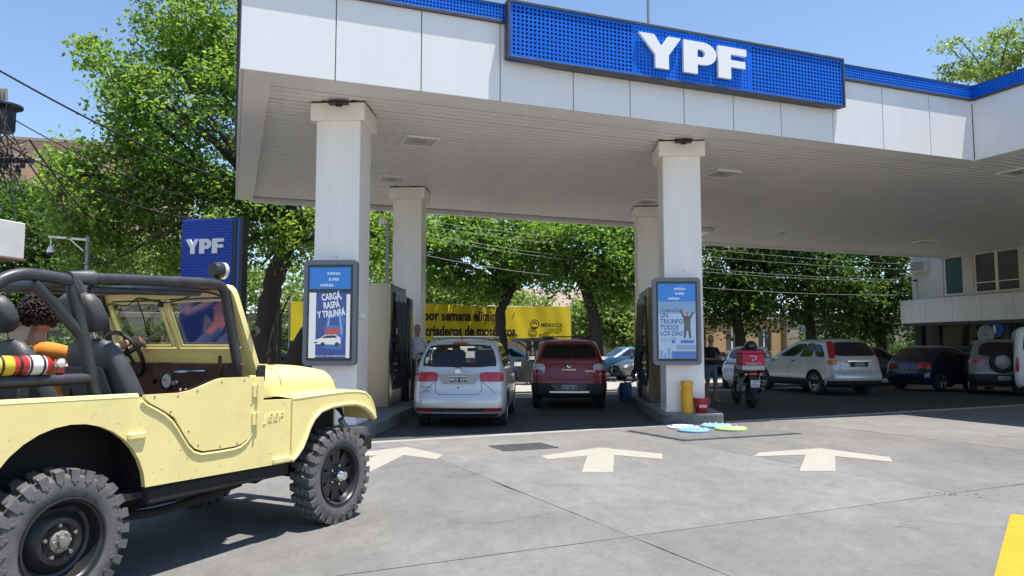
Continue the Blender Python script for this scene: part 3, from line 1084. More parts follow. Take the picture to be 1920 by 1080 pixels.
pump('tall fuel pump with brushed steel end and black hoses by the silver car', (-2.83, 15.1, 0.195), 1, 0.66, True)
pump('dark fuel pump with hanging hoses half hidden by the right front column', (3.33, 16.4, 0.195), -1, 0.60, True)
o = thing('steel_guard', 'short brushed steel guard post at the end of the left pump', 'guard post', (-2.36, 17.45, 0.0), COLA)
MB().box(-0.13, 0.13, -0.1, 0.1, 0.0, 1.12, 0.015).build('post', STEEL, o)
MB().box(-0.16, 0.16, -0.13, 0.13, 0.0, 0.03, 0.004).build('foot', GREYM, o)
# hose trailing out towards the red car
o = thing('filling_hose', 'black filling hose looping from the right pump towards the red car', 'hose')
pts = cat_curve([at(1226, 668, 17.6), at(1208, 700, 17.4), at(1186, 716, 17.2), at(1172, 716, 17.2), at(1164, 700, 17.3), at(1160, 690, 17.5)], 5)
MB().tube(pts, 0.017, 7).build('hose_line', HOSE, o)
MB().tube([at(1160, 690, 17.5), at(1152, 686, 17.5), at(1146, 690, 17.5)], [0.03, 0.026, 0.014], 7).build('nozzle', BLACK, o)

# bollard, bucket and base things on the right island
o = thing('yellow_bollard', 'short yellow bollard with a groove before the right column', 'bollard', (3.30, 14.0, 0.195))
MB().lathe([(0.11, 0), (0.11, 0.43), (0.095, 0.44), (0.095, 0.475), (0.112, 0.485), (0.112, 0.58), (0.10, 0.6), (0.0, 0.6)], 22).build('post', mat('bollard yellow', (0.72, 0.36, 0.012), 0.45, var=0.12, vscale=6), o)
for sx in (-1, 1):
    MB().box(sx * 0.1, sx * 0.125, -0.02, 0.02, 0.445, 0.47, 0.004).build('lug', SIGNW, o)
o = thing('red_bucket', 'red plastic sand bucket beside the yellow bollard', 'bucket', (3.585, 14.06, 0.195))
RB = mat('bucket red', (0.42, 0.018, 0.02), 0.4, var=0.1, vscale=6)
MB().lathe([(0.0, 0.01), (0.10, 0.0), (0.105, 0.01), (0.145, 0.25), (0.158, 0.255), (0.158, 0.275), (0.138, 0.275), (0.125, 0.2), (0.0, 0.19)], 22).build('pail', RB, o)
MB().tube([(0.15 * math.cos(a), -0.03 - 0.1 * math.sin(a) * 0.9, 0.24 - 0.12 * math.sin(a)) for a in [PI * k / 10 for k in range(11)]], 0.006, 5).build('handle', GREYM, o)
MB().box(-0.07, 0.07, -0.128, -0.122, 0.10, 0.15).build('label_print', mat('bucket print', (0.62, 0.45, 0.42), 0.5), o)
o = thing('fire_extinguisher_box', 'blue plastic drum at the foot of the right rear pump', 'drum', (3.0, 19.6, 0.0))
MB().lathe([(0.16, 0), (0.17, 0.05), (0.17, 0.42), (0.14, 0.48), (0.0, 0.48)], 16).build('drum_body', mat('drum blue', (0.02, 0.10, 0.30), 0.5), o)
o.name = 'blue_drum'

# ================================================================== totem sign
o = thing('totem_sign', 'tall dark blue totem sign with white YPF letters under the big tree', 'sign', (-6.62, 16.0, 0), R(-12))
BT = mat('totem blue', (0.003, 0.045, 0.36), 0.42, var=0.05)
MB().box(-0.62, 0.62, -0.1, 0.1, 0.3, 4.22, 0.01).build('core', BT, o)
strip_me = MB().box(-0.62, 0.62, -0.012, 0.0, -0.028, 0.028, 0.005).mesh('slat', BT)
for k in range(62):
    link('slat', strip_me, o, (0, -0.1, 0.42 + 0.0615 * k))
MB().box(0.62, 0.70, -0.1, 0.12, 0.3, 4.24, 0.006).build('edge_profile', BLACKM, o)
MB().box(0.70, 0.78, -0.08, 0.12, 0.3, 4.23, 0.006).build('light_strip', mat('totem light blue', (0.006, 0.085, 0.36), 0.35), o)
MB().box(0.78, 0.86, -0.1, 0.12, 0.3, 4.24, 0.006).build('edge_profile', BLACKM, o)
MB().box(-0.66, 0.86, -0.16, 0.16, 0.0, 0.3, 0.01).build('base', TRIM, o)
letters(o, (('Y', -0.50, -0.18), ('P', -0.16, 0.13), ('F', 0.15, 0.43)), 3.45, 3.77, -0.145, -0.11, SIGNW)
# ================================================================== cars: horizontal outline rings lofted over height
NQ = 112          # ring points: 0-16 rear edge (left to right), 16-22 corner, 22-50 right side, 50-56 corner, 56-72 front, 72-78 corner, 78-106 left side, 106-112 corner


def _ring_coef():
    X, Y = [], []          # X: xr0 xf0 ax bx br bf   Y: hw ay by
    for k in range(16):
        t = 1 - 2 * k / 16
        X.append((1, 0, 0, 0, -(1 - t * t), 0))
        Y.append((t, -t, 0))
    for k in range(6):
        a = PI / 2 * k / 6
        X.append((1, 0, 1 - math.cos(a), 0, 0, 0))
        Y.append((-1, 1 - math.sin(a), 0))
    for k in range(28):
        f = k / 28
        X.append((1 - f, f, 1 - f, -f, 0, 0))
        Y.append((-1, 0, 0))
    for k in range(6):
        a = PI / 2 * k / 6
        X.append((0, 1, 0, -1 + math.sin(a), 0, 0))
        Y.append((-1, 0, 1 - math.cos(a)))
    for k in range(16):
        t = 1 - 2 * k / 16
        X.append((0, 1, 0, 0, 0, 1 - t * t))
        Y.append((-t, 0, t))
    for k in range(6):
        a = PI / 2 * k / 6
        X.append((0, 1, 0, -1 + math.cos(a), 0, 0))
        Y.append((1, 0, -1 + math.sin(a)))
    for k in range(28):
        f = 1 - k / 28
        X.append((1 - f, f, 1 - f, -f, 0, 0))
        Y.append((1, 0, 0))
    for k in range(6):
        a = PI / 2 * k / 6
        X.append((1, 0, 1 - math.sin(a), 0, 0, 0))
        Y.append((1, -1 + math.cos(a), 0))
    return np.array(X, float), np.array(Y, float)


CX, CY = _ring_coef()


class Shape:
    def __init__(s, tab, rear=(0.30, 0.22), front=(0.55, 0.40), bow_r=0.05, bow_f=0.10):
        s.tab = np.array(tab, float)      # rows: z, xr, xf, hw
        s.rear, s.front, s.bow_r, s.bow_f = rear, front, bow_r, bow_f

    def dims(s, z):
        t = s.tab
        return [float(np.interp(z, t[:, 0], t[:, k])) for k in (1, 2, 3)]

    def ring(s, z):
        c = s._k(z)
        return np.stack([CX @ c[:6], CY @ c[6:]], 1)

    def _k(s, z):
        xr, xf, hw = s.dims(z)
        hw = max(hw, 0.02)
        ln = xf - xr
        ax, ay = min(s.rear[0], ln * 0.3), min(s.rear[1], hw * 0.6)
        bx, by = min(s.front[0], ln * 0.35), min(s.front[1], hw * 0.7)
        br, bf = min(s.bow_r, ln * .1), min(s.bow_f, ln * .1)
        return np.array([xr + br, xf - bf, ax, bx, br, bf, hw, ay, by])

    def p(s, q, z):
        c = s._k(z)
        q = q % NQ
        i = int(q)
        f = q - i
        cx = CX[i] * (1 - f) + CX[(i + 1) % NQ] * f
        cy = CY[i] * (1 - f) + CY[(i + 1) % NQ] * f
        return Vector((float(cx @ c[:6]), float(cy @ c[6:]), z))

    def nrm(s, q, z):
        a = s.p(q + 0.4, z) - s.p(q - 0.4, z)
        b = s.p(q, z + 0.02) - s.p(q, z - 0.02)
        n = a.cross(b)
        if n.length < 1e-8:
            return Vector((0, 0, 1))
        n.normalize()
        return n

    def loop(s, q0, q1, z0, z1, n_, off, e=6.0, slant=0.0):
        qc, zc, hq, hz = (q0 + q1) / 2, (z0 + z1) / 2, (q1 - q0) / 2, (z1 - z0) / 2
        a = np.linspace(0, 2 * PI, 721)
        ca, sa = np.cos(a), np.sin(a)
        S_, T_ = np.sign(ca) * np.abs(ca) ** (2 / e), np.sign(sa) * np.abs(sa) ** (2 / e)
        d = np.concatenate([[0], np.cumsum(np.hypot(np.diff(S_) * hq * 0.1, np.diff(T_) * hz))])
        dd = np.linspace(0, d[-1], n_ + 1)[:-1]
        S_, T_ = np.interp(dd, d, S_), np.interp(dd, d, T_)
        out = []
        for x, t in zip(S_, T_):
            q, zz = qc + hq * x + slant * t, zc + hz * t
            out.append(s.p(q, zz) + s.nrm(q, zz) * off)
        return out

    def patch(s, q0, q1, z0, z1, off=0.006, e=6.0, n_=0, skirt=True, slant=0.0):
        """rounded patch lying on the surface"""
        qc, zc, hq, hz = (q0 + q1) / 2, (z0 + z1) / 2, (q1 - q0) / 2, (z1 - z0) / 2
        nu = max(6, int((q1 - q0) * 1.3))
        nv = 12
        rows = []
        for j in range(nv + 1):
            t = math.sin(PI / 2 * (2 * j / nv - 1)) * 0.996
            h = (1 - abs(t) ** e) ** (1 / e)
            row = []
            for i in range(nu + 1):
                q, zz = qc + hq * h * (2 * i / nu - 1) + slant * t, zc + hz * t
                row.append((q, zz))
            rows.append(row)
        mb = MB()
        mb.grid([[s.p(q, zz) + s.nrm(q, zz) * off for q, zz in row] for row in rows])
        if skirt:
            rim = rows[0] + [r_[-1] for r_ in rows[1:]] + rows[-1][::-1][1:] + [r_[0] for r_ in rows[::-1][1:]]
            A = [s.p(q, zz) + s.nrm(q, zz) * off for q, zz in rim]
            B = [s.p(q, zz) - s.nrm(q, zz) * 0.012 for q, zz in rim]
            mb.grid([A, B])
        return mb

    def band(s, q0, q1, z0, z1, dq, dz, off=0.004, e=6.0, n_=64, slant=0.0):
        """ring patch, outer rounded rect to a smaller inner one"""
        a = s.loop(q0, q1, z0, z1, n_, off, e, slant)
        b = s.loop(q0 + dq, q1 - dq, z0 + dz, z1 - dz, n_, off, e, slant)
        o = s.loop(q0, q1, z0, z1, n_, -0.006, e, slant)
        vs = o + a + b
        fs = []
        for i in (0, 1):
            for j in range(n_):
                j2 = (j + 1) % n_
                fs.append((i * n_ + j, i * n_ + j2, (i + 1) * n_ + j2, (i + 1) * n_ + j))
        return MB().add(vs, fs)

    def skin(s, zs, holes=(), cap_b=True, cap_t=True, mtop=0):
        mb = MB()
        vs = []
        for z in zs:
            for x, y in s.ring(z):
                vs.append((x, y, z))
        fs = []
        for i in range(len(zs) - 1):
            for j in range(NQ):
                zc = (zs[i] + zs[i + 1]) / 2
                if any((q0 <= ((j + 0.5) if j + 0.5 >= q0 else j + 0.5 + NQ) <= q1 or q0 <= j + 0.5 - NQ <= q1) and z0 < zc < z1 for q0, q1, z0, z1 in holes):
                    continue
                j2 = (j + 1) % NQ
                fs.append((i * NQ + j, i * NQ + j2, (i + 1) * NQ + j2, (i + 1) * NQ + j))
        mb.add(vs, fs)
        if cap_b:
            mb.f.append(list(range(NQ - 1, -1, -1)))
            mb.m.append(0)
        if cap_t:
            mb.f.append([(len(zs) - 1) * NQ + j for j in range(NQ)])
            mb.m.append(mtop)
        return mb


def mirror_q(q0, q1):
    return 16 - q1, 16 - q0


def wheel_parts(parent, x, y, r, w, s, style, rim_mat):
    """tyre with a rim; s = +1 for the left side"""
    ty = MB()
    hw = w / 2
    ty.lathe([(r * 0.62, -hw * 0.9), (r * 0.80, -hw), (r * 0.94, -hw * 0.92), (r, -hw * 0.65), (r, hw * 0.65), (r * 0.94, hw * 0.92), (r * 0.80, hw), (r * 0.62, hw * 0.9)], 30, 'y', closed=True)
    t = ty.build('wheel', RUBBER, parent, 40, True, (x, y, r))
    rb = MB()
    yo = s * hw * 0.62
    rb.lathe([(r * 0.64, s * hw * 0.92), (r * 0.60, s * hw * 0.80), (r * 0.57, yo - s * 0.06), (r * 0.55, yo - s * 0.09), (0, yo - s * 0.09)], 26, 'y', m=1, caps=False)
    rb.lathe([(r * 0.645, s * hw * 0.88), (r * 0.645, s * hw * 0.97), (r * 0.60, s * hw * 0.95), (r * 0.585, s * hw * 0.80)], 26, 'y', m=0, caps=False)
    n = {'spoke5': 5, 'spoke10': 5, 'steel': 8}[style]
    for k in range(n):
        a = 2 * PI * k / n + 0.3
        M = Matrix.Rotation(a, 4, 'Y')
        if style == 'spoke10':
            for d in (-0.035, 0.035):
                rb.box(0.03, r * 0.60, yo - 0.012, yo + 0.012, d - 0.014, d + 0.014, 0.004, 0, M)
        elif style == 'spoke5':
            rb.box(0.03, r * 0.60, yo - 0.014, yo + 0.014, -0.032, 0.032, 0.006, 0, M)
        else:
            rb.box(r * 0.2, r * 0.56, yo - 0.012, yo + 0.012, -0.045, 0.045, 0.006, 0, M)
    rb.lathe([(0.0, yo + s * 0.02), (0.055, yo + s * 0.018), (0.065, yo - s * 0.02)], 14, 'y', m=0)
    rb.build('rim', [rim_mat, BLACK], t, 35)
    return t


PLATE = mat('plate black', (0.02, 0.02, 0.025), 0.4)
PLATEW = mat('plate white', (0.75, 0.76, 0.78), 0.4)
PLATEC = mat('plate characters', (0.65, 0.65, 0.65), 0.4)
TRIMB = mat('unpainted bumper plastic', (0.022, 0.022, 0.024), 0.62)


def body_mesh(shape, zs, wheels, ra, paint, dark):
    tmp = shape.skin(zs).mesh('body', [paint, dark], 30)
    ob = bpy.data.objects.new('tmpb', tmp)
    TMP.collection.objects.link(ob)
    cut = MB()
    for x, s, hw, r in wheels:
        cut.lathe([(ra, s * (hw + 0.3)), (ra, s * (hw - 0.34))], 32, 'y', (x, 0, r))
    cm = cut.mesh('cut', [dark], 0)
    co = bpy.data.objects.new('tmpc', cm)
    TMP.collection.objects.link(co)
    md = ob.modifiers.new('b', 'BOOLEAN')
    md.object = co
    md.operation = 'DIFFERENCE'
    md.solver = 'EXACT'
    try:
        md.material_mode = 'TRANSFER'
    except Exception:
        pass
    me = baked(ob)
    bpy.data.objects.remove(co)
    bpy.data.meshes.remove(cm)
    me.name = 'body'
    me.polygons.foreach_set('use_smooth', [True] * len(me.polygons))
    me.set_sharp_from_angle(angle=R(32))
    return me


def seats(parent, xf, xb, z, hw, rear=True):
    for (x, ys) in ((xf, (-0.36, 0.36)), (xb, (-0.42, 0.42))) if rear else ((xf, (-0.36, 0.36)),):
        for y in ys:
            mb = MB()
            M = Matrix.Translation((x, y, z)) @ Matrix.Rotation(R(-14), 4, 'Y')
            mb.box(-0.07, 0.07, -0.25, 0.25, -0.35, 0.36, 0.06, 0, M)
            so = mb.build('seat', SEAT, parent)
            M2 = Matrix.Translation((x, y, z)) @ Matrix.Rotation(R(-14), 4, 'Y')
            MB().box(-0.05, 0.05, -0.14, 0.14, 0.40, 0.58, 0.045, 0, M2).build('headrest', SEAT, so)


def car(name, label, cat, loc, rotz, spec, paint, group=None):
    """spec keys: low, gh (tables), zs, belt, roof, wheels (xr, xf, r, w, style), windows, glass, extras"""
    o = thing(name, label, cat, loc, rotz, group)
    S = spec
    low = Shape(S['low'], S.get('rear', (0.30, 0.22)), S.get('front', (0.55, 0.40)), S.get('bow_r', 0.05))
    gh = Shape(S['gh'], S.get('grear', (0.25, 0.16)), S.get('gfront', (0.35, 0.30)), S.get('bow_r', 0.05), 0.12)
    xr, xf, r, w, style = S['wheels']
    hw = S['track']
    belt = S['low'][-1][0]
    zs = list(np.linspace(S['low'][0][0], belt, 18))
    wl = [(x, s, hw + w / 2, r) for x in (xr, xf) for s in (-1, 1)]
    dark = mat('wheel well', (0.012, 0.012, 0.012), 0.9)
    link('body', body_mesh(low, zs, wl, r + S.get('gap', 0.065), paint, dark), o)
    rim_mat = S.get('rim', ALU)
    for x in (xr, xf):
        for s in (-1, 1):
            wheel_parts(o, x, s * hw, r, w, s, style, rim_mat)
    # greenhouse with holes for the panes
    g0, g1 = S['gh'][0][0], S['gh'][-1][0]
    gz = sorted(set([round(v, 4) for v in list(np.linspace(g0, g1, 16))] + [w_[3] + 0.02 for w_ in S['windows']] + [w_[4] - 0.02 for w_ in S['windows']]))
    holes = []
    wins = []
    for (nm, q0, q1, mirror, z0, z1, e, sl) in [(w_[0], w_[1], w_[2], w_[5] if len(w_) > 5 else False, w_[3], w_[4], w_[6] if len(w_) > 6 else 6.0, w_[7] if len(w_) > 7 else 0.0) for w_ in S['windows']]:
        wins.append((nm, q0, q1, z0, z1, e, sl))
        if mirror:
            a, b = mirror_q(q0, q1)
            wins.append((nm, a, b, z0, z1, e, -sl))
    see = S.get('see', True)
    if see:
        for nm, q0, q1, z0, z1, e, sl in wins:
            a = abs(sl)
            holes.append((math.ceil(q0 + 0.4 + a), math.floor(q1 - 0.4 - a), z0 + 0.015, z1 - 0.015))
    gm = gh.skin(gz, holes, cap_b=False)
    roof = gm.build('cabin', S.get('roof_paint', paint), o, 40)
    for nm, q0, q1, z0, z1, e, sl in wins:
        g_ = gh.patch(q0 + 0.1, q1 - 0.1, z0 + 0.01, z1 - 0.01, 0.002 if see else 0.005, e, 36, not see, sl).build(nm, S['glass'] if see else S.get('glass_o', MATS['opaque glass']), o, 60)
        gh.band(q0, q1, z0, z1, S.get('frit', 0.7), S.get('fritz', 0.035), 0.0045 if see else 0.007, e, 64, sl).build('seal', BLACK, g_, 60)
    if see:
        seats(o, S.get('sf', 0.0), S.get('sb', -0.85), belt + 0.02, 0.4)
        MB().box(S['gh'][0][1] + 0.1, S['gh'][0][2] - 0.15, -S['gh'][0][3] + 0.05, S['gh'][0][3] - 0.05, belt + 0.002, belt + 0.012).build('interior_shelf', SEAT, o)
    return o, low, gh


OPG = mat('opaque glass', (0.012, 0.014, 0.018), 0.06, spec=0.8)


def plate(o, x, z, txt, dark=True, rz=0.0, w=0.32, h=0.11, y=0.0):
    p = MB().box(x - 0.008, x, y - w / 2, y + w / 2, z - h / 2, z + h / 2, 0.003).build('number_plate', PLATE if dark else PLATEW, o)
    if dark:
        mb = MB()
        for (a, b, c, d) in ((-w / 2, w / 2, h / 2 - 0.014, h / 2), (-w / 2, w / 2, -h / 2, -h / 2 + 0.006), (-w / 2, -w / 2 + 0.006, -h / 2, h / 2), (w / 2 - 0.006, w / 2, -h / 2, h / 2)):
            mb.box(x - 0.0095, x - 0.008, y + a, y + b, z + c, z + d)
        mb.build('plate_border', PLATEC, p, 0)
    text('lettering', txt, 0.088, PLATEC if dark else PLATE, p, (x - 0.010, y, z - 0.006), (PI / 2, 0, -PI / 2), 0.0008, 0.008, sx=0.9)


def panel_lines(o, shape, segs):
    """thin dark shut lines on a body: list of (q, z) polylines"""
    mb = MB()
    for sg in segs:
        pts = []
        for (q, z) in sg:
            pts.append(shape.p(q, z) + shape.nrm(q, z) * 0.0005)
        mb.tube(pts, 0.004, 4)
    mb.build('shut_line', BLACK, o, 0)


def densify(pts, n=8):
    out = []
    for a, b in zip(pts[:-1], pts[1:]):
        for k in range(n):
            t = k / n
            out.append((a[0] + (b[0] - a[0]) * t, a[1] + (b[1] - a[1]) * t))
    out.append(pts[-1])
    return out


def mirrors(o, x, z, y, m):
    for s in (-1, 1):
        mb = MB().box(x - 0.06, x + 0.07, s * y, s * (y + 0.19), z - 0.06, z + 0.08, 0.045)
        mo = mb.build('door_mirror', m, o, 50)
        MB().box(x - 0.064, x - 0.060, s * (y + 0.02), s * (y + 0.17), z - 0.035, z + 0.055, 0.0).build('mirror_glass', CHROME, mo, 0)


def bars(o, x0, x1, y, z, m, r=0.014, cross=()):
    for s in (-1, 1):
        mb = MB()
        mb.tube([(x0, s * y, z - 0.05), (x0 + 0.06, s * y, z), (x1 - 0.1, s * y, z), (x1, s * y, z - 0.06)], r, 6)
        mb.build('roof_rail', m, o)
    for x in cross:
        MB().box(x - 0.03, x + 0.03, -y - 0.03, y + 0.03, z + 0.005, z + 0.035, 0.01).build('cross_bar', m, o)


def paint(name, col, rough=0.28, metal=0.0):
    return mat(name, col, rough, metal=metal, coat=0.7)


HDG = PI / 2 - R(3.2)        # heading of the cars in the lanes

# ---------------------------------------------------------------- silver compact estate at the left pump
SILVER = paint('silver car paint', (0.56, 0.555, 0.55), 0.3, 0.4)
suran = dict(
    low=[(0.20, -1.97, 1.93, 0.74), (0.27, -2.05, 2.03, 0.80), (0.36, -2.09, 2.08, 0.825), (0.50, -2.09, 2.09, 0.832), (0.60, -2.06, 2.06, 0.835), (0.68, -2.035, 2.0, 0.835), (0.80, -2.02, 1.82, 0.83), (0.92, -1.99, 1.45, 0.822), (1.0, -1.955, 1.05, 0.805)],
    gh=[(0.98, -1.955, 1.02, 0.800), (1.06, -1.935, 0.90, 0.785), (1.2, -1.88, 0.68, 0.75), (1.35, -1.81, 0.45, 0.70), (1.46, -1.74, 0.28, 0.66), (1.52, -1.69, 0.16, 0.62), (1.555, -1.60, 0.02, 0.54), (1.575, -1.42, -0.15, 0.40)],
    wheels=(-1.27, 1.20, 0.30, 0.195, 'steel'), track=0.72, glass=glass_mat('light tinted glass', (0.68, 0.72, 0.70), 1.0), rim=GREYM, sf=0.05, sb=-0.75, frit=0.55, fritz=0.03,
    windows=[('rear_window', -1.6, 17.6, 1.075, 1.475, False, 4.5), ('side_window', 20.5, 28.2, 1.07, 1.44, True, 5.0), ('side_window', 29.2, 37.2, 1.06, 1.45, True, 6.0), ('side_window', 38.2, 48.6, 1.06, 1.45, True, 5.0), ('windscreen', 53.0, 75.0, 1.06, 1.47, False, 5.0)])
o, low, gh = car('estate_car', 'silver compact estate with roof bars filling up at the left pump', 'car', (-0.83, 15.05, 0), HDG, suran, SILVER)
for a, b in ((12.9, 19.6), mirror_q(12.9, 19.6)):
    low.patch(a, b, 0.82, 0.985, 0.012, 4.5).build('tail_light', REDL, o, 60)
low.patch(-3.0, 19.0, 0.305, 0.365, 0.008, 12).build('bumper_strip', TRIMB, o, 60)
for a, b in ((14.2, 19.0), mirror_q(14.2, 19.0)):
    low.patch(a, b, 0.312, 0.352, 0.014, 8).build('reflector', REDL, o, 60)
low.patch(-2.5, 18.5, 0.205, 0.262, 0.004, 12).build('valance', TRIMB, o, 60)
panel_lines(o, low, [densify([(13.3, 0.83), (13.3, 0.66), (12.6, 0.60), (3.4, 0.60), (2.7, 0.66), (2.7, 0.83)]), densify([(16.5, 0.62), (22.5, 0.62), (24, 0.62)], 6), densify([(-0.5, 0.62), (-6.5, 0.62), (-8, 0.62)], 6),
                     densify([(37.8, 0.99), (37.8, 0.4)], 5), densify([(28.6, 0.99), (28.9, 0.75)], 5), densify([(12.9, 0.86), (16.5, 0.62)], 5), densify([(3.1, 0.86), (-0.5, 0.62)], 5)])
# recess for the plate
MB().prism([(-0.37, 0.965), (0.37, 0.965), (0.27, 0.79), (-0.27, 0.79)], 'x', -2.05, -2.042).build('plate_recess', mat('silver recess', (0.32, 0.33, 0.35), 0.35, metal=0.5), o, 0)
MB().box(-2.062, -2.04, -0.36, 0.36, 0.955, 0.975, 0.004).build('handle_strip', SILVER, o)
plate(o, -2.052, 0.865, 'MKE 439')
em = MB().lathe([(0.045, -2.032), (0.055, -2.038), (0.055, -2.02)], 18, 'x', (0, 0, 1.005)).build('emblem', CHROME, o)
MB().tube([(-2.042, 0.035, 1.03), (-2.042, 0.015, 0.97), (-2.042, 0.0, 1.005), (-2.042, -0.015, 0.97), (-2.042, -0.035, 1.03)], 0.005, 4).build('emblem_letter', CHROME, em, 0)
MB().tube([(-2.042, 0.018, 1.045), (-2.042, 0.0, 1.012), (-2.042, -0.018, 1.045)], 0.005, 4).build('emblem_letter', CHROME, em, 0)
text('lettering', 'SURAN', 0.05, TRIM, o, (-2.062, 0.56, 0.73), (PI / 2, 0, -PI / 2), 0.001)
text('lettering', 'TREND', 0.04, TRIM, o, (-2.063, 0.56, 0.66), (PI / 2, 0, -PI / 2), 0.001)
MB().box(-2.066, -2.056, -0.012, 0.012, 0.71, 0.735).build('lock', BLACK, o)
MB().box(-1.76, -1.70, -0.14, 0.14, 1.495, 1.52, 0.006).build('brake_light', REDL, o)
wp = MB()
wp.tube([(-1.985, 0.0, 1.10), (-1.975, -0.06, 1.115), (-1.96, -0.42, 1.12)], 0.012, 5)
wp.cbox((-1.985, 0.02, 1.095), (0.05, 0.12, 0.04), 0.015)
wp.build('rear_wiper', BLACK, o)
bars(o, -1.45, 0.1, 0.56, 1.605, ALU, 0.015, (-1.2, -0.2))
MB().tube([(-1.55, 0, 1.56), (-1.66, 0, 1.78)], [0.009, 0.004], 6).build('aerial', BLACK, o)
mirrors(o, 0.66, 1.06, 0.82, BLACK)
MB().box(0.28, 0.31, -0.11, 0.11, 1.34, 1.41, 0.01).build('rear_view_mirror', BLACK, o)

# ---------------------------------------------------------------- red raised hatchback
REDP = paint('dark red car paint', (0.25, 0.011, 0.009), 0.33)
step = dict(
    low=[(0.26, -1.90, 1.90, 0.78), (0.33, -2.02, 2.0, 0.845), (0.45, -2.05, 2.05, 0.865), (0.62, -2.05, 2.05, 0.87), (0.72, -2.01, 2.0, 0.865), (0.85, -1.985, 1.8, 0.86), (0.97, -1.96, 1.45, 0.845), (1.06, -1.92, 1.0, 0.815)],
    gh=[(1.04, -1.925, 1.0, 0.810), (1.12, -1.90, 0.88, 0.79), (1.28, -1.80, 0.62, 0.745), (1.42, -1.70, 0.42, 0.695), (1.52, -1.61, 0.28, 0.655), (1.565, -1.55, 0.18, 0.61), (1.595, -1.45, 0.05, 0.53), (1.61, -1.28, -0.1, 0.40)],
    wheels=(-1.26, 1.33, 0.335, 0.205, 'spoke5'), track=0.755, glass=GLASS_D, rim=GREYM, sf=0.05, sb=-0.75, gap=0.07,
    windows=[('rear_window', -1.2, 17.2, 1.14, 1.50, False, 6.0), ('side_window', 24.0, 34.0, 1.12, 1.49, True, 5.0), ('side_window', 35.0, 47.5, 1.12, 1.49, True, 5.0), ('windscreen', 53.0, 75.0, 1.12, 1.51, False, 5.0)])
o, low, gh = car('raised_hatchback', 'dark red raised hatchback with roof rails and black bumper', 'car', (1.42, 18.95, 0), HDG, step, REDP)
for a, b in ((15.0, 20.5), mirror_q(15.0, 20.5)):
    low.patch(a, b, 0.79, 1.035, 0.012, 3.5).build('tail_light', CLEARL, o, 60)
    low.patch(a + 0.4, b - 0.5, 0.80, 0.90, 0.017, 4).build('brake_lens', REDL, o, 60)
low.patch(-7, 23, 0.265, 0.60, 0.012, 14).build('rear_bumper', TRIMB, o, 60)
low.patch(22.5, 49.0, 0.265, 0.42, 0.012, 14).build('sill_cladding', TRIMB, o, 60)
a, b = mirror_q(22.5, 49.0)
low.patch(a, b, 0.265, 0.42, 0.012, 14).build('sill_cladding', TRIMB, o, 60)
MB().box(-2.085, -2.06, -0.46, 0.46, 0.375, 0.43, 0.01).build('skid_strip', ALU, o)
MB().prism([(-0.42, 0.58), (0.42, 0.58), (0.34, 0.44), (-0.34, 0.44)], 'x', -2.072, -2.066).build('plate_recess', mat('grey recess', (0.10, 0.10, 0.11), 0.5), o, 0)
plate(o, -2.078, 0.50, 'NEE 293')
panel_lines(o, low, [densify([(13.9, 1.03), (13.6, 0.80), (12.8, 0.68), (3.2, 0.68), (2.4, 0.80), (2.1, 1.03)])])
MB().lathe([(0.032, -1.985), (0.052, -1.99), (0.052, -1.965), (0.032, -1.97)], 4, 'x', (0, 0, 0.99), closed=True).build('emblem', CHROME, o)
text('lettering', 'SANDERO', 0.052, CHROME, o, (-2.012, 0, 0.905), (PI / 2, 0, -PI / 2), 0.001, space=1.5)
text('lettering', 'STEPWAY', 0.042, CHROME, o, (-2.01, -0.46, 0.87), (PI / 2, 0, -PI / 2), 0.001, space=1.2)
text('lettering', '16v', 0.045, PLATEC, o, (-2.02, -0.43, 0.80), (PI / 2, 0, -PI / 2), 0.001)
bars(o, -1.35, 0.1, 0.58, 1.65, BLACK, 0.015, (-1.05,))
mirrors(o, 0.68, 1.12, 0.84, BLACK)

# ---------------------------------------------------------------- silver SUV seen three-quarter from behind
SILV2 = paint('pale silver paint', (0.56, 0.58, 0.60), 0.28, 0.25)
crv = dict(
    low=[(0.24, -2.08, 2.1, 0.82), (0.34, -2.22, 2.22, 0.885), (0.48, -2.27, 2.26, 0.905), (0.62, -2.26, 2.25, 0.91), (0.72, -2.20, 2.18, 0.91), (0.88, -2.17, 1.95, 0.905), (1.0, -2.15, 1.5, 0.89), (1.07, -2.13, 1.2, 0.87)],
    gh=[(1.05, -2.13, 1.18, 0.865), (1.13, -2.10, 1.02, 0.845), (1.28, -2.02, 0.72, 0.80), (1.42, -1.93, 0.45, 0.745), (1.54, -1.82, 0.22, 0.69), (1.60, -1.72, 0.05, 0.64), (1.645, -1.55, -0.15, 0.54), (1.665, -1.3, -0.35, 0.40)],
    wheels=(-1.31, 1.31, 0.345, 0.225, 'spoke10'), track=0.79, glass=GLASS_D, see=False, gap=0.07,
    windows=[('rear_window', -0.6, 16.6, 1.15, 1.56, False, 6.0), ('side_window', 23.0, 28.6, 1.12, 1.50, True, 3.0, 1.2), ('side_window', 29.4, 36.6, 1.12, 1.53, True, 6.0), ('side_window', 37.4, 48.0, 1.12, 1.52, True, 4.0, -1.0), ('windscreen', 53.0, 75.0, 1.12, 1.55, False, 5.0)])
o, low, gh = car('sport_utility_car', 'pale silver SUV with tall red tail lights parked behind the motorcycle', 'car', (9.62, 23.8, 0), PI / 2 + R(15), crv, SILV2)
for a, b in ((16.4, 20.4), mirror_q(16.4, 20.4)):
    gh.patch(a, b, 1.08, 1.58, 0.012, 5, 36, True, 0.0).build('tail_light', REDL, o, 60)
    low.patch(a - 0.2, b, 0.90, 1.03, 0.012, 6).build('reversing_light', AMBER, o, 60)
low.patch(-6, 22, 0.25, 0.44, 0.012, 14).build('rear_bumper', TRIMB, o, 60)
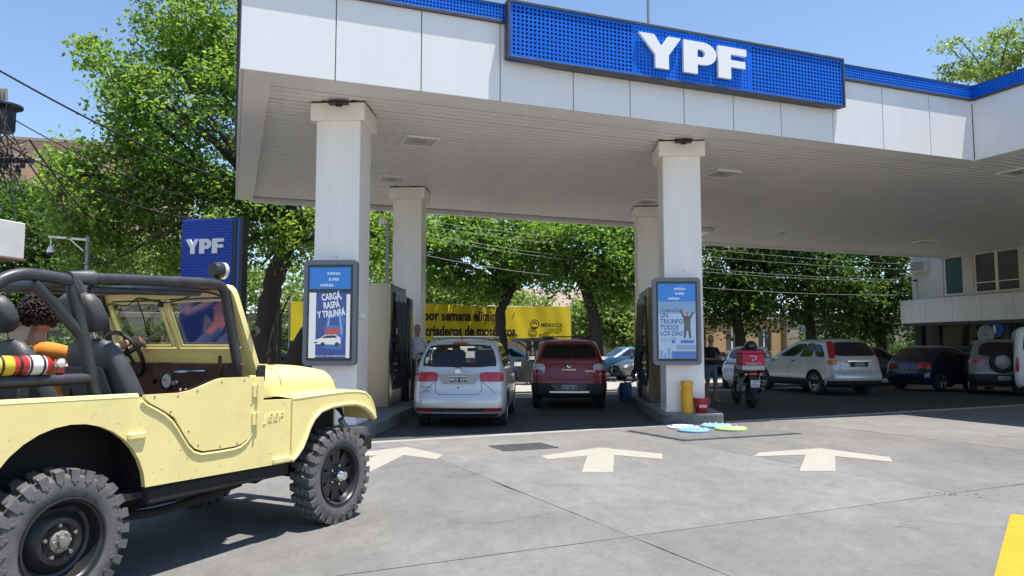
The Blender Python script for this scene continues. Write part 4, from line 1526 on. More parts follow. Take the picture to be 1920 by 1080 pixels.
for a, b in ((23, 49), mirror_q(23, 49)):
    low.patch(a, b, 0.25, 0.46, 0.010, 14).build('sill_cladding', TRIMB, o, 60)
MB().box(-2.215, -2.19, -0.42, 0.42, 0.985, 1.03, 0.008).build('tailgate_handle', CHROME, o)
MB().box(-2.20, -2.185, -0.30, 0.30, 0.84, 0.975, 0.004).build('plate_recess', BLACK, o)
plate(o, -2.20, 0.905, 'KYR 301')
for s in (-1, 1):
    for x in (-0.45, 0.6):
        MB().box(x, x + 0.2, s * 0.905, s * 0.93, 0.98, 1.01, 0.01).build('door_handle', BLACK, o)
panel_lines(o, low, [densify([(37.0, 1.06), (37.0, 0.42)], 5), densify([(29.0, 1.06), (29.0, 0.62), (27.5, 0.5)], 5), densify([(mirror_q(37, 37)[0], 1.06), (mirror_q(37, 37)[0], 0.42)], 5), densify([(mirror_q(29, 29)[0], 1.06), (mirror_q(29, 29)[0], 0.62)], 5),
                     densify([(15.3, 1.06), (15.0, 0.60), (1.0, 0.60), (0.7, 1.06)])])
bars(o, -1.5, 0.2, 0.62, 1.70, BLACK, 0.012)
mirrors(o, 0.85, 1.12, 0.87, SILV2)

# ---------------------------------------------------------------- generic hatch / sedan shapes for the rest
hatch = dict(
    low=[(0.20, -1.80, 1.82, 0.75), (0.28, -1.90, 1.92, 0.81), (0.40, -1.94, 1.95, 0.83), (0.58, -1.93, 1.94, 0.835), (0.68, -1.88, 1.86, 0.83), (0.80, -1.85, 1.6, 0.825), (0.90, -1.82, 1.2, 0.81), (0.95, -1.79, 0.95, 0.79)],
    gh=[(0.93, -1.79, 0.98, 0.785), (1.0, -1.74, 0.86, 0.765), (1.15, -1.60, 0.60, 0.715), (1.27, -1.47, 0.38, 0.665), (1.37, -1.35, 0.18, 0.61), (1.42, -1.25, 0.02, 0.55), (1.45, -1.05, -0.15, 0.42)],
    wheels=(-1.2, 1.22, 0.30, 0.19, 'spoke5'), track=0.72, glass=GLASS_D, see=False, rim=ALU,
    windows=[('rear_window', -0.8, 16.8, 1.0, 1.35, False, 5.0), ('side_window', 24.0, 34.0, 1.0, 1.34, True, 4.0), ('side_window', 35.0, 47.5, 1.0, 1.34, True, 4.0, -1.0), ('windscreen', 53.0, 75.0, 1.0, 1.36, False, 5.0)])
sedan = dict(
    low=[(0.20, -2.0, 1.95, 0.76), (0.28, -2.12, 2.05, 0.82), (0.42, -2.17, 2.1, 0.845), (0.60, -2.16, 2.09, 0.85), (0.75, -2.12, 1.95, 0.845), (0.86, -2.05, 1.6, 0.83), (0.94, -1.9, 1.15, 0.81)],
    gh=[(0.92, -1.55, 1.15, 0.80), (1.0, -1.35, 1.0, 0.77), (1.15, -1.05, 0.68, 0.71), (1.28, -0.82, 0.42, 0.655), (1.38, -0.62, 0.2, 0.60), (1.42, -0.5, 0.05, 0.54), (1.445, -0.35, -0.05, 0.40)],
    wheels=(-1.25, 1.28, 0.305, 0.195, 'spoke5'), track=0.735, glass=GLASS_D, see=False, rim=ALU,
    windows=[('rear_window', -0.8, 16.8, 0.98, 1.35, False, 5.0), ('side_window', 24.0, 34.5, 0.98, 1.34, True, 4.0), ('side_window', 35.3, 48.0, 0.98, 1.34, True, 4.0, -1.0), ('windscreen', 53.0, 75.0, 0.98, 1.36, False, 5.0)])


def lights(o, low, z0, z1, rear=(13.6, 19.5), front=(52.5, 58.5), zf=(0.58, 0.72), e=4):
    for a, b in (rear, mirror_q(*rear)):
        low.patch(a, b, z0, z1, 0.012, e).build('tail_light', REDL, o, 60)
    for a, b in (front, mirror_q(*front)):
        low.patch(a, b, zf[0], zf[1], 0.012, e).build('headlight', CLEARL, o, 60)
    low.patch(59, 69, 0.36, 0.52, 0.01, 6).build('grille', BLACK, o, 60)
    low.patch(-2, 18, 0.215, 0.30, 0.008, 10).build('valance', TRIMB, o, 60)


def plain_car(name, label, loc, rotz, spec, pm, group=None, plate_txt=None, zl=(0.72, 0.92), **kw):
    o, low, gh = car(name, label, 'car', loc, rotz, spec, pm, group)
    lights(o, low, *zl, **kw)
    mirrors(o, 0.62, 1.0, spec['low'][-1][3], pm)
    panel_lines(o, low, [densify([(35, 0.92), (35, 0.36)], 5), densify([(mirror_q(35, 35)[0], 0.92), (mirror_q(35, 35)[0], 0.36)], 5), densify([(47.6, 0.92), (47.6, 0.36)], 5), densify([(mirror_q(47.6, 47.6)[0], 0.92), (mirror_q(47.6, 47.6)[0], 0.36)], 5)])
    if plate_txt:
        plate(o, low.p(8, 0.70).x - 0.012, 0.70, plate_txt)
    return o, low


BLUEP = paint('dark blue paint', (0.008, 0.02, 0.055), 0.22, 0.3)
o, low = plain_car('dark_hatchback', 'dark blue hatchback parked across beside the silver SUV', (14.6, 25.05, 0), R(24), hatch, BLUEP, None, 'LZB 714')
o, low = plain_car('grey_saloon', 'dark grey saloon mostly hidden behind the silver SUV', (13.4, 28.6, 0), R(200), sedan, paint('dark grey paint', (0.075, 0.078, 0.085), 0.3, 0.4), None, None)

# compact SUV with a spare wheel on its tailgate
WHP = paint('pearl white paint', (0.21, 0.205, 0.205), 0.3)
eco = dict(crv)
eco.update(low=[(0.28, -1.85, 1.9, 0.80), (0.36, -1.95, 2.0, 0.86), (0.5, -1.99, 2.03, 0.88), (0.68, -1.98, 2.02, 0.885), (0.80, -1.95, 1.95, 0.88), (0.95, -1.92, 1.6, 0.87), (1.06, -1.90, 1.15, 0.85)],
           gh=[(1.04, -1.90, 1.15, 0.845), (1.12, -1.87, 1.0, 0.825), (1.28, -1.78, 0.68, 0.78), (1.42, -1.68, 0.42, 0.73), (1.54, -1.57, 0.2, 0.68), (1.60, -1.48, 0.05, 0.62), (1.65, -1.30, -0.2, 0.45)],
           wheels=(-1.25, 1.27, 0.335, 0.21, 'spoke5'), track=0.76,
           windows=[('rear_window', 0.2, 15.8, 1.15, 1.55, False, 5.0), ('side_window', 24.0, 34.0, 1.12, 1.52, True, 4.0), ('side_window', 35.0, 48.0, 1.12, 1.52, True, 4.0), ('windscreen', 53.0, 75.0, 1.12, 1.54, False, 5.0)])
o, low, gh = car('compact_suv', 'white compact SUV carrying a black spare wheel on its tailgate', 'car', (15.45, 23.6, 0), R(62), eco, WHP)
lights(o, low, 0.93, 1.04, (13.4, 20.5))
low.patch(-7, 23, 0.29, 0.62, 0.012, 14).build('rear_bumper', TRIMB, o, 60)
sp = MB().lathe([(0.0, -2.16), (0.30, -2.15), (0.335, -2.10), (0.335, -1.96), (0.0, -1.96)], 30, 'x', (0, 0.03, 0.98)).build('spare_wheel', RUBBER, o)
MB().lathe([(0.0, -2.175), (0.16, -2.17), (0.2, -2.155)], 24, 'x', (0, 0.03, 0.98)).build('wheel_cover', GREYM, sp)
plate(o, -2.02, 0.50, 'MXJ 270')
mirrors(o, 0.8, 1.1, 0.85, WHP)

# white van cut by the right edge of the picture
van = dict(
    low=[(0.25, -2.2, 2.25, 0.86), (0.34, -2.3, 2.38, 0.93), (0.5, -2.33, 2.42, 0.95), (0.8, -2.33, 2.35, 0.955), (1.0, -2.33, 2.1, 0.95), (1.15, -2.32, 1.75, 0.945)],
    gh=[(1.13, -2.32, 1.75, 0.943), (1.3, -2.31, 1.55, 0.93), (1.6, -2.29, 1.22, 0.90), (1.85, -2.27, 0.95, 0.865), (1.95, -2.22, 0.8, 0.82), (2.0, -2.1, 0.6, 0.7)],
    wheels=(-1.45, 1.5, 0.33, 0.21, 'steel'), track=0.81, glass=GLASS_D, see=False, rim=GREYM, rear=(0.12, 0.14), grear=(0.12, 0.14), bow_r=0.03,
    windows=[('rear_window', 0.6, 7.2, 1.28, 1.80, False, 6.0), ('rear_window', 8.8, 15.4, 1.28, 1.80, False, 6.0), ('side_window', 40.0, 49.0, 1.2, 1.72, True, 5.0), ('windscreen', 53.0, 75.0, 1.2, 1.8, False, 5.0)])
o, low, gh = car('white_van', 'white panel van cut off by the right edge of the picture', 'van', (16.35, 22.55, 0), R(58), van, paint('van white', (0.72, 0.72, 0.70), 0.35))
lights(o, low, 0.72, 1.13, (16.3, 19.0))
text('lettering', 'GN', 0.09, TRIM, o, (-2.37, 0.55, 1.02), (PI / 2, 0, -PI / 2), 0.001)

# small white crossover facing the camera, beyond the motorcycle
WH2 = paint('white paint', (0.74, 0.74, 0.74), 0.3)
o, low = plain_car('white_crossover', 'white crossover with black grille facing the pumps behind the motorcycle', (8.75, 27.3, -0.012), R(248), hatch, WH2, None, None, front=(51.5, 57.0), zf=(0.56, 0.68))
low.patch(57.5, 70.5, 0.60, 0.72, 0.016, 6).build('upper_grille', BLACK, o, 60)
low.patch(57.0, 71.0, 0.30, 0.44, 0.016, 8).build('lower_grille', BLACK, o, 60)
# cars on the street
plain_car('street_car', 'grey hatchback driving past behind the red car', (6.15, 31.9, -0.03), R(200), hatch, paint('mid grey paint', (0.20, 0.205, 0.215), 0.3, 0.4), 'cars on the street')
plain_car('street_car', 'bright blue car parked across the street behind the grey hatchback', (5.9, 36.9, -0.03), R(20), sedan, paint('sky blue paint', (0.035, 0.12, 0.25), 0.3), 'cars on the street')
plain_car('street_car', 'pale blue car seen between the silver car and the red car', (-0.1, 34.6, -0.03), R(21), sedan, paint('pale blue paint', (0.22, 0.32, 0.48), 0.3), 'cars on the street')
plain_car('street_car', 'white car passing behind the silver estate', (-4.2, 31.0, -0.03), R(201), hatch, WH2, 'cars on the street')
plain_car('street_car', 'dark teal car between the jeep and the left screen', (-9.0, 27.9, -0.03), R(21), sedan, paint('teal paint', (0.01, 0.055, 0.07), 0.25), 'cars on the street')
plain_car('street_car', 'dark blue car parked behind the blue one across the street', (10.2, 38.5, -0.03), R(20), hatch, paint('navy paint', (0.02, 0.04, 0.12), 0.3), 'cars on the street')
# ================================================================== delivery motorcycle (local x forward)
mo = thing('motorcycle', 'black delivery motorcycle with a red food box standing on its stand', 'motorcycle', (5.64, 18.05, 0), R(88))
FR_, RR_ = 0.66, -0.62
for x, st in ((FR_, 0.30), (RR_, 0.31)):
    w = 0.05 if x > 0 else 0.062
    t = MB().lathe([(st * 0.80, -w), (st * 0.93, -w), (st, -w * 0.4), (st, w * 0.4), (st * 0.93, w), (st * 0.80, w)], 30, 'y', closed=True).build('wheel', RUBBER, mo, 40, True, (x, 0, st))
    rb = MB().lathe([(st * 0.82, -0.035), (st * 0.74, -0.03), (st * 0.74, 0.03), (st * 0.82, 0.035)], 26, 'y', closed=True)
    for k in range(6):
        rb.box(0.03, st * 0.76, -0.012, 0.012, -0.014, 0.014, 0.004, 0, Matrix.Rotation(k * PI / 3, 4, 'Y'))
    rb.lathe([(0.0, -0.06), (0.04, -0.06), (0.04, 0.06), (0.0, 0.06)], 12, 'y')
    rb.build('rim', BLACKM, t)
MBK = mat('motorcycle black', (0.012, 0.012, 0.014), 0.25, coat=0.5)
f = MB()
for s in (-1, 1):
    f.tube([(FR_, s * 0.09, 0.30), (0.44, s * 0.09, 0.86), (0.40, s * 0.09, 0.98)], 0.022, 7)
f.build('fork', GREYM, mo)
MB().tube([(0.40, 0, 0.92), (0.30, 0, 0.55), (0.0, 0, 0.33), (-0.25, 0, 0.36), (-0.30, 0, 0.62), (0.2, 0, 0.74)], 0.026, 7).build('frame', BLACKM, mo)
MB().tube([(-0.2, 0.1, 0.36), (RR_, 0.1, 0.31)], [0.03, 0.024], 7).tube([(-0.2, -0.1, 0.36), (RR_, -0.1, 0.31)], [0.03, 0.024], 7).build('swing_arm', BLACKM, mo)
MB().cbox((0.05, 0, 0.42), (0.34, 0.26, 0.24), 0.05).cbox((0.16, 0, 0.60), (0.16, 0.16, 0.2), 0.03).build('engine', GREYM, mo)
tk = MB()
tk.grid([[(x, y * math.sin(a), z + h * math.cos(a)) for a in np.linspace(-PI / 2 - 0.3, PI / 2 + 0.3, 11)] for x, y, z, h in ((0.40, 0.06, 0.80, 0.05), (0.36, 0.12, 0.80, 0.13), (0.22, 0.15, 0.78, 0.17), (0.05, 0.12, 0.76, 0.14), (-0.04, 0.08, 0.76, 0.06))])
tk.build('tank', MBK, mo, 60)
MB().cbox((-0.32, 0, 0.80), (0.62, 0.24, 0.09), 0.035).build('seat', BLACK, mo)
MB().prism([(-0.1, 0.62), (-0.62, 0.80), (-0.74, 0.88), (-0.6, 0.72), (-0.3, 0.56)], 'y', -0.11, 0.11).build('side_panel', MBK, mo)
MB().cbox((-0.80, 0, 0.80), (0.09, 0.20, 0.10), 0.03).build('tail_light', REDL, mo)
MB().prism([(-0.70, 0.78), (-0.86, 0.74), (-0.98, 0.46), (-0.92, 0.45), (-0.80, 0.70)], 'y', -0.08, 0.08).build('rear_mudguard', BLACK, mo)
pl_ = MB().box(-0.965, -0.958, -0.10, 0.10, 0.50, 0.66, 0.002).build('number_plate', PLATEW, mo)
text('lettering', 'A37', 0.075, mat('plate blue', (0.05, 0.08, 0.2), 0.5), pl_, (-0.968, 0, 0.615), (PI / 2, 0, -PI / 2), 0.0008, 0.01)
text('lettering', '850A', 0.075, mat('plate blue', (0.05, 0.08, 0.2), 0.5), pl_, (-0.968, 0, 0.54), (PI / 2, 0, -PI / 2), 0.0008, 0.01)
MB().tube([(0.36, 0.36, 0.98), (0.40, 0.30, 1.02), (0.42, 0.1, 1.0), (0.42, -0.1, 1.0), (0.40, -0.30, 1.02), (0.36, -0.36, 0.98)], 0.014, 7).build('handlebar', BLACKM, mo)
for s in (-1, 1):
    m_ = MB().tube([(0.40, s * 0.26, 1.02), (0.42, s * 0.34, 1.2)], 0.007, 5)
    m_.lathe([(0.0, -0.012), (0.055, -0.01), (0.065, 0.0), (0.05, 0.02), (0.0, 0.03)], 14, 'x', (0.42, s * 0.37, 1.24))
    m_.build('mirror', mat('mirror chrome', (0.55, 0.57, 0.6), 0.12, metal=0.9), mo)
    MB().lathe([(0.0, -0.025), (0.028, -0.02), (0.03, 0.02), (0.0, 0.03)], 10, 'x', (-0.83, s * 0.17, 0.79)).tube([(-0.82, s * 0.09, 0.79), (-0.82, s * 0.16, 0.79)], 0.008, 5).build('indicator', AMBER, mo)
MB().lathe([(0.0, 0.53), (0.07, 0.52), (0.085, 0.46), (0.05, 0.40), (0.0, 0.40)], 16, 'x', (0, 0, 0.90)).build('headlight', CHROME, mo)
MB().prism([(0.35, 0.58), (0.64, 0.62), (0.88, 0.50), (0.90, 0.46), (0.64, 0.585), (0.36, 0.54)], 'y', -0.065, 0.065).build('front_mudguard', MBK, mo)
MB().tube([(0.0, -0.14, 0.32), (-0.3, -0.16, 0.28), (-0.5, -0.17, 0.36)], 0.03, 8).tube([(-0.48, -0.17, 0.35), (-0.95, -0.18, 0.46)], [0.04, 0.045], 10).build('exhaust', BLACKM, mo)
MB().tube([(-0.05, 0.12, 0.3), (-0.02, 0.26, 0.02)], 0.012, 6).build('side_stand', BLACKM, mo)
MB().tube([(-0.25, 0.12, 0.8), (-0.75, 0.12, 0.87), (-0.75, -0.12, 0.87), (-0.25, -0.12, 0.8)], 0.01, 6).build('rack', GREYM, mo)
# the box stands on the rack: a thing of its own
bx = thing('delivery_box', 'red and white insulated food delivery box on the motorcycle rack', 'box', mo.matrix_basis @ Vector((-0.62, 0, 0.885)), R(88))
bx.location = Vector((5.64, 18.05, 0)) + Matrix.Rotation(R(88), 3, 'Z') @ Vector((-0.62, 0, 0.885))
RED = mat('delivery red', (0.62, 0.015, 0.06), 0.45, var=0.06, vscale=5)
MB().box(-0.25, 0.25, -0.262, 0.262, 0.0, 0.11, 0.012).build('white_base', mat('box white', (0.62, 0.60, 0.58), 0.5), bx)
MB().box(-0.252, 0.252, -0.264, 0.264, 0.11, 0.38, 0.012).build('red_body', RED, bx)
MB().box(-0.26, 0.26, -0.272, 0.272, 0.38, 0.46, 0.016).build('lid', RED, bx)
PNK = mat('delivery print', (0.75, 0.52, 0.55), 0.5)
for (a, b, c, d) in ((0.02, 0.085, 0.315, 0.34), (-0.07, 0.03, 0.315, 0.34), (-0.075, -0.05, 0.265, 0.34), (-0.07, 0.03, 0.245, 0.268), (0.0, 0.03, 0.205, 0.268)):
    MB().box(-0.2570, -0.2535, a, b, c, d).build('logo_print', PNK, bx, 0)
text('lettering', 'PedidosYa', 0.085, PNK, bx, (-0.257, 0, 0.155), (PI / 2, 0, -PI / 2), 0.0006, 0.014)
hp = thing('crash_helmet', 'black crash helmet and jacket bundle lying on the delivery box', 'helmet', bx.location + Vector((0.02, 0.02, 0.46)), R(60))
hm = MB()
hm.grid([[(0.17 * math.cos(t) * math.cos(p), 0.15 * math.cos(t) * math.sin(p), 0.10 + 0.13 * math.sin(t)) for p in np.linspace(0, 2 * PI, 19)] for t in np.linspace(-0.9, PI / 2, 9)])
hm.build('shell', mat('helmet black', (0.012, 0.013, 0.02), 0.2, coat=0.8), hp, 60)
MB().cbox((0.13, 0, 0.11), (0.1, 0.2, 0.09), 0.03).build('visor', OPG, hp)
MB().cbox((-0.1, 0.02, 0.03), (0.26, 0.34, 0.07), 0.03).build('jacket', mat('dark cloth', (0.02, 0.022, 0.03), 0.9), hp)
# ================================================================== yellow open jeep (local x forward, y left)
JA = R(63.76)
JO = Vector((-2.68, 5.51, 0))
YP = mat('faded yellow paint', (0.80, 0.69, 0.285), 0.42, var=0.04, vscale=2.5, coat=0.25, bump=0.03, bscale=18)
_nt = YP.node_tree
_b = _nt.nodes['Principled BSDF']
_src = _b.inputs['Base Color'].links[0].from_socket
_tc = _nt.nodes.new('ShaderNodeTexCoord')


def _layer(src, scale, lo, hi, col, amount, detail=6):
    n = _nt.nodes.new('ShaderNodeTexNoise')
    n.inputs['Scale'].default_value = scale
    n.inputs['Detail'].default_value = detail
    n.inputs['Roughness'].default_value = 0.7
    _nt.links.new(_tc.outputs['Object'], n.inputs['Vector'])
    r = _nt.nodes.new('ShaderNodeMapRange')
    r.inputs['From Min'].default_value = lo
    r.inputs['From Max'].default_value = hi
    r.inputs['To Max'].default_value = amount
    _nt.links.new(n.outputs[0], r.inputs[0])
    mx = _nt.nodes.new('ShaderNodeMix')
    mx.data_type = 'RGBA'
    mx.inputs[7].default_value = (*col, 1)
    _nt.links.new(r.outputs[0], mx.inputs[0])
    _nt.links.new(src, mx.inputs[6])
    return mx.outputs[2]


_src = _layer(_src, 3.0, 0.5, 0.75, (0.52, 0.45, 0.24), 0.40)        # chalky dust
_src = _layer(_src, 30.0, 0.665, 0.69, (0.20, 0.12, 0.05), 0.8, 4)   # stone chips
_nt.links.new(_src, _b.inputs['Base Color'])
RUST = mat('rusty brown dash', (0.085, 0.042, 0.022), 0.8, var=0.5, vscale=7, bump=0.3, bscale=30)
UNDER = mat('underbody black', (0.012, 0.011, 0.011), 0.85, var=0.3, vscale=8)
CAGE = mat('roll cage black', (0.035, 0.036, 0.040), 0.42, var=0.3, vscale=9, bump=0.12, bscale=30)
VINYL = mat('black vinyl', (0.060, 0.061, 0.066), 0.5, var=0.15, vscale=8, bump=0.15, bscale=70)
VINYL2 = mat('grey seat cloth', (0.115, 0.112, 0.11), 0.7, var=0.15, vscale=10)
jp = thing('open_jeep', 'faded yellow open jeep with black roll cage and knobbly tyres', 'jeep', JO, JA)
YS = 0.82
ARC = [(-1.12 + 0.47 * math.cos(a), 0.555 + 0.46 * math.sin(a)) for a in np.linspace(PI - 0.02, 0.08, 17)]
DOOR_LOW = [(-0.69, 1.125), (-0.66, 1.10), (-0.60, 1.07), (-0.53, 1.03), (-0.475, 0.985), (-0.43, 0.93), (-0.385, 0.865), (-0.345, 0.81), (-0.30, 0.77), (-0.24, 0.748), (-0.1, 0.745), (0.04, 0.747), (0.10, 0.757), (0.155, 0.785), (0.195, 0.83), (0.21, 0.88), (0.21, 1.20)]
DOOR_TOP = [(0.205, 1.205), (0.19, 1.222), (0.14, 1.23), (-0.08, 1.232), (-0.13, 1.225), (-0.20, 1.205), (-0.27, 1.182), (-0.34, 1.162), (-0.43, 1.15), (-0.69, 1.152)]
side_poly = [(-1.74, 0.60)] + ARC + [(0.585, 0.572), (0.585, 1.045), (0.30, 1.055), (0.30, 1.225), (0.215, 1.225)] + DOOR_LOW[::-1] + [(-0.70, 1.14), (-1.74, 1.155)]
for s in (-1, 1):
    MB().prism(side_poly, 'y', s * YS, s * (YS - 0.035)).build('side_panel', YP, jp, 25)
    # rolled rim along the top of the tub
    MB().tube([(-1.74, s * (YS - 0.02), 1.155), (-0.72, s * (YS - 0.02), 1.142)], 0.022, 8).build('tub_rim', YP, jp)
    # beaded edge round the door opening
    MB().tube([(p[0] - 0.012, s * (YS + 0.002), p[1] - 0.012) for p in DOOR_LOW], 0.011, 6).build('door_bead', YP, jp)
    # pressed ribs
    MB().box(-1.74, -1.575, s * (YS - 0.01), s * (YS + 0.022), 0.855, 0.905, 0.012).build('rib', YP, jp)
    MB().box(-0.79, -0.665, s * (YS - 0.01), s * (YS + 0.022), 0.885, 0.935, 0.012).build('rib', YP, jp)
    MB().box(0.40, 0.59, s * (YS - 0.01), s * (YS + 0.02), 0.575, 0.625, 0.012).build('rib', YP, jp)
    # inner wheel box
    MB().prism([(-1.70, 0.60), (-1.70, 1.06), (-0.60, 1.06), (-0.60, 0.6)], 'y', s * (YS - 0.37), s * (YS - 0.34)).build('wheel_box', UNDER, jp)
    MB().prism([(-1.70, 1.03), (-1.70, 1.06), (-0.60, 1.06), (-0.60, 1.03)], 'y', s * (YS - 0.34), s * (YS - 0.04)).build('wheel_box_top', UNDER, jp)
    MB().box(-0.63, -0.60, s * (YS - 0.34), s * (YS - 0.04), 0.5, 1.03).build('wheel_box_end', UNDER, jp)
    MB().box(-0.62, 0.60, s * (YS - 0.10), s * (YS - 0.02), 0.475, 0.575, 0.012).build('rocker', UNDER, jp)
    # door panel with hinges
    dpl = [(p[0] + 0.010 * (1 if p[0] < 0 else -1) * (1 if abs(p[0] + 0.24) > 0.2 else 0), p[1] + 0.010 * (p[1] < 1.0)) for p in DOOR_LOW] + DOOR_TOP
    d = MB().prism(dpl, 'y', s * (YS + 0.012), s * (YS - 0.012)).build('door', YP, jp, 25)
    hg = MB()
    rv = MB()
    for z in (1.13, 0.93):
        hg.box(0.175, 0.245, s * (YS + 0.012), s * (YS + 0.026), z - 0.045, z + 0.045, 0.004)
        hg.tube([(0.213, s * (YS + 0.03), z - 0.05), (0.213, s * (YS + 0.03), z + 0.05)], 0.010, 6)
    hg.build('hinge', YP, d)
    for p in [(-0.62, 1.135), (-0.45, 1.13), (-0.3, 1.155), (-0.1, 1.205), (0.1, 1.21), (0.17, 1.03), (-0.28, 0.80), (0.05, 0.775), (-0.1, 0.772), (-0.36, 0.90), (-0.5, 1.035)]:
        rv.lathe([(0.0, s * (YS + 0.016)), (0.006, s * (YS + 0.0145)), (0.007, s * (YS + 0.011))], 6, 'y', (p[0], 0, p[1]))
    rv.build('rivet', mat('dull rivet', (0.25, 0.21, 0.10), 0.5, metal=0.3), d)
    # dark sheet standing in for the gap shadow behind the door edge
    MB().prism([(p[0], p[1]) for p in DOOR_LOW] + DOOR_TOP, 'y', s * (YS - 0.05), s * (YS - 0.055)).build('door_gap_shadow', UNDER, jp, 0)
# embossed name on the cowl side
for s in (-1,):
    t = text('lettering', 'JEEP', 0.085, YP, jp, (0.405, -YS - 0.0005, 0.925), (PI / 2, 0, 0), 0.005, 0.002, sx=1.15, shear=0.15, space=1.15)
MB().box(-1.74, 0.30, -YS + 0.05, YS - 0.05, 0.52, 0.56).build('floor', UNDER, jp)
MB().box(-1.75, -1.715, -YS + 0.01, YS - 0.01, 0.58, 1.14, 0.008).build('tailgate', YP, jp)

# ---- hood: stations along x, rounded section
def hood_sec(x):
    t = (x - 0.30) / 1.20
    hw = 0.655 - 0.11 * t
    top = 1.315 - 0.022 * t - 0.02 * t * t
    if x > 1.32:
        f = (x - 1.32) / 0.18
        top -= 0.13 * f ** 2.2
        hw -= 0.02 * f
    zb = 1.05 + 0.02 * t
    pts = []
    rc = 0.13
    n = 8
    pts.append((x, -hw, zb))
    for k in range(n + 1):
        a = PI / 2 * k / n
        pts.append((x, -hw + rc * (1 - math.cos(a)), top - 0.035 - rc + rc * math.sin(a)))
    for k in range(1, 8):
        y = (-hw + rc) * (1 - k / 4)
        pts.append((x, y, top - 0.035 * (y / (hw - rc)) ** 2))
    for k in range(n, -1, -1):
        a = PI / 2 * k / n
        pts.append((x, hw - rc * (1 - math.cos(a)), top - 0.035 - rc + rc * math.sin(a)))
    pts.append((x, hw, zb))
    return pts


HS = [hood_sec(x) for x in np.concatenate([np.linspace(0.315, 1.32, 12), np.linspace(1.35, 1.50, 7)])]
mb = MB().grid(HS)
mb.add(HS[-1], [tuple(range(len(HS[-1])))])
mb.build('hood', YP, jp, 40)
CS = [hood_sec(x) for x in np.linspace(0.18, 0.31, 4)]
MB().grid(CS).build('cowl', YP, jp, 40)
MB().tube([HS[4][k] for k in range(1, 26)], 0.004, 4).build('hood_crease', UNDER, jp)
MB().cbox((0.72, -0.30, 1.30), (0.07, 0.025, 0.012), 0.004).cbox((0.98, -0.22, 1.29), (0.07, 0.025, 0.012), 0.004).build('hood_stain', RUST, jp)
MB().cbox((1.44, -0.53, 1.12), (0.03, 0.02, 0.06), 0.004).build('hood_latch', GREYM, jp)
MB().box(1.46, 1.50, -0.50, 0.50, 0.62, 1.13, 0.02).build('grille', YP, jp)
for k in range(7):
    MB().box(1.498, 1.506, -0.21 + 0.06 * k, -0.185 + 0.06 * k, 0.72, 1.05).build('grille_slot', UNDER, jp, 0)
for s in (-1, 1):
    MB().lathe([(0.0, 1.54), (0.07, 1.53), (0.09, 1.50)], 18, 'x', (0, s * 0.37, 0.95)).build('headlight', CLEARL, jp)
MB().box(0.30, 1.46, -0.50, 0.50, 0.62, 1.03).build('engine_bay', UNDER, jp)

# ---- front fenders
FO = [(0.585, 1.048), (0.9, 1.06), (1.21, 1.068), (1.38, 1.062), (1.48, 1.045), (1.545, 1.005), (1.59, 0.95), (1.62, 0.885), (1.635, 0.815)]
FI = [(0.585, 0.572), (0.63, 0.60), (0.69, 0.655), (0.73, 0.72), (0.77, 0.80), (0.82, 0.865), (0.90, 0.918), (1.03, 0.945), (1.2, 0.952), (1.34, 0.945), (1.46, 0.915), (1.55, 0.862), (1.615, 0.80)]
for s in (-1, 1):
    y1 = s * (YS + 0.015)
    mb = MB().prism(FI + FO[::-1], 'y', y1, y1 - s * 0.03)
    # top sheet from the outer edge in to the hood side
    mb.grid([[(p[0], y1 - s * 0.012, p[1] + 0.004) for p in FO], [(p[0], s * 0.70, p[1] + 0.014) for p in FO], [(p[0], s * 0.48, p[1] + 0.014) for p in FO]])
    mb.grid([[(p[0], y1 - s * 0.012, p[1] - 0.014) for p in FO], [(p[0], s * 0.48, p[1] - 0.006) for p in FO]])
    mb.build('front_fender', YP, jp, 28)
    MB().tube([(p[0], y1 + s * 0.004, p[1] + 0.012) for p in FI], 0.017, 8).build('fender_lip', YP, jp)
    MB().tube([(p[0], y1 - s * 0.012, p[1] - 0.004) for p in FO], 0.016, 8).build('fender_edge', YP, jp)
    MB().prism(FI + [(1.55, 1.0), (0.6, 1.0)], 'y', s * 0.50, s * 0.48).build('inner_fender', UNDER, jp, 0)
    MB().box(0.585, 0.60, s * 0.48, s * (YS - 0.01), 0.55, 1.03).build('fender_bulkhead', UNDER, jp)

# ---- windscreen frame, leaning back, with two panes
WM = Matrix.Translation((0.335, 0, 1.24)) @ Matrix.Rotation(R(-23.5), 4, 'Y')      # local z runs up the frame
WH, WW = 0.70, 0.745
outer = rrect(2 * WW, WH, 0.09, 6, 0, WH / 2)
fr_ = MB()
fr_.prism([(-WW, 0.0), (WW, 0.0), (WW, 0.215), (-WW, 0.215)], 'x', -0.02, 0.02, 0, WM)
fr_.prism([(-WW + 0.07, WH - 0.075), (WW - 0.07, WH - 0.075), (WW - 0.07, WH), (-WW + 0.07, WH)], 'x', -0.022, 0.022, 0, WM)
for s in (-1, 1):
    fr_.prism([(s * WW, 0.215), (s * (WW - 0.085), 0.215), (s * (WW - 0.085), WH - 0.12), (s * (WW - 0.11), WH - 0.075), (s * (WW - 0.07), WH), (s * (WW - 0.03), WH - 0.012), (s * (WW - 0.008), WH - 0.04), (s * WW, WH - 0.08)], 'x', -0.022, 0.022, 0, WM)
fr_.prism([(-0.018, 0.215), (0.018, 0.215), (0.018, WH - 0.075), (-0.018, WH - 0.075)], 'x', -0.024, 0.016, 0, WM)
ws = fr_.build('windscreen_frame', YP, jp, 30)
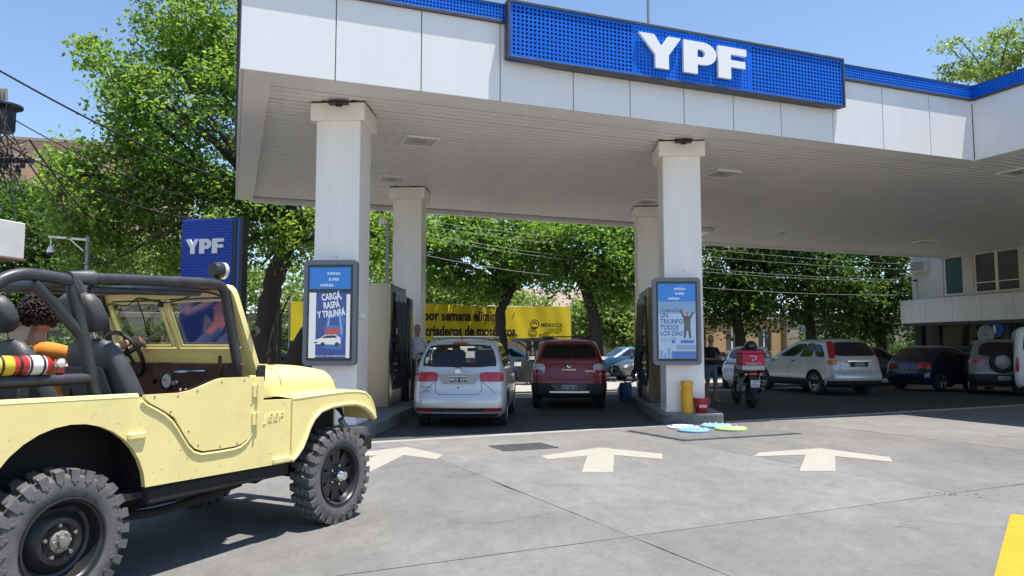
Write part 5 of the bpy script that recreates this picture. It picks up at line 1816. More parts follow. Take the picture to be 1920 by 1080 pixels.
for s in (-1, 1):
    a, b = s * 0.02, s * (WW - 0.085)
    MB().box(-0.003, 0.003, min(a, b), max(a, b), 0.215, WH - 0.075, 0, 0, WM).build('pane', glass_mat('dusty windscreen', (0.74, 0.76, 0.70), 1.6, 0.03), ws, 0)
    MB().tube([WM @ Vector((-0.022, s * 0.05, 0.24)), WM @ Vector((-0.022, s * 0.05, WH - 0.1)), WM @ Vector((-0.022, s * (WW - 0.11), WH - 0.1)), WM @ Vector((-0.022, s * (WW - 0.11), 0.24)), WM @ Vector((-0.022, s * 0.05, 0.24))], 0.012, 6).build('pane_frame', YP, ws)
    MB().cbox((0.34, s * (WW + 0.0), 1.25), (0.08, 0.03, 0.12), 0.008).build('frame_hinge', BLACKM, ws)
MB().tube(cat_curve([WM @ Vector((-0.03, y, z)) for y, z in ((0.66, 0.5), (0.62, 0.60), (0.4, 0.59), (0.25, 0.64), (0.0, 0.60), (-0.2, 0.615), (-0.45, 0.67), (-0.66, 0.62))], 5), 0.006, 5).build('loose_wire', BLACK, ws)
MB().tube(cat_curve([WM @ Vector((-0.035, y, z)) for y, z in ((0.27, 0.64), (0.26, 0.5), (0.28, 0.36))], 5), 0.005, 5).build('loose_wire', BLACK, ws)
MB().cbox((0.02, 0, 0), (0.03, 0.05, 0.03), 0.006, 0, WM @ Matrix.Translation((-0.05, 0.03, WH - 0.12))).build('catch', BLACK, ws)
MB().tube([WM @ Vector((0.03, -WW - 0.02, 0.32)), WM @ Vector((0.04, -WW - 0.06, 0.34))], 0.03, 8).build('frame_knob', BLACK, ws)

# ---- dashboard
dash = MB().box(0.155, 0.185, -YS + 0.07, YS - 0.07, 0.98, 1.325, 0.008).build('dashboard', RUST, jp)
MB().lathe([(0.0, 0.141), (0.052, 0.143), (0.060, 0.156)], 22, 'x', (0, 0.02, 1.185)).build('gauge_face', mat('gauge face', (0.62, 0.58, 0.5), 0.5), dash)
MB().lathe([(0.060, 0.136), (0.070, 0.138), (0.070, 0.158), (0.060, 0.158)], 22, 'x', (0, 0.02, 1.185), closed=True).build('gauge_ring', BLACK, dash)
MB().tube([(0.139, 0.02, 1.185), (0.139, 0.055, 1.20)], 0.003, 4).build('gauge_needle', BLACK, dash)
for k, (y, z, m_) in enumerate(((-0.08, 1.17, GREYM), (-0.16, 1.12, CHROME), (-0.22, 1.12, CHROME), (-0.29, 1.12, AMBER), (0.16, 1.18, BLACK))):
    MB().lathe([(0.0, 0.122), (0.017, 0.125), (0.02, 0.157)], 12, 'x', (0, y, z)).build('dash_knob', m_, dash)
MB().tube([(0.13, -0.08, 1.255), (0.12, -0.42, 1.265)], 0.010, 6).build('grab_handle', CHROME, dash)
MB().box(0.140, 0.154, -0.55, -0.52, 1.16, 1.38, 0.003).build('strap', RUST, dash)
# steering wheel
SWM = Matrix.Translation((0.06, 0.40, 1.385)) @ Matrix.Rotation(R(62), 4, 'Y')
sw = MB()
ringp = [SWM @ Vector((0.19 * math.cos(2 * PI * k / 28), 0.19 * math.sin(2 * PI * k / 28), 0)) for k in range(29)]
sw.tube(ringp, 0.017, 8, cap=False)
for k in range(3):
    a = 2 * PI * k / 3 + PI / 2
    sw.tube([SWM @ Vector((0, 0, 0.03)), SWM @ Vector((0.18 * math.cos(a), 0.18 * math.sin(a), 0))], 0.013, 6)
sw.tube([SWM @ Vector((0, 0, -0.01)), SWM @ Vector((0, 0, 0.35))], 0.025, 8)
sw.build('steering_wheel', BLACK, jp)

# ---- roll cage: one welded frame
CY_ = 0.69
cage = MB()
for s in (-1, 1):
    y = s * CY_
    cage.tube(cat_curve([(-0.90, y, 1.10), (-0.95, y, 1.30), (-1.03, y, 1.60), (-1.075, y, 1.76), (-1.06, y, 1.83), (-1.0, y, 1.845), (-0.5, y, 1.87), (-0.1, y, 1.885), (-0.02, y, 1.875), (0.03, y, 1.83), (0.07, y, 1.68), (0.14, y, 1.42), (0.19, y, 1.22)], 4), 0.036, 10)
    cage.tube(cat_curve([(-1.05, y, 1.82), (-1.25, y, 1.84), (-1.40, y, 1.83), (-1.52, y, 1.74), (-1.60, y, 1.5), (-1.66, y, 1.12)], 4), 0.036, 10)
    cage.tube([(-1.30, y, 1.80), (-0.99, y, 1.49)], 0.032, 10)
    cage.tube([(-1.64, y, 1.255), (-0.93, y, 1.26)], 0.034, 10)
cage.tube([(-1.06, -CY_, 1.82), (-1.06, CY_, 1.82)], 0.036, 10)
cage.tube([(-0.05, -CY_, 1.875), (-0.05, CY_, 1.875)], 0.036, 10)
cage.tube([(-1.5, -CY_, 1.78), (-1.5, CY_, 1.78)], 0.036, 10)
cage.tube([(-0.98, -CY_, 1.78), (-0.15, -CY_ + 0.05, 1.815)], 0.022, 8)
cage.build('roll_cage', CAGE, jp, 50)
for s in (-1, 1):
    MB().tube([(-1.04, s * CY_, 1.76), (-1.08, s * CY_, 1.845), (-0.96, s * CY_, 1.85)], 0.050, 10).build('cage_padding', VINYL, jp, 50)
MB().box(-1.35, -1.30, -CY_ - 0.01, -CY_ + 0.01, 1.08, 1.25).build('cage_gusset', CAGE, jp)
# spot lamp on the cage
sl = MB().lathe([(0.0, -0.05), (0.05, -0.045), (0.06, 0.0), (0.055, 0.05), (0.0, 0.055)], 16, 'x', (-0.02, -CY_ + 0.02, 1.985))
sl.tube([(-0.02, -CY_ + 0.02, 1.88), (-0.02, -CY_ + 0.02, 1.94)], 0.02, 8)
so = sl.build('spot_lamp', BLACKM, jp)
MB().lathe([(0.045, 0.052), (0.062, 0.05), (0.062, 0.02)], 16, 'x', (-0.02, -CY_ + 0.02, 1.985)).build('lamp_lens', CLEARL, so)
MB().lathe([(0.0, -0.03), (0.075, -0.025), (0.085, 0.0), (0.08, 0.03), (0.0, 0.05)], 18, 'x', (1.30, 0.56, 1.24)).tube([(1.3, 0.56, 1.05), (1.3, 0.56, 1.2)], 0.014, 6).build('side_lamp', mat('faded red lamp', (0.40, 0.08, 0.08), 0.3, coat=0.5), jp)

# ---- seats
def seat_obj(y, dx=0.0):
    M = Matrix.Translation((-0.62 + dx, y, 0.98)) @ Matrix.Rotation(R(-24), 4, 'Y')
    mb = MB()
    rows_ = []
    for z, w, d in ((-0.28, 0.24, 0.10), (-0.1, 0.265, 0.11), (0.1, 0.27, 0.10), (0.3, 0.26, 0.085), (0.45, 0.235, 0.07), (0.53, 0.19, 0.05), (0.56, 0.12, 0.02)):
        rows_.append([M @ Vector((d * math.copysign(abs(math.cos(a)) ** 0.5, math.cos(a)) - (0.04 * (1 - abs(math.sin(a))) if math.cos(a) > 0 else 0), w * math.copysign(abs(math.sin(a)) ** 0.6, math.sin(a)), z)) for a in np.linspace(0, 2 * PI, 25)])
    mb.grid(rows_)
    so = mb.build('seat', VINYL, jp, 50)
    MB().cbox((-0.30, y, 0.78), (0.5, 0.5, 0.16), 0.06).build('cushion', VINYL, so)
    MB().box(0.075, 0.10, -0.13, 0.13, -0.25, 0.48, 0.012, 0, M).build('seat_insert', VINYL2, so)
    MB().box(-0.112, -0.095, -0.19, 0.19, -0.22, 0.42, 0.01, 0, M).build('back_board', VINYL2, so)
    hr = MB()
    rows_ = []
    for z, w, d in ((0.61, 0.11, 0.03), (0.635, 0.15, 0.06), (0.70, 0.168, 0.072), (0.79, 0.162, 0.068), (0.845, 0.135, 0.05), (0.865, 0.09, 0.02)):
        rows_.append([M @ Vector((0.02 + d * math.copysign(abs(math.cos(a)) ** 0.6, math.cos(a)), w * math.copysign(abs(math.sin(a)) ** 0.5, math.sin(a)), z)) for a in np.linspace(0, 2 * PI, 21)])
    hr.grid(rows_)
    for k in (0, -1):
        hr.add(rows_[k][:-1], [tuple(range(20))])
    h_ = hr.build('headrest', VINYL, so, 50)
    MB().tube([M @ Vector((0.0, -0.06, 0.5)), M @ Vector((0.01, -0.06, 0.66))], 0.007, 6).tube([M @ Vector((0.0, 0.06, 0.5)), M @ Vector((0.01, 0.06, 0.66))], 0.007, 6).build('headrest_rod', CHROME, h_)


seat_obj(-0.38, 0.09)
seat_obj(0.38)

# ---- chassis
ch = MB()
for s in (-1, 1):
    ch.box(-1.75, 1.62, s * 0.36, s * 0.44, 0.46, 0.58, 0.01)
ch.box(1.60, 1.74, -0.72, 0.72, 0.52, 0.66, 0.012)
ch.tube([(-1.13, -0.66, 0.385), (-1.13, 0.66, 0.385)], 0.045, 10).tube([(1.13, -0.66, 0.385), (1.13, 0.66, 0.385)], 0.045, 10)
ch.lathe([(0.0, -0.13), (0.12, -0.09), (0.14, 0.0), (0.12, 0.09), (0.0, 0.13)], 14, 'x', (-1.13, 0.1, 0.385)).lathe([(0.0, -0.13), (0.12, -0.09), (0.14, 0.0), (0.12, 0.09), (0.0, 0.13)], 14, 'x', (1.13, 0.1, 0.385))
ch.box(-0.55, 0.2, -0.18, 0.22, 0.30, 0.50, 0.05)
ch.tube([(-1.0, 0.1, 0.40), (-0.4, 0.05, 0.42)], 0.03, 8).tube([(1.0, 0.1, 0.40), (0.1, 0.05, 0.42)], 0.03, 8)
for s in (-1, 1):
    for xc in (-1.13, 1.13):
        for k in range(4):
            ch.box(xc - 0.48 + 0.07 * k, xc + 0.48 - 0.07 * k, s * 0.44, s * 0.50, 0.47 - 0.014 * k, 0.481 - 0.014 * k)
ch.tube(cat_curve([(0.4, -0.5, 0.42), (-0.3, -0.55, 0.36), (-0.75, -0.5, 0.40), (-1.3, -0.3, 0.45), (-1.8, -0.3, 0.42)], 5), 0.03, 8)
ch.build('chassis', UNDER, jp)
MB().tube([(1.50, -0.55, 0.80), (1.62, -0.55, 0.66)], 0.028, 8).build('bumper_brace', GREYM, jp)
MB().tube(cat_curve([(1.50, -0.55, 0.72), (1.42, -0.6, 0.75), (1.36, -0.58, 0.70), (1.44, -0.62, 0.68)], 5), 0.018, 6).build('tow_shackle', CHROME, jp)

# ---- wheels with knobbly tyres
def jeep_tyre(x, s, kind):
    r, w = 0.385, 0.205
    ym = s * (0.85 - w / 2)
    ty = MB()
    hw = w / 2
    ty.lathe([(0.235, -hw * 0.85), (0.27, -hw * 0.98), (0.31, -hw), (0.345, -hw * 0.93), (0.356, -hw * 0.75), (0.36, 0), (0.356, hw * 0.75), (0.345, hw * 0.93), (0.31, hw), (0.27, hw * 0.98), (0.235, hw * 0.85)], 48, 'y', closed=True)
    nb = 26
    for k in range(nb):
        for side in (-1, 1):
            a = 2 * PI * (k + (0.5 if side > 0 else 0)) / nb
            M = Matrix.Rotation(a, 4, 'Y') @ Matrix.Translation((0.0, 0, 0.0))
            # shoulder lug reaching down the side wall, then two tread lugs set at an angle
            dz = 0.026
            pr = [(0.325, side * hw * 1.02), (0.386, side * hw * 0.96), (0.388, side * hw * 0.55), (0.350, side * hw * 0.50)]
            vs = []
            for (rr, yy), tw in zip(pr, (0.8, 1.0, 1.0, 0.8)):
                for sg in (-1, 1):
                    vs.append(M @ Vector((rr, yy, sg * dz * tw + (hw - abs(yy)) * 0.25 * side)))
            ty.add(vs, [(0, 1, 3, 2), (2, 3, 5, 4), (4, 5, 7, 6), (0, 2, 4, 6), (1, 7, 5, 3)])
            M2 = M @ Matrix.Translation((0.37, side * hw * 0.26, 0.02 * side)) @ Matrix.Rotation(R(24 * side), 4, 'X')
            ty.cbox((0, 0, 0), (0.034, hw * 0.42, 0.055), 0.004, 0, M2)
            if side == s:
                ty.cbox((0, 0, 0), (0.016, 0.006, 0.022), 0.002, 0, Matrix.Rotation(a, 4, 'Y') @ Matrix.Translation((0.318, s * hw * 1.005, 0)) @ Matrix.Rotation(PI / 4, 4, 'Y'))
    t = ty.build('wheel', mat('dusty tyre', (0.105, 0.102, 0.10), 0.85, var=0.35, vscale=7, bump=0.2, bscale=70), jp, 40, True, (x, ym, r))
    rb = MB()
    yo = s * hw
    RIM = mat('black steel rim', (0.018, 0.018, 0.02), 0.32, var=0.25, vscale=9)
    rb.lathe([(0.238, yo * 0.86), (0.240, yo * 1.0), (0.228, yo * 1.01), (0.222, yo * 0.85), (0.215, yo * 0.80), (0.205, yo * 0.45), (0.195, yo * 0.2)], 40, 'y', caps=False)
    if kind == 'dish':
        rb.lathe([(0.198, yo * 0.12), (0.18, yo * 0.05), (0.15, yo * 0.30), (0.125, yo * 0.52), (0.10, yo * 0.55), (0.078, yo * 0.35), (0.0, yo * 0.35)], 40, 'y', caps=False)
    else:
        rb.lathe([(0.10, yo * 0.40), (0.09, yo * 0.45), (0.0, yo * 0.45)], 30, 'y', caps=False)
        for k in range(8):
            a = 2 * PI * k / 8
            Mq = Matrix.Rotation(a, 4, 'Y')
            rb.prism([(0.085, -0.038), (0.20, -0.055), (0.20, 0.055), (0.085, 0.038)], 'y', yo * 0.20, yo * 0.42, 0, Mq @ Matrix.Rotation(0, 4, 'X') if False else Mq)
        rb.lathe([(0.0, -yo * 0.35), (0.2, -yo * 0.35)], 24, 'y', caps=False)
    rim = rb.build('rim', RIM, t)
    HUB = mat('worn hub metal', (0.30, 0.28, 0.25), 0.5, metal=0.7, var=0.3, vscale=20)
    hb = MB()
    if kind == 'dish':
        hb.lathe([(0.062, yo * 0.3), (0.060, yo * 0.62), (0.05, yo * 0.68), (0.03, yo * 0.72), (0.028, yo * 0.95), (0.0, yo * 0.97)], 12, 'y')
        for k in range(5):
            a = 2 * PI * k / 5 + 0.4
            hb.lathe([(0.011, yo * 0.3), (0.011, yo * 0.66), (0.0, yo * 0.68)], 6, 'y', (0.088 * math.cos(a), 0, 0.088 * math.sin(a)))
        for k in range(6):
            a = 2 * PI * k / 6
            hb.cbox((0.045 * math.cos(a), yo * 0.68, 0.045 * math.sin(a)), (0.016, 0.02, 0.016), 0.003)
    else:
        hb.lathe([(0.058, yo * 0.4), (0.056, yo * 0.9), (0.04, yo * 1.18), (0.034, yo * 1.32), (0.022, yo * 1.33), (0.02, yo * 1.2), (0.0, yo * 1.2)], 18, 'y')
        for k in range(5):
            a = 2 * PI * k / 5
            hb.lathe([(0.010, yo * 0.4), (0.010, yo * 0.62), (0.0, yo * 0.63)], 6, 'y', (0.078 * math.cos(a), 0, 0.078 * math.sin(a)))
    hb.build('hub', HUB if kind == 'dish' else CHROME, t)
    return t


for s in (-1, 1):
    jeep_tyre(-1.155, s, 'dish')
    jeep_tyre(1.155, s, 'spoke')

# ---- fire extinguisher strapped on the cage bar: a thing of its own
JM = Matrix.Translation(JO) @ Matrix.Rotation(JA, 4, 'Z')
ex = thing('fire_extinguisher', 'red and white fire extinguisher strapped to the jeep cage bar', 'fire extinguisher', JM @ Vector((-1.40, -CY_, 1.345)), JA)
EXR = mat('extinguisher red', (0.42, 0.025, 0.02), 0.35, coat=0.3)
MB().lathe([(0.0, -0.26), (0.035, -0.255), (0.05, -0.23), (0.052, -0.2), (0.052, 0.175), (0.045, 0.20), (0.022, 0.222), (0.018, 0.235)], 20, 'x').build('cylinder', EXR, ex)
MB().lathe([(0.053, 0.075), (0.0535, 0.076), (0.0535, 0.169), (0.053, 0.17)], 20, 'x').build('white_label', mat('paper label', (0.72, 0.70, 0.68), 0.5), ex)
MB().lathe([(0.053, -0.085), (0.0535, -0.084), (0.0535, -0.002), (0.053, -0.001)], 20, 'x').build('yellow_label', mat('yellow label', (0.60, 0.47, 0.03), 0.5), ex)
vb = MB().tube([(0.225, 0, 0), (0.26, 0, 0)], 0.02, 10)
vb.lathe([(0.0, 0.0), (0.026, 0.002), (0.028, 0.012), (0.0, 0.016)], 14, 'y', (0.262, -0.03, 0.01))
vb.build('valve', CHROME, ex)
MB().cbox((0.27, 0.0, -0.03), (0.05, 0.03, 0.05), 0.01).build('lever', EXR, ex)
for x in (-0.06, 0.035, 0.085, 0.155):
    MB().lathe([(0.0535, x - 0.007), (0.056, x - 0.006), (0.056, x + 0.006), (0.0535, x + 0.007)], 20, 'x', closed=True).tube([(x, 0.04, -0.04), (x + 0.01, 0.0, -0.12)], 0.008, 5).build('strap', BLACK, ex)
# ================================================================== people
CLOTH_CACHE = {}


def skinned(name, nodes, edges, root, sub=2):
    """nodes: name -> (pos, radius or (rx, ry)); returns a mesh grown by the Skin modifier"""
    keys = list(nodes)
    me = bpy.data.meshes.new(name)
    me.from_pydata([tuple(nodes[k][0]) for k in keys], [(keys.index(a), keys.index(b)) for a, b in edges], [])
    ob = bpy.data.objects.new('tmps', me)
    TMP.collection.objects.link(ob)
    md = ob.modifiers.new('skin', 'SKIN')
    md.use_smooth_shade = True
    md.branch_smoothing = 0.4
    if not me.skin_vertices:
        me.attributes  # noqa
    layer = me.skin_vertices[0].data if me.skin_vertices else None
    for i, k in enumerate(keys):
        r = nodes[k][1]
        layer[i].radius = r if isinstance(r, tuple) else (r, r)
        layer[i].use_root = (k == root)
    sb = ob.modifiers.new('sub', 'SUBSURF')
    sb.levels = sub
    sb.render_levels = sub
    out = baked(ob)
    out.name = name
    out.polygons.foreach_set('use_smooth', [True] * len(out.polygons))
    return out


def hand_nodes(nodes, edges, wrist, tag_, d, side, palm_n, curl=0.5):
    """palm and five fingers; d = direction of the hand, side = towards the thumb, palm_n = palm normal (fingers curl to it)"""
    d, side, pn = Vector(d).normalized(), Vector(side).normalized(), Vector(palm_n).normalized()
    w = Vector(nodes[wrist][0])
    nodes[tag_ + 'palm'] = (w + d * 0.055, (0.036, 0.024))
    edges.append((wrist, tag_ + 'palm'))
    for i, (off, ln, r) in enumerate(((0.030, 0.075, 0.0105), (0.010, 0.085, 0.011), (-0.010, 0.078, 0.0105), (-0.028, 0.062, 0.0095))):
        a, b, c = (tag_ + 'f%d%s' % (i, q) for q in 'abc')
        base = w + d * 0.088 + side * off
        nodes[a] = (base, r * 1.1)
        p1 = base + (d * math.cos(curl) + pn * math.sin(curl)) * ln * 0.5
        nodes[b] = (p1, r)
        nodes[c] = (p1 + (d * math.cos(curl * 2.4) + pn * math.sin(curl * 2.4)) * ln * 0.5, r * 0.85)
        edges += [(tag_ + 'palm', a), (a, b), (b, c)]
    a, b = tag_ + 'ta', tag_ + 'tb'
    nodes[a] = (w + d * 0.045 + side * 0.042, 0.013)
    nodes[b] = (w + d * 0.085 + side * 0.058 + pn * 0.02, 0.010)
    edges += [(tag_ + 'palm', a), (a, b)]


def head_mesh(parent, c, rz, tilt=0.0, hair='short', hair_mat=HAIR, s=1.0, skin=None):
    """head with face, ears and hair; local +x is where it looks"""
    M = Matrix.Translation(c) @ Matrix.Rotation(rz, 4, 'Z') @ Matrix.Rotation(tilt, 4, 'Y') @ Matrix.Scale(s, 4)
    rows_ = []
    for z, rx, ry, ox in ((-0.125, 0.012, 0.012, 0.05), (-0.118, 0.035, 0.032, 0.045), (-0.10, 0.062, 0.052, 0.028), (-0.07, 0.080, 0.064, 0.014), (-0.03, 0.089, 0.072, 0.006), (0.02, 0.094, 0.077, 0.0), (0.06, 0.093, 0.077, -0.003), (0.09, 0.082, 0.069, -0.006), (0.112, 0.058, 0.05, -0.008), (0.122, 0.02, 0.018, -0.008)):
        rows_.append([M @ Vector((ox + rx * math.cos(a), ry * math.sin(a), z)) for a in np.linspace(0, 2 * PI, 25)])
    mb = MB().grid(rows_)
    # nose, brows, lips, ears
    mb.add([M @ Vector(p) for p in ((0.088, 0.0, 0.022), (0.118, 0.0, -0.028), (0.090, 0.017, -0.034), (0.090, -0.017, -0.034), (0.084, 0.0, -0.045))], [(0, 2, 1), (0, 1, 3), (1, 2, 4), (1, 4, 3)])
    for sy in (-1, 1):
        mb.cbox((0.0, 0.0, 0.0), (0.035, 0.014, 0.055), 0.006, 0, M @ Matrix.Translation((-0.005, sy * 0.078, -0.01)))
    o = mb.build('head', skin or SKIN, parent, 60)
    e = MB()
    for sy in (-1, 1):
        e.cbox((0.087, sy * 0.030, 0.012), (0.01, 0.024, 0.011), 0.004, 0, M)
        e.cbox((0.089, sy * 0.030, 0.032), (0.008, 0.034, 0.007), 0.002, 0, M)
    e.build('eyes', HAIR, o)
    MB().cbox((0.083, 0, -0.066), (0.012, 0.046, 0.012), 0.004, 0, M).build('mouth', mat('lips', (0.30, 0.11, 0.09), 0.5), o)
    hb = MB()
    if hair == 'short':
        hr = []
        for t in np.linspace(0.18, PI / 2, 7):
            hr.append([M @ Vector((-0.010 + 0.101 * math.cos(t) * math.cos(a) - (0.012 if math.cos(a) > 0.5 and t < 0.7 else 0), 0.083 * math.cos(t) * math.sin(a), 0.015 + (0.02 if math.cos(a) > 0.3 and t < 0.4 else 0) + 0.117 * math.sin(t))) for a in np.linspace(0, 2 * PI, 25)])
        hb.grid(hr)
        # nape and sides
        hb.grid([[M @ Vector((-0.006 + 0.099 * math.cos(a), 0.081 * math.sin(a), z)) for a in np.linspace(1.75, 2 * PI - 1.75, 15)] for z in (0.05, 0.0, -0.05)])
    else:
        rr = random.Random(3)
        for k in range(1900):
            th = rr.uniform(0, 2 * PI)
            u = rr.uniform(-0.75, 1.0)
            q = math.sqrt(max(0, 1 - u * u))
            p = Vector((-0.02 + 0.125 * q * math.cos(th), 0.12 * q * math.sin(th), 0.03 + 0.13 * u))
            if p.x > 0.05 and p.z < 0.075:
                continue
            p *= rr.uniform(0.86, 1.06)
            sz = rr.uniform(0.010, 0.019)
            hb.cbox((0, 0, 0), (sz * 1.9, sz * 0.7, sz * 0.7), sz * 0.25, 0, M @ Matrix.Translation(p) @ Matrix.Rotation(rr.uniform(0, 3), 4, (rr.random(), rr.random(), rr.random() + 0.01)))
    h_ = hb.build('hair', hair_mat, o, 60)
    if hair != 'short':
        h_['kind'] = 'stuff'
    return o


def paint_faces(me, mats, fn):
    me.materials.clear()
    for m in mats:
        me.materials.append(m)
    me.polygons.foreach_set('material_index', [fn(p.center) for p in me.polygons])
    me.update()


def standing(label, loc, rz, h, arms, mats, zones, head_rz=0.0, head_tilt=0.0, hair_mat=HAIR, feet=(0.0, 0.0), skin=None):
    """arms: dict L/R -> (elbow, wrist, hand dir, thumb side, palm normal, curl) in local space (x forward, y left)"""
    o = thing('person', label, 'person', loc, rz)
    k = h / 1.75
    N, E = {}, []

    def n(nm, p, r):
        N[nm] = (Vector(p) * k, tuple(q * k for q in r) if isinstance(r, tuple) else r * k)
    n('pelvis', (0, 0, 0.95), (0.15, 0.115))
    n('waist', (0.0, 0, 1.08), (0.142, 0.105))
    n('chest', (0.01, 0, 1.26), (0.158, 0.118))
    n('upper', (0.0, 0, 1.40), (0.125, 0.09))
    n('neck', (0.005, 0, 1.49), 0.056)
    n('skull', (0.02, 0, 1.58), 0.055)
    E += [('pelvis', 'waist'), ('waist', 'chest'), ('chest', 'upper'), ('upper', 'neck'), ('neck', 'skull')]
    for s, t in ((1, 'L'), (-1, 'R')):
        n(t + 'sh', (0.0, s * 0.175, 1.40), 0.062)
        E.append(('upper', t + 'sh'))
        el, wr, hd, th, pn, cu = arms[t]
        n(t + 'el', el, 0.043)
        n(t + 'mid', tuple((a * 0.45 + b * 0.55) for a, b in zip(el, wr)), 0.038)
        n(t + 'wr', wr, 0.028)
        E += [(t + 'sh', t + 'el'), (t + 'el', t + 'mid'), (t + 'mid', t + 'wr')]
        hand_nodes(N, E, t + 'wr', t, hd, th, pn, cu)
        f = feet[0] if s > 0 else feet[1]
        n(t + 'hip', (0, s * 0.095, 0.86), 0.092)
        n(t + 'kn', (0.02 + f * 0.5, s * 0.105, 0.49), 0.060)
        n(t + 'cf', (-0.015 + f * 0.75, s * 0.11, 0.32), 0.054)
        n(t + 'an', (-0.02 + f, s * 0.115, 0.09), 0.040)
        n(t + 'hl', (-0.03 + f, s * 0.115, 0.04), 0.040)
        n(t + 'to', (0.14 + f, s * 0.13, 0.032), (0.042, 0.03))
        E += [('pelvis', t + 'hip'), (t + 'hip', t + 'kn'), (t + 'kn', t + 'cf'), (t + 'cf', t + 'an'), (t + 'an', t + 'hl'), (t + 'hl', t + 'to')]
    me = skinned('body', N, E, 'pelvis')
    paint_faces(me, mats, lambda c: zones(c / k, k))
    link('body', me, o)
    head_mesh(o, Vector((0.03, 0, 1.635)) * k, head_rz, head_tilt, 'short', hair_mat, k, skin)
    return o


SHIRT = mat('white shirt', (0.62, 0.60, 0.60), 0.85, var=0.08, vscale=9)
TROU = mat('black trousers', (0.013, 0.013, 0.016), 0.85)
SHOE = mat('black shoe', (0.015, 0.014, 0.014), 0.4)
BTEE = mat('black t-shirt', (0.014, 0.014, 0.016), 0.9)
DENIM = mat('faded denim', (0.15, 0.18, 0.235), 0.9, var=0.25, vscale=14)
TRAIN = mat('pale trainers', (0.42, 0.41, 0.40), 0.7)


def z_att(c, k):
    if c.z > 1.455 or (c.z < 1.30 and abs(c.y) > 0.13 and c.x > 0.16):
        return 0
    if c.z > 0.93:
        return 1
    return 3 if c.z < 0.085 else 2


man = standing('attendant in white shirt and black trousers holding a payment terminal at the pump', (-2.31, 17.95, 0.195), R(-70), 1.76,
               dict(L=((0.02, 0.26, 1.14), (0.26, 0.13, 1.08), (0.95, -0.25, 0.05), (-0.2, -0.6, 0.6), (0, -0.6, 0.5), 0.45), R=((0.0, -0.26, 1.14), (0.25, -0.10, 1.05), (0.95, 0.3, 0.05), (0.2, 0.6, 0.6), (0, 0.6, 0.5), 0.45)),
               [SKIN, SHIRT, TROU, SHOE], z_att, 0.15, 0.12)
pt = thing('payment_terminal', 'dark payment terminal in the hands of the attendant', 'card terminal', Vector((-2.31, 17.95, 0.195)) + Matrix.Rotation(R(-70), 3, 'Z') @ Vector((0.36, 0.02, 1.055)), R(-70))
MB().box(-0.05, 0.11, -0.05, 0.05, 0.0, 0.04, 0.012).build('case', BLACK, pt)
MB().box(0.03, 0.09, -0.035, 0.035, 0.04, 0.043).build('display', GREYM, pt)


def z_sho(c, k):
    if c.z < 0.075:
        return 3
    if c.z < 0.52:
        return 0
    if c.z < 0.97 and abs(c.y) < 0.24 and c.x < 0.2:
        return 2
    if c.z > 1.45:
        return 0
    if abs(c.y) > 0.17 and c.z < 1.24 or (c.x > 0.17 and c.z < 1.28):
        return 0
    return 1


man2 = standing('man in black t-shirt and denim shorts looking at his hands by the right column', (5.2, 19.35, 0.0), R(-80), 1.72,
                dict(L=((0.03, 0.27, 1.13), (0.27, 0.08, 1.14), (0.9, -0.4, 0.2), (-0.1, -0.5, 0.8), (0, -0.7, 0.3), 0.5), R=((0.03, -0.27, 1.13), (0.27, -0.06, 1.12), (0.9, 0.4, 0.2), (0.1, 0.5, 0.8), (0, 0.7, 0.3), 0.5)),
                [SKIN, BTEE, DENIM, TRAIN], z_sho, 0.0, 0.35, HAIR, (0.03, -0.03))
ph = thing('phone', 'dark phone held by the man in shorts', 'phone', Vector((5.2, 19.35, 0)) + Matrix.Rotation(R(-80), 3, 'Z') @ Vector((0.37, 0.01, 1.17)), R(-80))
MB().box(-0.005, 0.005, -0.035, 0.035, -0.01, 0.13, 0.004).build('case', BLACK, ph)
MB().box(-0.0065, -0.005, -0.031, 0.031, 0.0, 0.12).build('display', GREYM, ph)

# ---- driver of the jeep, seated, one arm out to the steering wheel (jeep frame)
dr = thing('person', 'curly haired driver in an orange shirt reaching for the steering wheel', 'person', JM @ Vector((0, 0, 0)), JA)
dr.location = JO
N, E = {}, []
N['pelvis'] = (Vector((-0.50, 0.38, 0.98)), (0.15, 0.12))
N['waist'] = (Vector((-0.56, 0.38, 1.10)), (0.145, 0.11))
N['chest'] = (Vector((-0.61, 0.38, 1.28)), (0.16, 0.12))
N['upper'] = (Vector((-0.64, 0.38, 1.42)), (0.13, 0.09))
N['neck'] = (Vector((-0.63, 0.38, 1.52)), 0.055)
N['skull'] = (Vector((-0.61, 0.38, 1.60)), 0.055)
E += [('pelvis', 'waist'), ('waist', 'chest'), ('chest', 'upper'), ('upper', 'neck'), ('neck', 'skull')]
for t, s, el, wr in (('L', 1, (-0.40, 0.64, 1.22), (-0.05, 0.57, 1.36)), ('R', -1, (-0.33, 0.20, 1.36), (0.03, 0.29, 1.485))):
    N[t + 'sh'] = (Vector((-0.63, 0.38 + s * 0.18, 1.42)), 0.062)
    N[t + 'el'] = (Vector(el), 0.044)
    N[t + 'mid'] = (Vector(el).lerp(Vector(wr), 0.5), 0.039)
    N[t + 'wr'] = (Vector(wr), 0.029)
    E += [('upper', t + 'sh'), (t + 'sh', t + 'el'), (t + 'el', t + 'mid'), (t + 'mid', t + 'wr')]
    N[t + 'hip'] = (Vector((-0.42, 0.38 + s * 0.10, 0.95)), 0.09)
    N[t + 'kn'] = (Vector((-0.02, 0.38 + s * 0.16, 1.0)), 0.06)
    N[t + 'an'] = (Vector((0.10, 0.38 + s * 0.14, 0.66)), 0.042)
    N[t + 'to'] = (Vector((0.18, 0.38 + s * 0.14, 0.62)), 0.035)
    E += [('pelvis', t + 'hip'), (t + 'hip', t + 'kn'), (t + 'kn', t + 'an'), (t + 'an', t + 'to')]
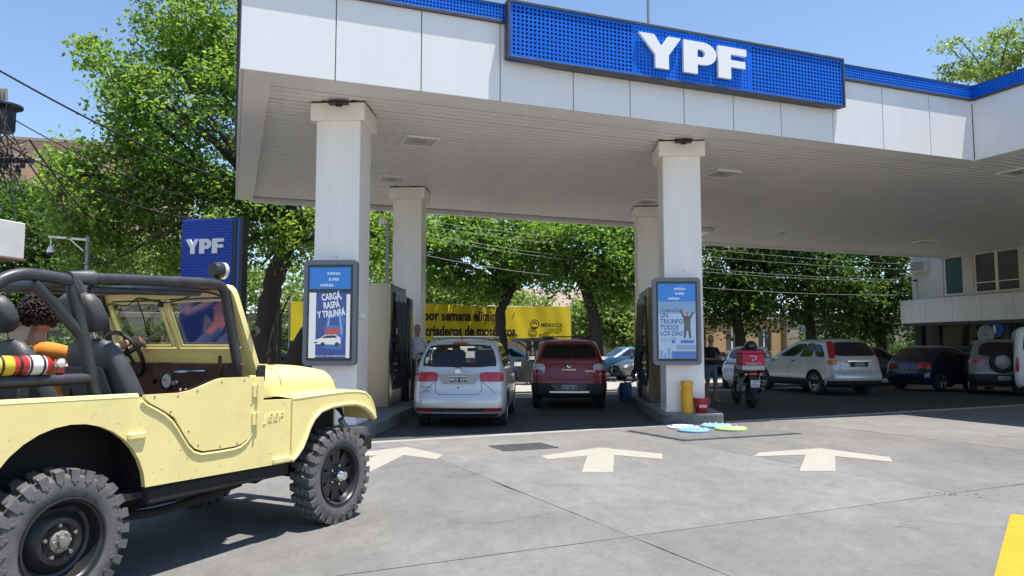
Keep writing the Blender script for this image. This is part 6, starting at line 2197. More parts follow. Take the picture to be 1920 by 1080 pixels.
hand_nodes(N, E, 'Rwr', 'R', (0.97, 0.05, 0.12), (0.1, 0.75, 0.6), (0.2, 0.3, -0.9), 0.55)
hand_nodes(N, E, 'Lwr', 'L', (0.9, -0.1, 0.25), (0.1, -0.75, 0.6), (0.2, -0.3, -0.9), 0.6)
me = skinned('body', N, E, 'pelvis')
ORA = mat('orange shirt', (0.72, 0.24, 0.02), 0.8, var=0.08, vscale=10)


def z_drv(c):
    if c.z > 1.475 and c.x < -0.5:
        return 0
    if c.x > -0.47 and c.z > 1.14:
        return 0
    return 1 if c.z > 1.02 and c.x < -0.3 else 2


paint_faces(me, [SKIN, ORA, DENIM], z_drv)
link('body', me, dr)
head_mesh(dr, Vector((-0.61, 0.38, 1.655)), R(48), 0.05, 'curly', mat('curly brown hair', (0.035, 0.016, 0.012), 0.7), 1.0)
# ================================================================== station building at the right
W0 = Vector((19.25, 35.3, 0))
WD = Vector((0.25, -0.968, 0)).normalized()
WNRM = Vector((WD.y, -WD.x, 0)).normalized()           # faces the forecourt
if WNRM.x > 0:
    WNRM = -WNRM
WA = math.atan2(WD.y, WD.x)                              # local x runs towards the camera, local y = WD rotated left


def wl(px, py, off=0.0):
    q = on_plane(px, py, W0 + WNRM * off, WNRM)
    return (q - W0).dot(WD), q.z


CREAM = mat('cream render', (0.66, 0.63, 0.56), 0.7, var=0.07, vscale=1.2, bump=0.1, bscale=60)
bd = thing('station_building', 'two storey cream station shop with glass front under the canopy', 'building', W0, WA)
sgn = 1 if (Matrix.Rotation(WA, 3, 'Z') @ Vector((0, 1, 0))).dot(WNRM) > 0 else -1     # local y sign of the outward side
Y_ = lambda d: sgn * d
LW_ = 26.0


def wbox(x0, x1, d0, d1, z0, z1, bev=0.0):
    return MB().box(x0, x1, min(Y_(d0), Y_(d1)), max(Y_(d0), Y_(d1)), z0, z1, bev)


x0a, zt = wl(1766, 485)
x0b, zb = wl(1806, 549)
x1a, zt2 = wl(1822, 473)
x1b, zb2 = wl(1912, 545)
ztop, zsill = (zt + zt2) / 2, (zb + zb2) / 2
ops = [(x0a, x0b), (x1a, x1b), (x1b + 1.4, x1b + 4.4), (x1b + 6, x1b + 9)]
# upper wall as butted pieces round the openings
segs, last = [], 0.0
mb = MB()
for a, b in ops:
    mb.box(last, a, min(0, Y_(-0.25)), max(0, Y_(-0.25)), 3.5, 7.2)
    last = b
mb.box(last, LW_, min(0, Y_(-0.25)), max(0, Y_(-0.25)), 3.5, 7.2)
for a, b in ops:
    mb.box(a, b, min(0, Y_(-0.25)), max(0, Y_(-0.25)), ztop, 7.2)
    mb.box(a, b, min(0, Y_(-0.25)), max(0, Y_(-0.25)), 3.5, zsill)
mb.box(0, LW_, min(Y_(-0.25), Y_(-9)), max(Y_(-0.25), Y_(-9)), 3.5, 3.7).box(0.0, 0.25, min(Y_(-0.25), Y_(-9)), max(Y_(-0.25), Y_(-9)), 0, 7.2).box(0, LW_, min(Y_(-0.25), Y_(-9)), max(Y_(-0.25), Y_(-9)), 7.0, 7.2)
mb.build('wall', CREAM, bd, 0)
WIN = mat('shop window glass', (0.11, 0.12, 0.125), 0.12, spec=0.8)
for k, (a, b) in enumerate(ops):
    w_ = wbox(a, b, -0.16, -0.14, zsill, ztop).build('window', WIN if k else mat('green blind', (0.07, 0.12, 0.12), 0.4), bd, 0)
    fm = MB()
    for (p, q, r, s) in ((a, b, ztop - 0.06, ztop), (a, b, zsill, zsill + 0.06), (a, a + 0.06, zsill + 0.06, ztop - 0.06), (b - 0.06, b, zsill + 0.06, ztop - 0.06)):
        fm.box(p, q, min(Y_(-0.13), Y_(-0.08)), max(Y_(-0.13), Y_(-0.08)), r, s, 0.006)
    if k:
        mid_ = (a + b) / 2
        fm.box(mid_ - 0.06, mid_ + 0.06, min(Y_(-0.13), Y_(-0.07)), max(Y_(-0.13), Y_(-0.07)), zsill + 0.06, ztop - 0.06, 0.006)
        fm.box(a + 0.06, mid_ - 0.06, min(Y_(-0.12), Y_(-0.09)), max(Y_(-0.12), Y_(-0.09)), zsill + 0.42, zsill + 0.46, 0.004).box(mid_ + 0.06, b - 0.06, min(Y_(-0.12), Y_(-0.09)), max(Y_(-0.12), Y_(-0.09)), zsill + 0.42, zsill + 0.46, 0.004)
    fm.build('frame', SOFFIT, w_)
    wbox(a - 0.05, b + 0.05, -0.02, 0.06, zsill - 0.05, zsill, 0.006).build('sill', CREAM, w_)
# projecting shop band of separate panels, perforated along its top
zb1 = wl(1760, 604, 0.5)[1]
zb0 = wl(1760, 559, 0.5)[1]
for k in range(17):
    wbox(-0.25 + 1.5 * k + 0.008, -0.25 + 1.5 * (k + 1) - 0.008, 0.06, 0.5, zb1, zb0, 0.008).build('band_panel', WHITE, bd)
dots = MB()
rr = random.Random(2)
for k in range(260):
    x, z = -0.2 + 0.085 * (k // 4), zb0 - 0.06 - 0.055 * (k % 4)
    r_ = 0.018 + 0.008 * math.sin(k * 0.37)
    dots.add([(x + r_ * math.cos(a), Y_(0.502), z + r_ * math.sin(a)) for a in np.linspace(0, 2 * PI, 7)[:-1]], [tuple(range(6))])
stuff(dots.build('perforation_dots', mat('perforation', (0.60, 0.62, 0.64), 0.4), bd, 0, False))
wbox(-0.2, LW_, 0.0, 0.42, zb1 - 0.14, zb1 - 0.003, 0.01).build('band_underside', TRIM, bd)
# shop front: posts, glass, plinth
DPOST = mat('dark shop post', (0.03, 0.032, 0.04), 0.5)
for xq in (0.0, 1.0, 4.6, 8.6, 12.6, 16.6, 20.6, 24.6):
    wbox(xq, xq + 0.42, -0.3, -0.02, 0, zb1 - 0.14, 0.01).build('shop_post', DPOST, bd)
for k, xq in enumerate((1.42, 5.02, 9.02, 13.02, 17.02, 21.02)):
    wbox(xq, xq + 3.58, -0.16, -0.14, 0.25, zb1 - 0.14).build('shop_window', glass_mat('shop front glass', (0.45, 0.5, 0.5), 3.0, 0.01), bd, 0)
    wbox(xq, xq + 3.58, -0.2, -0.08, 0.0, 0.25, 0.01).build('plinth', DPOST, bd)
wbox(0.3, LW_, -4.2, -4.1, 0, 3.4).build('shop_back_wall', mat('shop interior', (0.25, 0.22, 0.18), 0.8, var=0.5, vscale=0.8), bd, 0)
wbox(0.3, LW_, -4.1, -0.3, 0.0, 0.02).build('shop_floor', mat('shop tiles', (0.35, 0.33, 0.3), 0.4), bd, 0)
for k in range(8):
    sh = wbox(2.0 + 2.6 * k, 3.6 + 2.6 * k, -2.2, -1.7, 0, 1.3 + 0.3 * (k % 2), 0.02).build('shop_shelf', mat('shelf %d' % (k % 3), [(0.35, 0.25, 0.12), (0.12, 0.2, 0.3), (0.45, 0.42, 0.38)][k % 3], 0.6, var=0.5, vscale=6), bd)
# round sign discs in the shop window
xs, zs_ = wl(1852, 627)
o = thing('round_sign', 'round pale grey sign in the shop window', 'sign', W0 + WD * xs + WNRM * 0.12 + Vector((0, 0, zs_)), WA)
MB().lathe([(0.0, 0.0), (0.40, 0.0), (0.42, 0.03), (0.0, 0.04)], 32, 'y').build('disc', mat('pale disc', (0.26, 0.30, 0.34), 0.4, var=0.3, vscale=6), o)
MB().box(-0.03, 0.03, -0.12, 0.0, -0.03, 0.03).build('bracket', GREYM, o)
xs, zs_ = wl(1868, 617)
o = thing('round_sign', 'blue round sign behind the pale grey one at the shop', 'sign', W0 + WD * xs + WNRM * 0.04 + Vector((0, 0, zs_)), WA)
MB().lathe([(0.0, 0.0), (0.36, 0.0), (0.37, 0.03), (0.0, 0.04)], 32, 'y').build('disc', mat('blue disc', (0.02, 0.09, 0.42), 0.4), o)
MB().prism([(-0.06, -0.16), (0.06, -0.16), (0.06, 0.18), (-0.08, 0.14), (-0.06, 0.07)], 'y', Y_(0.045), Y_(0.05)).build('mark', SIGNW, o, 0)
# air conditioner and camera on the wall
xa, za = wl(1716, 512)
xb, zbb = wl(1744, 488)
o = thing('air_conditioner', 'cream air conditioner box on the upper wall of the shop', 'air conditioner', W0 + Vector((0, 0, za)), WA)
wbox(xa, xb, 0.0, 0.3, 0.0, zbb - za, 0.02).build('case', CREAM, o)
for k in range(7):
    wbox(xa + 0.06, xb - 0.06, 0.3, 0.306, 0.08 + 0.06 * k, 0.105 + 0.06 * k).build('louvre', TRIM, o, 0)
xa, za = wl(1719, 526)
o = thing('wall_camera', 'small dark camera below the air conditioner', 'camera', W0 + WD * xa + Vector((0, 0, za)), WA)
wbox(-0.04, 0.04, 0.0, 0.2, -0.04, 0.04, 0.02).build('body', BLACK, o)
wbox(0.02, 0.04, 0.0, 0.02, -1.2, 0.0).build('cable', GREYM, o)

# ================================================================== banner on the far pavement
BY = mat('yellow banner cloth', (0.72, 0.55, 0.012), 0.7, var=0.06, vscale=2)
BO = CAN_O + CV * 23.8
bn = thing('yellow_banner', 'long yellow street banner with black mosquito campaign lettering', 'banner', BO, CAN_A)
rows_ = []
for z in np.linspace(1.68, 3.46, 9):
    rows_.append([(u, 0.025 * math.sin(u * 2.1 + z) + 0.012 * math.sin(u * 7 + 2 * z), z + 0.02 * math.sin(u * 0.9)) for u in np.linspace(2.5, 16.5, 90)])
MB().grid(rows_).build('cloth', BY, bn, 60)
for u in (2.45, 6.0, 9.5, 13.0, 16.55):
    MB().tube([(u, 0.12, 0.0), (u, 0.12, 3.55)], 0.04, 8).build('post', GREYM, bn)
MB().tube([(2.45, 0.12, 3.45), (16.55, 0.12, 3.45)], 0.03, 6).tube([(2.45, 0.12, 1.75), (16.55, 0.12, 1.75)], 0.03, 6).build('rail', GREYM, bn)
INK = mat('banner ink', (0.015, 0.013, 0.008), 0.7)
text('lettering', 'por semana eliminá', 0.70, INK, bn, (8.66, -0.05, 2.90), (PI / 2, 0, 0), 0.004, 0.03, 'LEFT', 0.72)
text('lettering', 'criaderos de mosquitos.', 0.70, INK, bn, (8.72, -0.05, 2.16), (PI / 2, 0, 0), 0.004, 0.03, 'LEFT', 0.70)
text('lettering', 'MENDOZA', 0.27, INK, bn, (15.4, -0.05, 2.50), (PI / 2, 0, 0), 0.004, 0.022, 'CENTER', 0.9)
MB().lathe([(0.20, -0.052), (0.25, -0.055), (0.25, -0.045), (0.20, -0.045)], 24, 'y', (14.45, 0, 2.55), closed=True).build('emblem_ring', INK, bn)
MB().prism([(14.30, 2.50), (14.34, 2.63), (14.45, 2.71), (14.56, 2.63), (14.6, 2.50), (14.52, 2.55), (14.45, 2.63), (14.38, 2.55)], 'y', -0.055, -0.045).build('emblem_mark', INK, bn, 0)
MB().prism([(14.28, 2.42), (14.62, 2.42), (14.56, 2.35), (14.34, 2.35)], 'y', -0.055, -0.045).build('emblem_mark', INK, bn, 0)

# ================================================================== buildings across the street
def house(name, label, u0, u1, v, depth, h, col, roofcol=None, wins=4, storeys=1, roof='flat', wcol=(0.05, 0.055, 0.06), rot=CAN_A, org=None):
    o = thing(name, label, 'building', org if org is not None else CAN_O + CU * u0 + CV * v, rot)
    w = u1 - u0
    wm = mat('wall ' + label[:18], col, 0.85, var=0.10, vscale=0.6, bump=0.15, bscale=30)
    sh = h / storeys
    ww = w / max(wins, 1) * 0.42
    # front wall in pieces round real openings
    mb = MB()
    for s in range(storeys):
        za, zb_ = s * sh + sh * 0.32, s * sh + sh * 0.76
        last = 0.0
        for k in range(wins):
            a = (k + 0.5) * w / wins - ww / 2
            mb.box(last, a, 0, 0.3, za, zb_)
            last = a + ww
        mb.box(last, w, 0, 0.3, za, zb_)
        mb.box(0, w, 0, 0.3, s * sh, za).box(0, w, 0, 0.3, zb_, (s + 1) * sh)
    mb.box(0, w, depth - 0.3, depth, 0, h).box(0, 0.3, 0.3, depth - 0.3, 0, h).box(w - 0.3, w, 0.3, depth - 0.3, 0, h)
    mb.build('wall', wm, o, 0)
    pane = mat('house pane', wcol, 0.15)
    for s in range(storeys):
        za, zb_ = s * sh + sh * 0.32, s * sh + sh * 0.76
        for k in range(wins):
            a = (k + 0.5) * w / wins - ww / 2
            wi = MB().box(a, a + ww, 0.16, 0.18, za, zb_).build('window', pane, o, 0)
            MB().box(a, a + ww, -0.05, 0.15, za - 0.07, za - 0.002).build('sill', SIDEW, wi, 0)
            MB().box(a + ww / 2 - 0.04, a + ww / 2 + 0.04, 0.10, 0.158, za, zb_).build('frame', SOFFIT, wi, 0)
    rm = mat('roof ' + label[:18], roofcol or (0.3, 0.28, 0.26), 0.8, var=0.2, vscale=3, bump=0.4, bscale=8)
    if roof == 'flat':
        MB().box(-0.15, w + 0.15, -0.15, depth + 0.15, h, h + 0.3, 0.03).build('roof', rm, o)
    else:
        MB().prism([(-0.5, h - 0.02), (depth / 2, h + depth * 0.22), (depth + 0.5, h - 0.02), (depth + 0.5, h - 0.14), (-0.5, h - 0.14)], 'x', -0.4, w + 0.4).build('roof', rm, o, 0)
    return o


house('street_house', 'pinkish house with a low tiled roof behind the street trees', 17.3, 26.0, 33.5, 9, 3.6, (0.48, 0.37, 0.31), (0.27, 0.20, 0.165), 4, 1, 'gable')
house('street_house', 'low orange walled house seen right of the red car', 26.6, 38.0, 33.0, 8, 3.4, (0.40, 0.26, 0.13), (0.42, 0.36, 0.30), 4, 1)
house('street_house', 'beige low building behind the left end of the banner', -14.0, 12.8, 34.0, 9, 3.0, (0.46, 0.36, 0.28), None, 7, 1)
house('street_house', 'pale garden wall building behind the dark right trees', 38.6, 62.0, 33.0, 8, 3.6, (0.36, 0.30, 0.22), None, 6, 1)
house('street_house', 'beige low building at the far left behind the jeep', -46.0, -15.0, 33.0, 9, 4.6, (0.42, 0.35, 0.28), None, 8, 1)
pb = house('apartment_block', 'tall pinkish apartment block rising behind the left trees', 0, 26, 0, 14, 19.2, (0.46, 0.28, 0.21), None, 0, 6, 'flat', (0.06, 0.055, 0.05), R(14), Vector((-56.5, 59.0, 0)))
MB().box(13.0, 14.2, 4, 5.2, 19.5, 20.5, 0.03).build('roof_tank', SIGNW, pb)

# ================================================================== street furniture at the left
POLE = mat('timber pole', (0.28, 0.15, 0.05), 0.8, var=0.3, vscale=4, stretch=(6, 6, 0.6))
px0 = -10.22
up = thing('utility_pole', 'timber utility pole with dark transformer at the left edge', 'utility pole', (px0, 14.2, 0))
MB().tube([(0, 0, 0), (0, 0, 6.3)], [0.17, 0.13], 12).build('pole', POLE, up)
tr_ = MB().lathe([(0.0, 0.0), (0.19, 0.0), (0.21, 0.05), (0.21, 0.42), (0.26, 0.46), (0.33, 0.49), (0.33, 0.53), (0.0, 0.56)], 22, 'z', (0.26, -0.1, 5.62)).build('transformer', BLACKM, up)
for k in range(4):
    MB().tube([(0.2 + 0.07 * k, -0.25, 6.2), (0.2 + 0.07 * k, -0.28, 6.42)], 0.03, 7).build('insulator', mat('porcelain', (0.35, 0.30, 0.25), 0.3), up)
MB().box(-0.9, 0.95, -0.20, -0.13, 4.98, 5.08, 0.01).build('cross_arm', BLACKM, up)
for k in range(9):
    MB().lathe([(0.0, -0.09), (0.035, -0.08), (0.05, -0.03), (0.03, 0.03), (0.05, 0.07), (0.0, 0.1)], 8, 'z', (-0.05 + 0.12 * (k % 8), -0.2 - 0.04 * (k % 2), 4.85 + 0.1 * (k % 3))).build('insulator', BLACK, up)
loops = MB()
rr = random.Random(8)
for k in range(44):
    p, q = Vector((rr.uniform(-0.1, 0.55), -0.34, rr.uniform(4.9, 6.2))), Vector((rr.uniform(-0.1, 0.95), -0.30, rr.uniform(4.3, 5.4)))
    loops.tube([p, p.lerp(q, 0.35) + Vector((rr.uniform(-.2, .2), -0.1, -0.15)), p.lerp(q, 0.7) + Vector((rr.uniform(-.1, .2), 0, -0.2)), q], 0.011, 5)
stuff(loops.build('wire_tangle', BLACK, up))
cb = thing('metal_cabinet', 'white metal cabinet with a rail hung on the utility pole', 'cabinet', (-9.25, 13.2, 3.0), R(-14))
CBW = mat('cabinet white', (0.62, 0.64, 0.63), 0.45, var=0.08, vscale=4)
MB().box(-0.7, 0.22, -0.30, 0.30, 0.04, 0.70, 0.012).build('case', CBW, cb)
MB().box(-0.66, 0.16, -0.312, -0.30, 0.09, 0.65, 0.004).build('door', CBW, cb)
MB().box(-0.72, 0.24, -0.32, 0.32, 0.0, 0.04, 0.006).build('tray', mat('rusty tray', (0.16, 0.10, 0.06), 0.8), cb)
MB().tube([(-0.6, -0.2, 0.69), (-0.6, -0.2, 0.78), (0.0, -0.2, 0.78), (0.0, -0.2, 0.69)], 0.012, 6).build('rail', GREYM, cb)
MB().box(-0.68, -0.6, 0.3, 0.95, 0.3, 0.38).build('pole_bracket', GREYM, cb)
cc = thing('street_camera', 'white dome camera hanging from a street pole arm at the left', 'camera', (-11.9, 20.5, 0))
MB().tube([(0, 0, 0), (0, 0, 4.5)], 0.06, 8).build('pole', GREYM, cc)
MB().tube([(0.0, 0, 4.42), (-1.05, -0.1, 4.50)], 0.035, 8).tube([(0, 0, 4.0), (-0.5, -0.05, 4.45)], 0.02, 6).build('arm', SIGNW, cc)
MB().lathe([(0.015, 0.42), (0.015, 0.2), (0.06, 0.16), (0.10, 0.05), (0.10, 0.0), (0.0, -0.01)], 14, 'z', (-0.98, -0.1, 4.05)).build('housing', SIGNW, cc)
MB().lathe([(0.09, 0.0), (0.075, -0.06), (0.0, -0.09)], 14, 'z', (-0.98, -0.1, 4.05)).build('dome', BLACK, cc)
bp_ = thing('branched_post', 'dark thin post with a forked top between the tree trunks', 'post', (-7.65, 24.2, 0))
MB().tube([(0, 0, 0), (0, 0, 2.4)], [0.10, 0.09], 8).build('shaft', BLACKM, bp_)
for dx in (-0.3, 0.0, 0.32):
    MB().tube([(0, 0, 2.35), (dx, 0, 3.1)], [0.04, 0.02], 6).build('prong', BLACKM, bp_)
kr = thing('roofed_cart', 'small dark roofed cart on the pavement behind the red car', 'cart', (0.72, 28.2, -0.01), CAN_A)
MB().prism([(-0.62, 1.62), (-0.55, 1.74), (0.7, 1.80), (0.75, 1.66), (0.7, 1.64)], 'y', -0.5, 0.5).build('roof', BLACKM, kr)
for y in (-0.42, 0.42):
    MB().tube(cat_curve([(0.0, y, 0.0), (0.0, y, 1.0), (-0.05, y, 1.4), (-0.45, y, 1.64)], 4), 0.03, 7).build('post', BLACKM, kr)
    MB().tube(cat_curve([(0.15, y, 0.0), (0.15, y, 1.0), (0.2, y, 1.4), (0.6, y, 1.66)], 4), 0.03, 7).build('post', BLACKM, kr)
MB().box(-0.4, 0.6, -0.4, 0.4, 0.1, 0.95, 0.03).build('cart_box', BLACKM, kr)

# ================================================================== overhead cables
def cable(label, a, b, sag, r=0.012, n=14):
    a, b = Vector(a), Vector(b)
    pts = [a.lerp(b, k / n) - Vector((0, 0, sag * 4 * (k / n) * (1 - k / n))) for k in range(n + 1)]
    tag(MB().tube(pts, r, 5).build('overhead_cable', BLACK if r > 0.010 else mat('pale cable', (0.20, 0.21, 0.20), 0.6), None, 35), label, 'cable', 'overhead cables')


P0 = Vector((px0 + 0.1, 14.0, 6.3))
cable('thick cable running from the pole top down into the big tree', at(-40, 110, 13.8), at(440, 345, 19.0), 0.15, 0.022)
cable('cable leaving the transformer just under the thick one', at(10, 215, 14), at(430, 390, 19.5), 0.25, 0.012)
cable('lower cable from the transformer crossing the pink block', at(20, 275, 14), at(420, 415, 19.5), 0.35, 0.018)
cable('cable dropping steeply from the cross arm to the left trees', at(40, 285, 14), at(160, 440, 22), 0.1, 0.016)
cable('second steep cable beside the one dropping from the cross arm', at(55, 262, 14), at(180, 420, 22), 0.1, 0.020)
cable('thin cable hanging down beside the white cabinet', at(18, 290, 14), at(28, 415, 13.6), -0.05, 0.012)
for k, (y0, y1, y2, lab) in enumerate(((470, 527, 0.30, 'lowest pale cable strung before the street trees'), (436, 497, 0.25, 'second lowest pale cable before the street trees'), (428, 489, 0.28, 'third pale cable before the street trees'),
                                       (419, 466, 0.22, 'fourth pale cable before the street trees'), (411, 452, 0.20, 'top pale cable before the street trees'))):
    a, b = at(700, y0 - 14, 28.5), at(1186, y1, 31.5)
    c_ = b + (b - a) * 1.7
    c_.z = b.z - 0.15 - 0.1 * k
    cable(lab + ', left of the right rear column', a, b, y2, 0.013 if k == 0 else 0.008)
    cable(lab + ', right of the right front column', b, c_, y2, 0.010 if k == 0 else 0.008)
# ================================================================== trees
def leaf_mat(name, c0, c1, trans=0.45, hue=0.0):
    m = bpy.data.materials.new(name)
    m.use_nodes = True
    nt = m.node_tree
    N, L = nt.nodes, nt.links
    for n in list(N):
        N.remove(n)
    out = N.new('ShaderNodeOutputMaterial')
    at_ = N.new('ShaderNodeAttribute')
    at_.attribute_name = 'tint'
    cr = N.new('ShaderNodeValToRGB')
    cr.color_ramp.elements[0].color = (*c0, 1)
    cr.color_ramp.elements[1].color = (*c1, 1)
    L.new(at_.outputs['Fac'], cr.inputs[0])
    p = N.new('ShaderNodeBsdfPrincipled')
    p.inputs['Roughness'].default_value = 0.42
    p.inputs['Specular IOR Level'].default_value = 0.45
    L.new(cr.outputs[0], p.inputs['Base Color'])
    t = N.new('ShaderNodeBsdfTranslucent')
    mu = N.new('ShaderNodeMix')
    mu.data_type = 'RGBA'
    mu.blend_type = 'MULTIPLY'
    mu.inputs[0].default_value = 1.0
    mu.inputs[7].default_value = (1.3, 1.38, 0.6, 1)
    L.new(cr.outputs[0], mu.inputs[6])
    L.new(mu.outputs[2], t.inputs[0])
    mx = N.new('ShaderNodeMixShader')
    mx.inputs[0].default_value = trans
    L.new(p.outputs[0], mx.inputs[1])
    L.new(t.outputs[0], mx.inputs[2])
    L.new(mx.outputs[0], out.inputs[0])
    return m


LEAF_A = leaf_mat('mulberry leaves', (0.065, 0.14, 0.032), (0.30, 0.42, 0.10), 0.6)
LEAF_B = leaf_mat('street tree leaves', (0.06, 0.135, 0.03), (0.28, 0.41, 0.095), 0.6)
LEAF_C = leaf_mat('dark leaves', (0.03, 0.07, 0.02), (0.13, 0.22, 0.05), 0.5)
LEAF_D = leaf_mat('pale leaves', (0.12, 0.19, 0.05), (0.27, 0.36, 0.11))
BARK = mat('dark bark', (0.045, 0.034, 0.026), 0.9, var=0.35, vscale=5, bump=0.9, bscale=14, stretch=(3, 3, 0.7))


def in_canopy(P):
    d = P[:, :2] - np.array([CAN_O.x, CAN_O.y])
    u = d[:, 0] * CU.x + d[:, 1] * CU.y
    v = d[:, 0] * CV.x + d[:, 1] * CV.y
    return (u > -0.35) & (u < U1 + 0.4) & (v < V2 + 0.4) & ((v < V1 + 0.5) | (u > UN - 1.2)) & (P[:, 2] > 5.0) & (P[:, 2] < 7.6)


def leaves_mesh(name, centers, radii, per, size, seed, m, flat_=0.6):
    g = np.random.default_rng(seed)
    C = np.repeat(centers, per, axis=0)
    rad = np.repeat(radii, per)[:, None]
    P = C + np.clip(g.normal(0, 1, C.shape), -2, 2) * rad * np.array([0.5, 0.5, 0.5 * flat_])
    P = P[~in_canopy(P)]
    P = P[P[:, 2] > 0.3]
    n = len(P)
    d = g.normal(0, 1, (n, 3))
    d[:, 2] = d[:, 2] * 0.5 - 0.35
    d /= np.linalg.norm(d, axis=1)[:, None]
    up = g.normal(0, 0.8, (n, 3)) + np.array([0, 0, 1.0])
    s = np.cross(d, up)
    s /= np.linalg.norm(s, axis=1)[:, None] + 1e-9
    nn = np.cross(s, d)
    ln = size * g.uniform(0.5, 1.35, (n, 1))
    w = ln * g.uniform(0.26, 0.38, (n, 1))
    fold = nn * ln * 0.10
    droop = np.array([0, 0, -1.0]) * ln * 0.15
    V = np.empty((n, 6, 3))
    V[:, 0] = P
    V[:, 1] = P + d * ln * 0.35 + s * w + fold
    V[:, 2] = P + d * ln * 0.35 - s * w + fold
    V[:, 3] = P + d * ln + droop
    V[:, 4] = P + d * ln * 0.70 + s * w * 0.72 + fold * 0.6
    V[:, 5] = P + d * ln * 0.70 - s * w * 0.72 + fold * 0.6
    base = (np.arange(n) * 6)[:, None]
    # two bent halves sharing the midrib: (0,1,4,3) and (0,3,5,2)
    quads = np.concatenate([base + np.array([[0, 1, 4, 3]]), base + np.array([[0, 3, 5, 2]])], axis=1).reshape(-1, 4)
    me = bpy.data.meshes.new(name)
    me.vertices.add(n * 6)
    me.vertices.foreach_set('co', V.reshape(-1))
    me.loops.add(quads.size)
    me.loops.foreach_set('vertex_index', quads.reshape(-1))
    me.polygons.add(len(quads))
    me.polygons.foreach_set('loop_start', np.arange(len(quads)) * 4)
    me.update()
    me.validate()
    tint = np.clip(g.normal(0.45, 0.22, n) + np.repeat(g.normal(0, 0.15, len(centers)), per)[:n] if False else g.normal(0.45, 0.24, n), 0, 1)
    att = me.attributes.new('tint', 'FLOAT', 'FACE')
    att.data.foreach_set('value', np.repeat(tint, 2))
    me.materials.append(m)
    return me


def blob_px(px, py, Y, rx, ry, rd):
    """ellipsoid given by its look in the picture and its distance"""
    c = at(px, py, Y)
    k = Y / FPX
    return (np.array(c), np.array([rx * k, rd, ry * k]))


def tree(name, label, trunk, blobs, ncl, per, size, m, seed, clr=0.55, limbs=14, group=None, twig=True, shell=0.5):
    """trunk: list of (point, radius); blobs: crown ellipsoids"""
    g = np.random.default_rng(seed)
    base = Vector(trunk[0][0])
    o = thing(name, label, 'tree', base, 0, group)
    vol = np.array([np.prod(b[1]) ** 0.8 for b in blobs])
    pick = g.choice(len(blobs), ncl, p=vol / vol.sum())
    d = g.normal(0, 1, (ncl, 3))
    d /= np.linalg.norm(d, axis=1)[:, None]
    rr_ = g.uniform(0, 1, (ncl, 1)) ** (1 / 3)
    rr_ = np.where(g.uniform(0, 1, (ncl, 1)) < shell, 0.75 + 0.25 * g.uniform(0, 1, (ncl, 1)), rr_)
    C = np.array([blobs[i][0] for i in pick]) + d * rr_ * np.array([blobs[i][1] for i in pick])
    C += g.normal(0, 0.12, C.shape)
    C = C[~in_canopy(C)]
    rad = g.uniform(0.7, 1.35, len(C)) * clr
    me = leaves_mesh('crown', C - np.array(base) if False else C, rad, per, size, seed + 1, m)
    co = link('crown', me, o, -base)
    co['kind'] = 'stuff'
    tb = MB()
    pts = [Vector(p) - base for p, _ in trunk]
    rs = [r for _, r in trunk]
    cur = cat_curve(pts, 5)
    rr2 = np.interp(np.linspace(0, len(rs) - 1, len(cur)), range(len(rs)), rs)
    jit = random.Random(seed)
    cur = [p + Vector((jit.gauss(0, 0.02), jit.gauss(0, 0.02), 0)) for p in cur]
    tb.tube(cur, [float(r * jit.uniform(0.93, 1.08)) for r in rr2], 12)
    top = cur[-1]
    order = g.permutation(len(C))
    hubs = []
    for i in order[:limbs]:
        tgt = Vector(C[i]) - base
        st = cur[int(len(cur) * jit.uniform(0.72, 0.98))]
        mid_ = st.lerp(tgt, 0.5) + Vector((jit.gauss(0, 0.25), jit.gauss(0, 0.25), jit.uniform(0.0, 0.5)))
        r0 = rs[-1] * jit.uniform(0.5, 0.85)
        cv = cat_curve([st, mid_, tgt], 5)
        q = [p for p in cv]
        wq = np.array([list(p + base) for p in q])
        if in_canopy(wq).any():
            continue
        tb.tube(q, [float(x) for x in np.linspace(r0, 0.025, len(q))], 7)
        hubs += [(p, float(x)) for p, x in zip(q[3:], np.linspace(r0, 0.025, len(q))[3:])]
    if twig and hubs:
        for i in order[limbs:limbs + 150]:
            tgt = Vector(C[i]) - base
            h, r0 = min(hubs, key=lambda a: (a[0] - tgt).length)
            if (h - tgt).length < 2.6:
                wq = np.array([list(h.lerp(tgt, t) + base) for t in (0, .25, .5, .75, 1)])
                if not in_canopy(wq).any():
                    tb.tube([h, h.lerp(tgt, 0.5) + Vector((0, 0, jit.uniform(-0.1, 0.15))), tgt], [min(r0, 0.03), 0.018, 0.006], 4)
    tb.build('trunk', BARK, o, 60)
    return o


# big tree at the left, before the corner of the canopy
B = blob_px
bl = [B(395, 235, 22, 175, 165, 2.6), B(235, 345, 21.5, 120, 90, 2.0), B(165, 290, 21, 60, 30, 0.9), B(380, 40, 22, 120, 110, 2.0), B(235, 105, 21.5, 85, 50, 1.0), B(300, 200, 21.5, 120, 90, 1.6),
      B(260, 440, 21.5, 150, 70, 1.8), B(420, 420, 22, 130, 90, 2.0), B(545, 440, 23, 90, 80, 2.0), B(700, 455, 24.5, 85, 75, 1.6), B(420, 120, 22.5, 90, 120, 2.0), B(190, 480, 21.5, 80, 45, 1.0), B(185, 395, 21.5, 115, 62, 1.6), B(330, 350, 21.5, 110, 80, 1.6)]
tree('mulberry_tree', 'large leafy tree with dark leaning trunk left of the canopy', [((-7.35, 22.2, -0.05), 0.42), (at(500, 600, 22.2), 0.32), (at(516, 520, 22.2), 0.29), (at(545, 450, 22.3), 0.25), (at(560, 400, 22.6), 0.20)],
     bl, 960, 54, 0.14, LEAF_A, 11, 0.52, 26, None, True, 0.55)
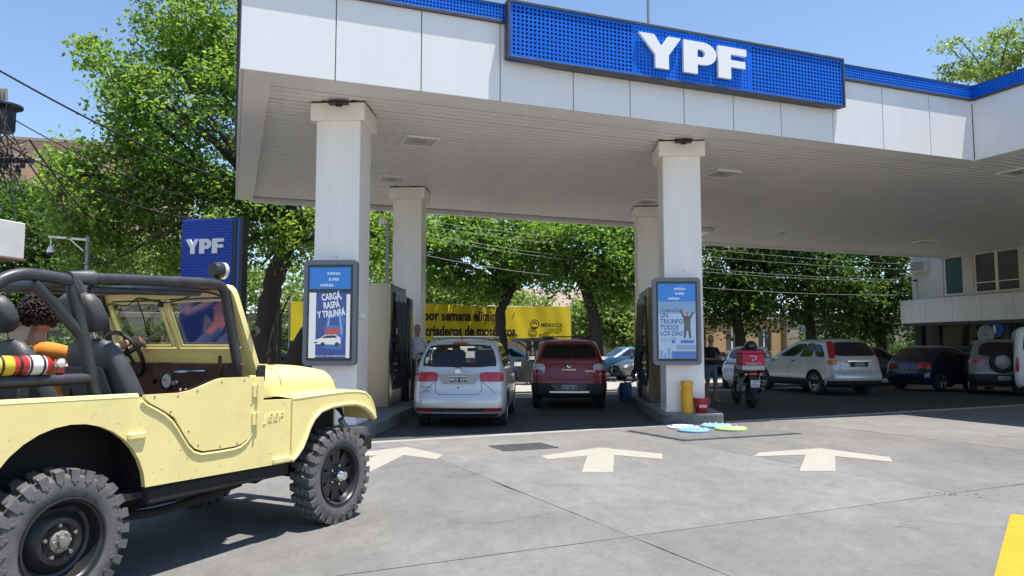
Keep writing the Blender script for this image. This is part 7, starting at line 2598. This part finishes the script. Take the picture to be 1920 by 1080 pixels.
# second, sharply leaning trunk behind the left screen
tree('street_tree', 'tree with a sharply leaning dark trunk behind the left screen', [((-8.2, 26.6, -0.05), 0.34), (at(560, 655, 26.6), 0.34), (at(592, 605, 26.6), 0.30), (at(640, 540, 26.8), 0.24), (at(680, 480, 27), 0.18)],
     [B(690, 440, 27.2, 90, 60, 1.6), B(640, 430, 27, 80, 60, 1.4), B(760, 440, 27.5, 60, 50, 1.4)], 150, 50, 0.155, LEAF_A, 23, 0.52, 12)
# two street trees framed by the columns
tree('street_tree', 'street tree with forked dark trunk in front of the banner', [(at(940, 700, 34.0) - Vector((0, 0, at(940, 700, 34.0).z + 0.02)), 0.26), (at(942, 640, 34), 0.24), (at(938, 590, 34), 0.22), (at(950, 560, 34), 0.2), (at(962, 535, 34), 0.17)],
     [B(880, 470, 34, 95, 75, 2.0), B(960, 440, 34.5, 95, 62, 2.0), B(820, 450, 33.5, 75, 62, 1.6), B(1000, 500, 34, 70, 50, 1.6), B(800, 500, 33, 50, 45, 1.2), B(760, 440, 33, 60, 62, 1.5), B(905, 535, 33.6, 65, 28, 1.2)], 400, 52, 0.19, LEAF_B, 31, 0.62, 18, 'street trees beyond the canopy')
tree('street_tree', 'street tree with thick straight trunk right of the banner', [(at(1120, 700, 32.0) - Vector((0, 0, at(1120, 700, 32.0).z + 0.02)), 0.34), (at(1117, 640, 32), 0.30), (at(1110, 580, 32), 0.26), (at(1095, 540, 32), 0.2), (at(1080, 515, 32), 0.17)],
     [B(1090, 460, 32, 100, 62, 2.0), B(1160, 480, 32, 70, 70, 1.8), B(1030, 470, 32.5, 70, 62, 1.8), B(1200, 440, 32, 70, 50, 1.5), B(1150, 545, 32, 60, 35, 1.2), B(1080, 520, 32, 60, 26, 1.2)], 320, 52, 0.185, LEAF_B, 37, 0.62, 16, 'street trees beyond the canopy')
# dark trees at the right
for (x, Y, bls, sd, lab) in ((1385, 36.5, [B(1370, 500, 36.5, 95, 80, 2.2), B(1330, 560, 36, 65, 55, 1.6), B(1420, 430, 37, 110, 80, 2.4), B(1390, 580, 36, 55, 45, 1.4)], 41, 'first dark street tree right of the right front column'),
                             (1520, 38.5, [B(1500, 500, 38, 110, 90, 2.4), B(1560, 560, 38.5, 90, 70, 2.2), B(1540, 410, 39, 140, 90, 2.6), B(1450, 570, 38, 60, 40, 1.4)], 43, 'second dark street tree behind the silver SUV'),
                             (1650, 40.5, [B(1640, 510, 40, 95, 100, 2.2), B(1680, 580, 40, 75, 65, 1.8), B(1660, 410, 41, 130, 90, 2.6), B(1600, 590, 40, 70, 50, 1.6)], 47, 'third dark street tree beside the station shop')):
    b0 = at(x, 690, Y)
    tree('street_tree', lab, [((b0.x, b0.y, -0.02), 0.30), (at(x + 3, 640, Y), 0.27), (at(x - 4, 590, Y), 0.24), (at(x + 6, 545, Y), 0.18)], bls, 400, 50, 0.20, LEAF_C, sd, 0.70, 16, 'street trees beyond the canopy')
# background greenery
for (x, Y, bls, sd, m_, sz, n_, lab) in (
        (60, 40, [B(40, 440, 40, 130, 90, 3.0), B(120, 500, 40, 110, 60, 2.6), B(10, 380, 41, 80, 60, 2.5), B(60, 560, 40, 150, 70, 3)], 51, LEAF_C, 0.26, 420, 'dark tree behind the white cabinet at the left'),
        (270, 44, [B(250, 500, 44, 120, 60, 3.0), B(360, 540, 44, 120, 60, 3.0), B(180, 560, 44, 110, 60, 2.6), B(480, 560, 44, 110, 60, 3)], 53, LEAF_D, 0.27, 420, 'pale green tree low behind the jeep'),
        (860, 46, [B(840, 552, 46, 85, 40, 2.6), B(760, 545, 46, 75, 50, 2.6), B(920, 560, 46, 75, 34, 2.2), B(990, 575, 46, 40, 24, 1.6)], 57, LEAF_D, 0.24, 340, 'pale garden tree above the left half of the banner'),
        (1110, 47, [B(1110, 600, 47, 50, 40, 2.0), B(1165, 580, 47, 45, 50, 2.0), B(1180, 620, 46, 40, 35, 1.6)], 59, LEAF_D, 0.26, 220, 'small pale tree right of the banner'),
        (1860, 52, [B(1860, 105, 52, 60, 45, 2.6), B(1800, 125, 52, 35, 25, 1.2), B(1910, 70, 52, 55, 40, 2.4), B(1930, 130, 52, 70, 60, 2.6), B(1840, 150, 52, 55, 30, 2.0), B(1780, 85, 52, 18, 12, 0.8)], 61, LEAF_D, 0.26, 190, 'tall airy tree rising behind the station shop')):
    b0 = at(x, 670, Y)
    topz = at(x, bls[0][0][2] and 600, Y)
    cz = bls[0][0]
    tree('background_tree', lab, [((b0.x, b0.y, -0.02), 0.28), ((b0.x * 0.6 + cz[0] * 0.4, Y, cz[2] * 0.45), 0.22), ((cz[0], Y, cz[2] * 0.85), 0.14)], bls, n_, 40 if n_ > 200 else 26, sz, m_, sd, 0.8 if n_ > 200 else 0.7, 16, 'trees in the background')
# low hedge masses closing the far side
for (u, v, ln, hh, sd, lab) in ((-30, 30.5, 20, 2.2, 71, 'low hedge at the far left across the street'), (-8, 31.0, 14, 2.6, 73, 'low hedge behind the left end of the banner'), (38, 31, 24, 2.4, 79, 'low hedge behind the parked cars at the right')):
    o = thing('hedge', lab, 'hedge', CAN_O + CU * u + CV * v, CAN_A)
    g = np.random.default_rng(sd)
    C = np.stack([g.uniform(0, ln, 240), g.uniform(-0.7, 0.7, 240), g.uniform(0.4, hh, 240)], 1)
    Cw = np.array([list(can(u, v) + CU * float(a) + CV * float(b) + Vector((0, 0, float(c_)))) for a, b, c_ in C])
    me = leaves_mesh('foliage', Cw, np.full(240, 0.7), 34, 0.2, sd, LEAF_C)
    inv = Matrix.Rotation(-CAN_A, 4, 'Z') @ Matrix.Translation(-can(u, v))
    me.transform(inv)
    f_ = link('foliage', me, o)
    f_['kind'] = 'stuff'
bpy.data.scenes.remove(TMP)
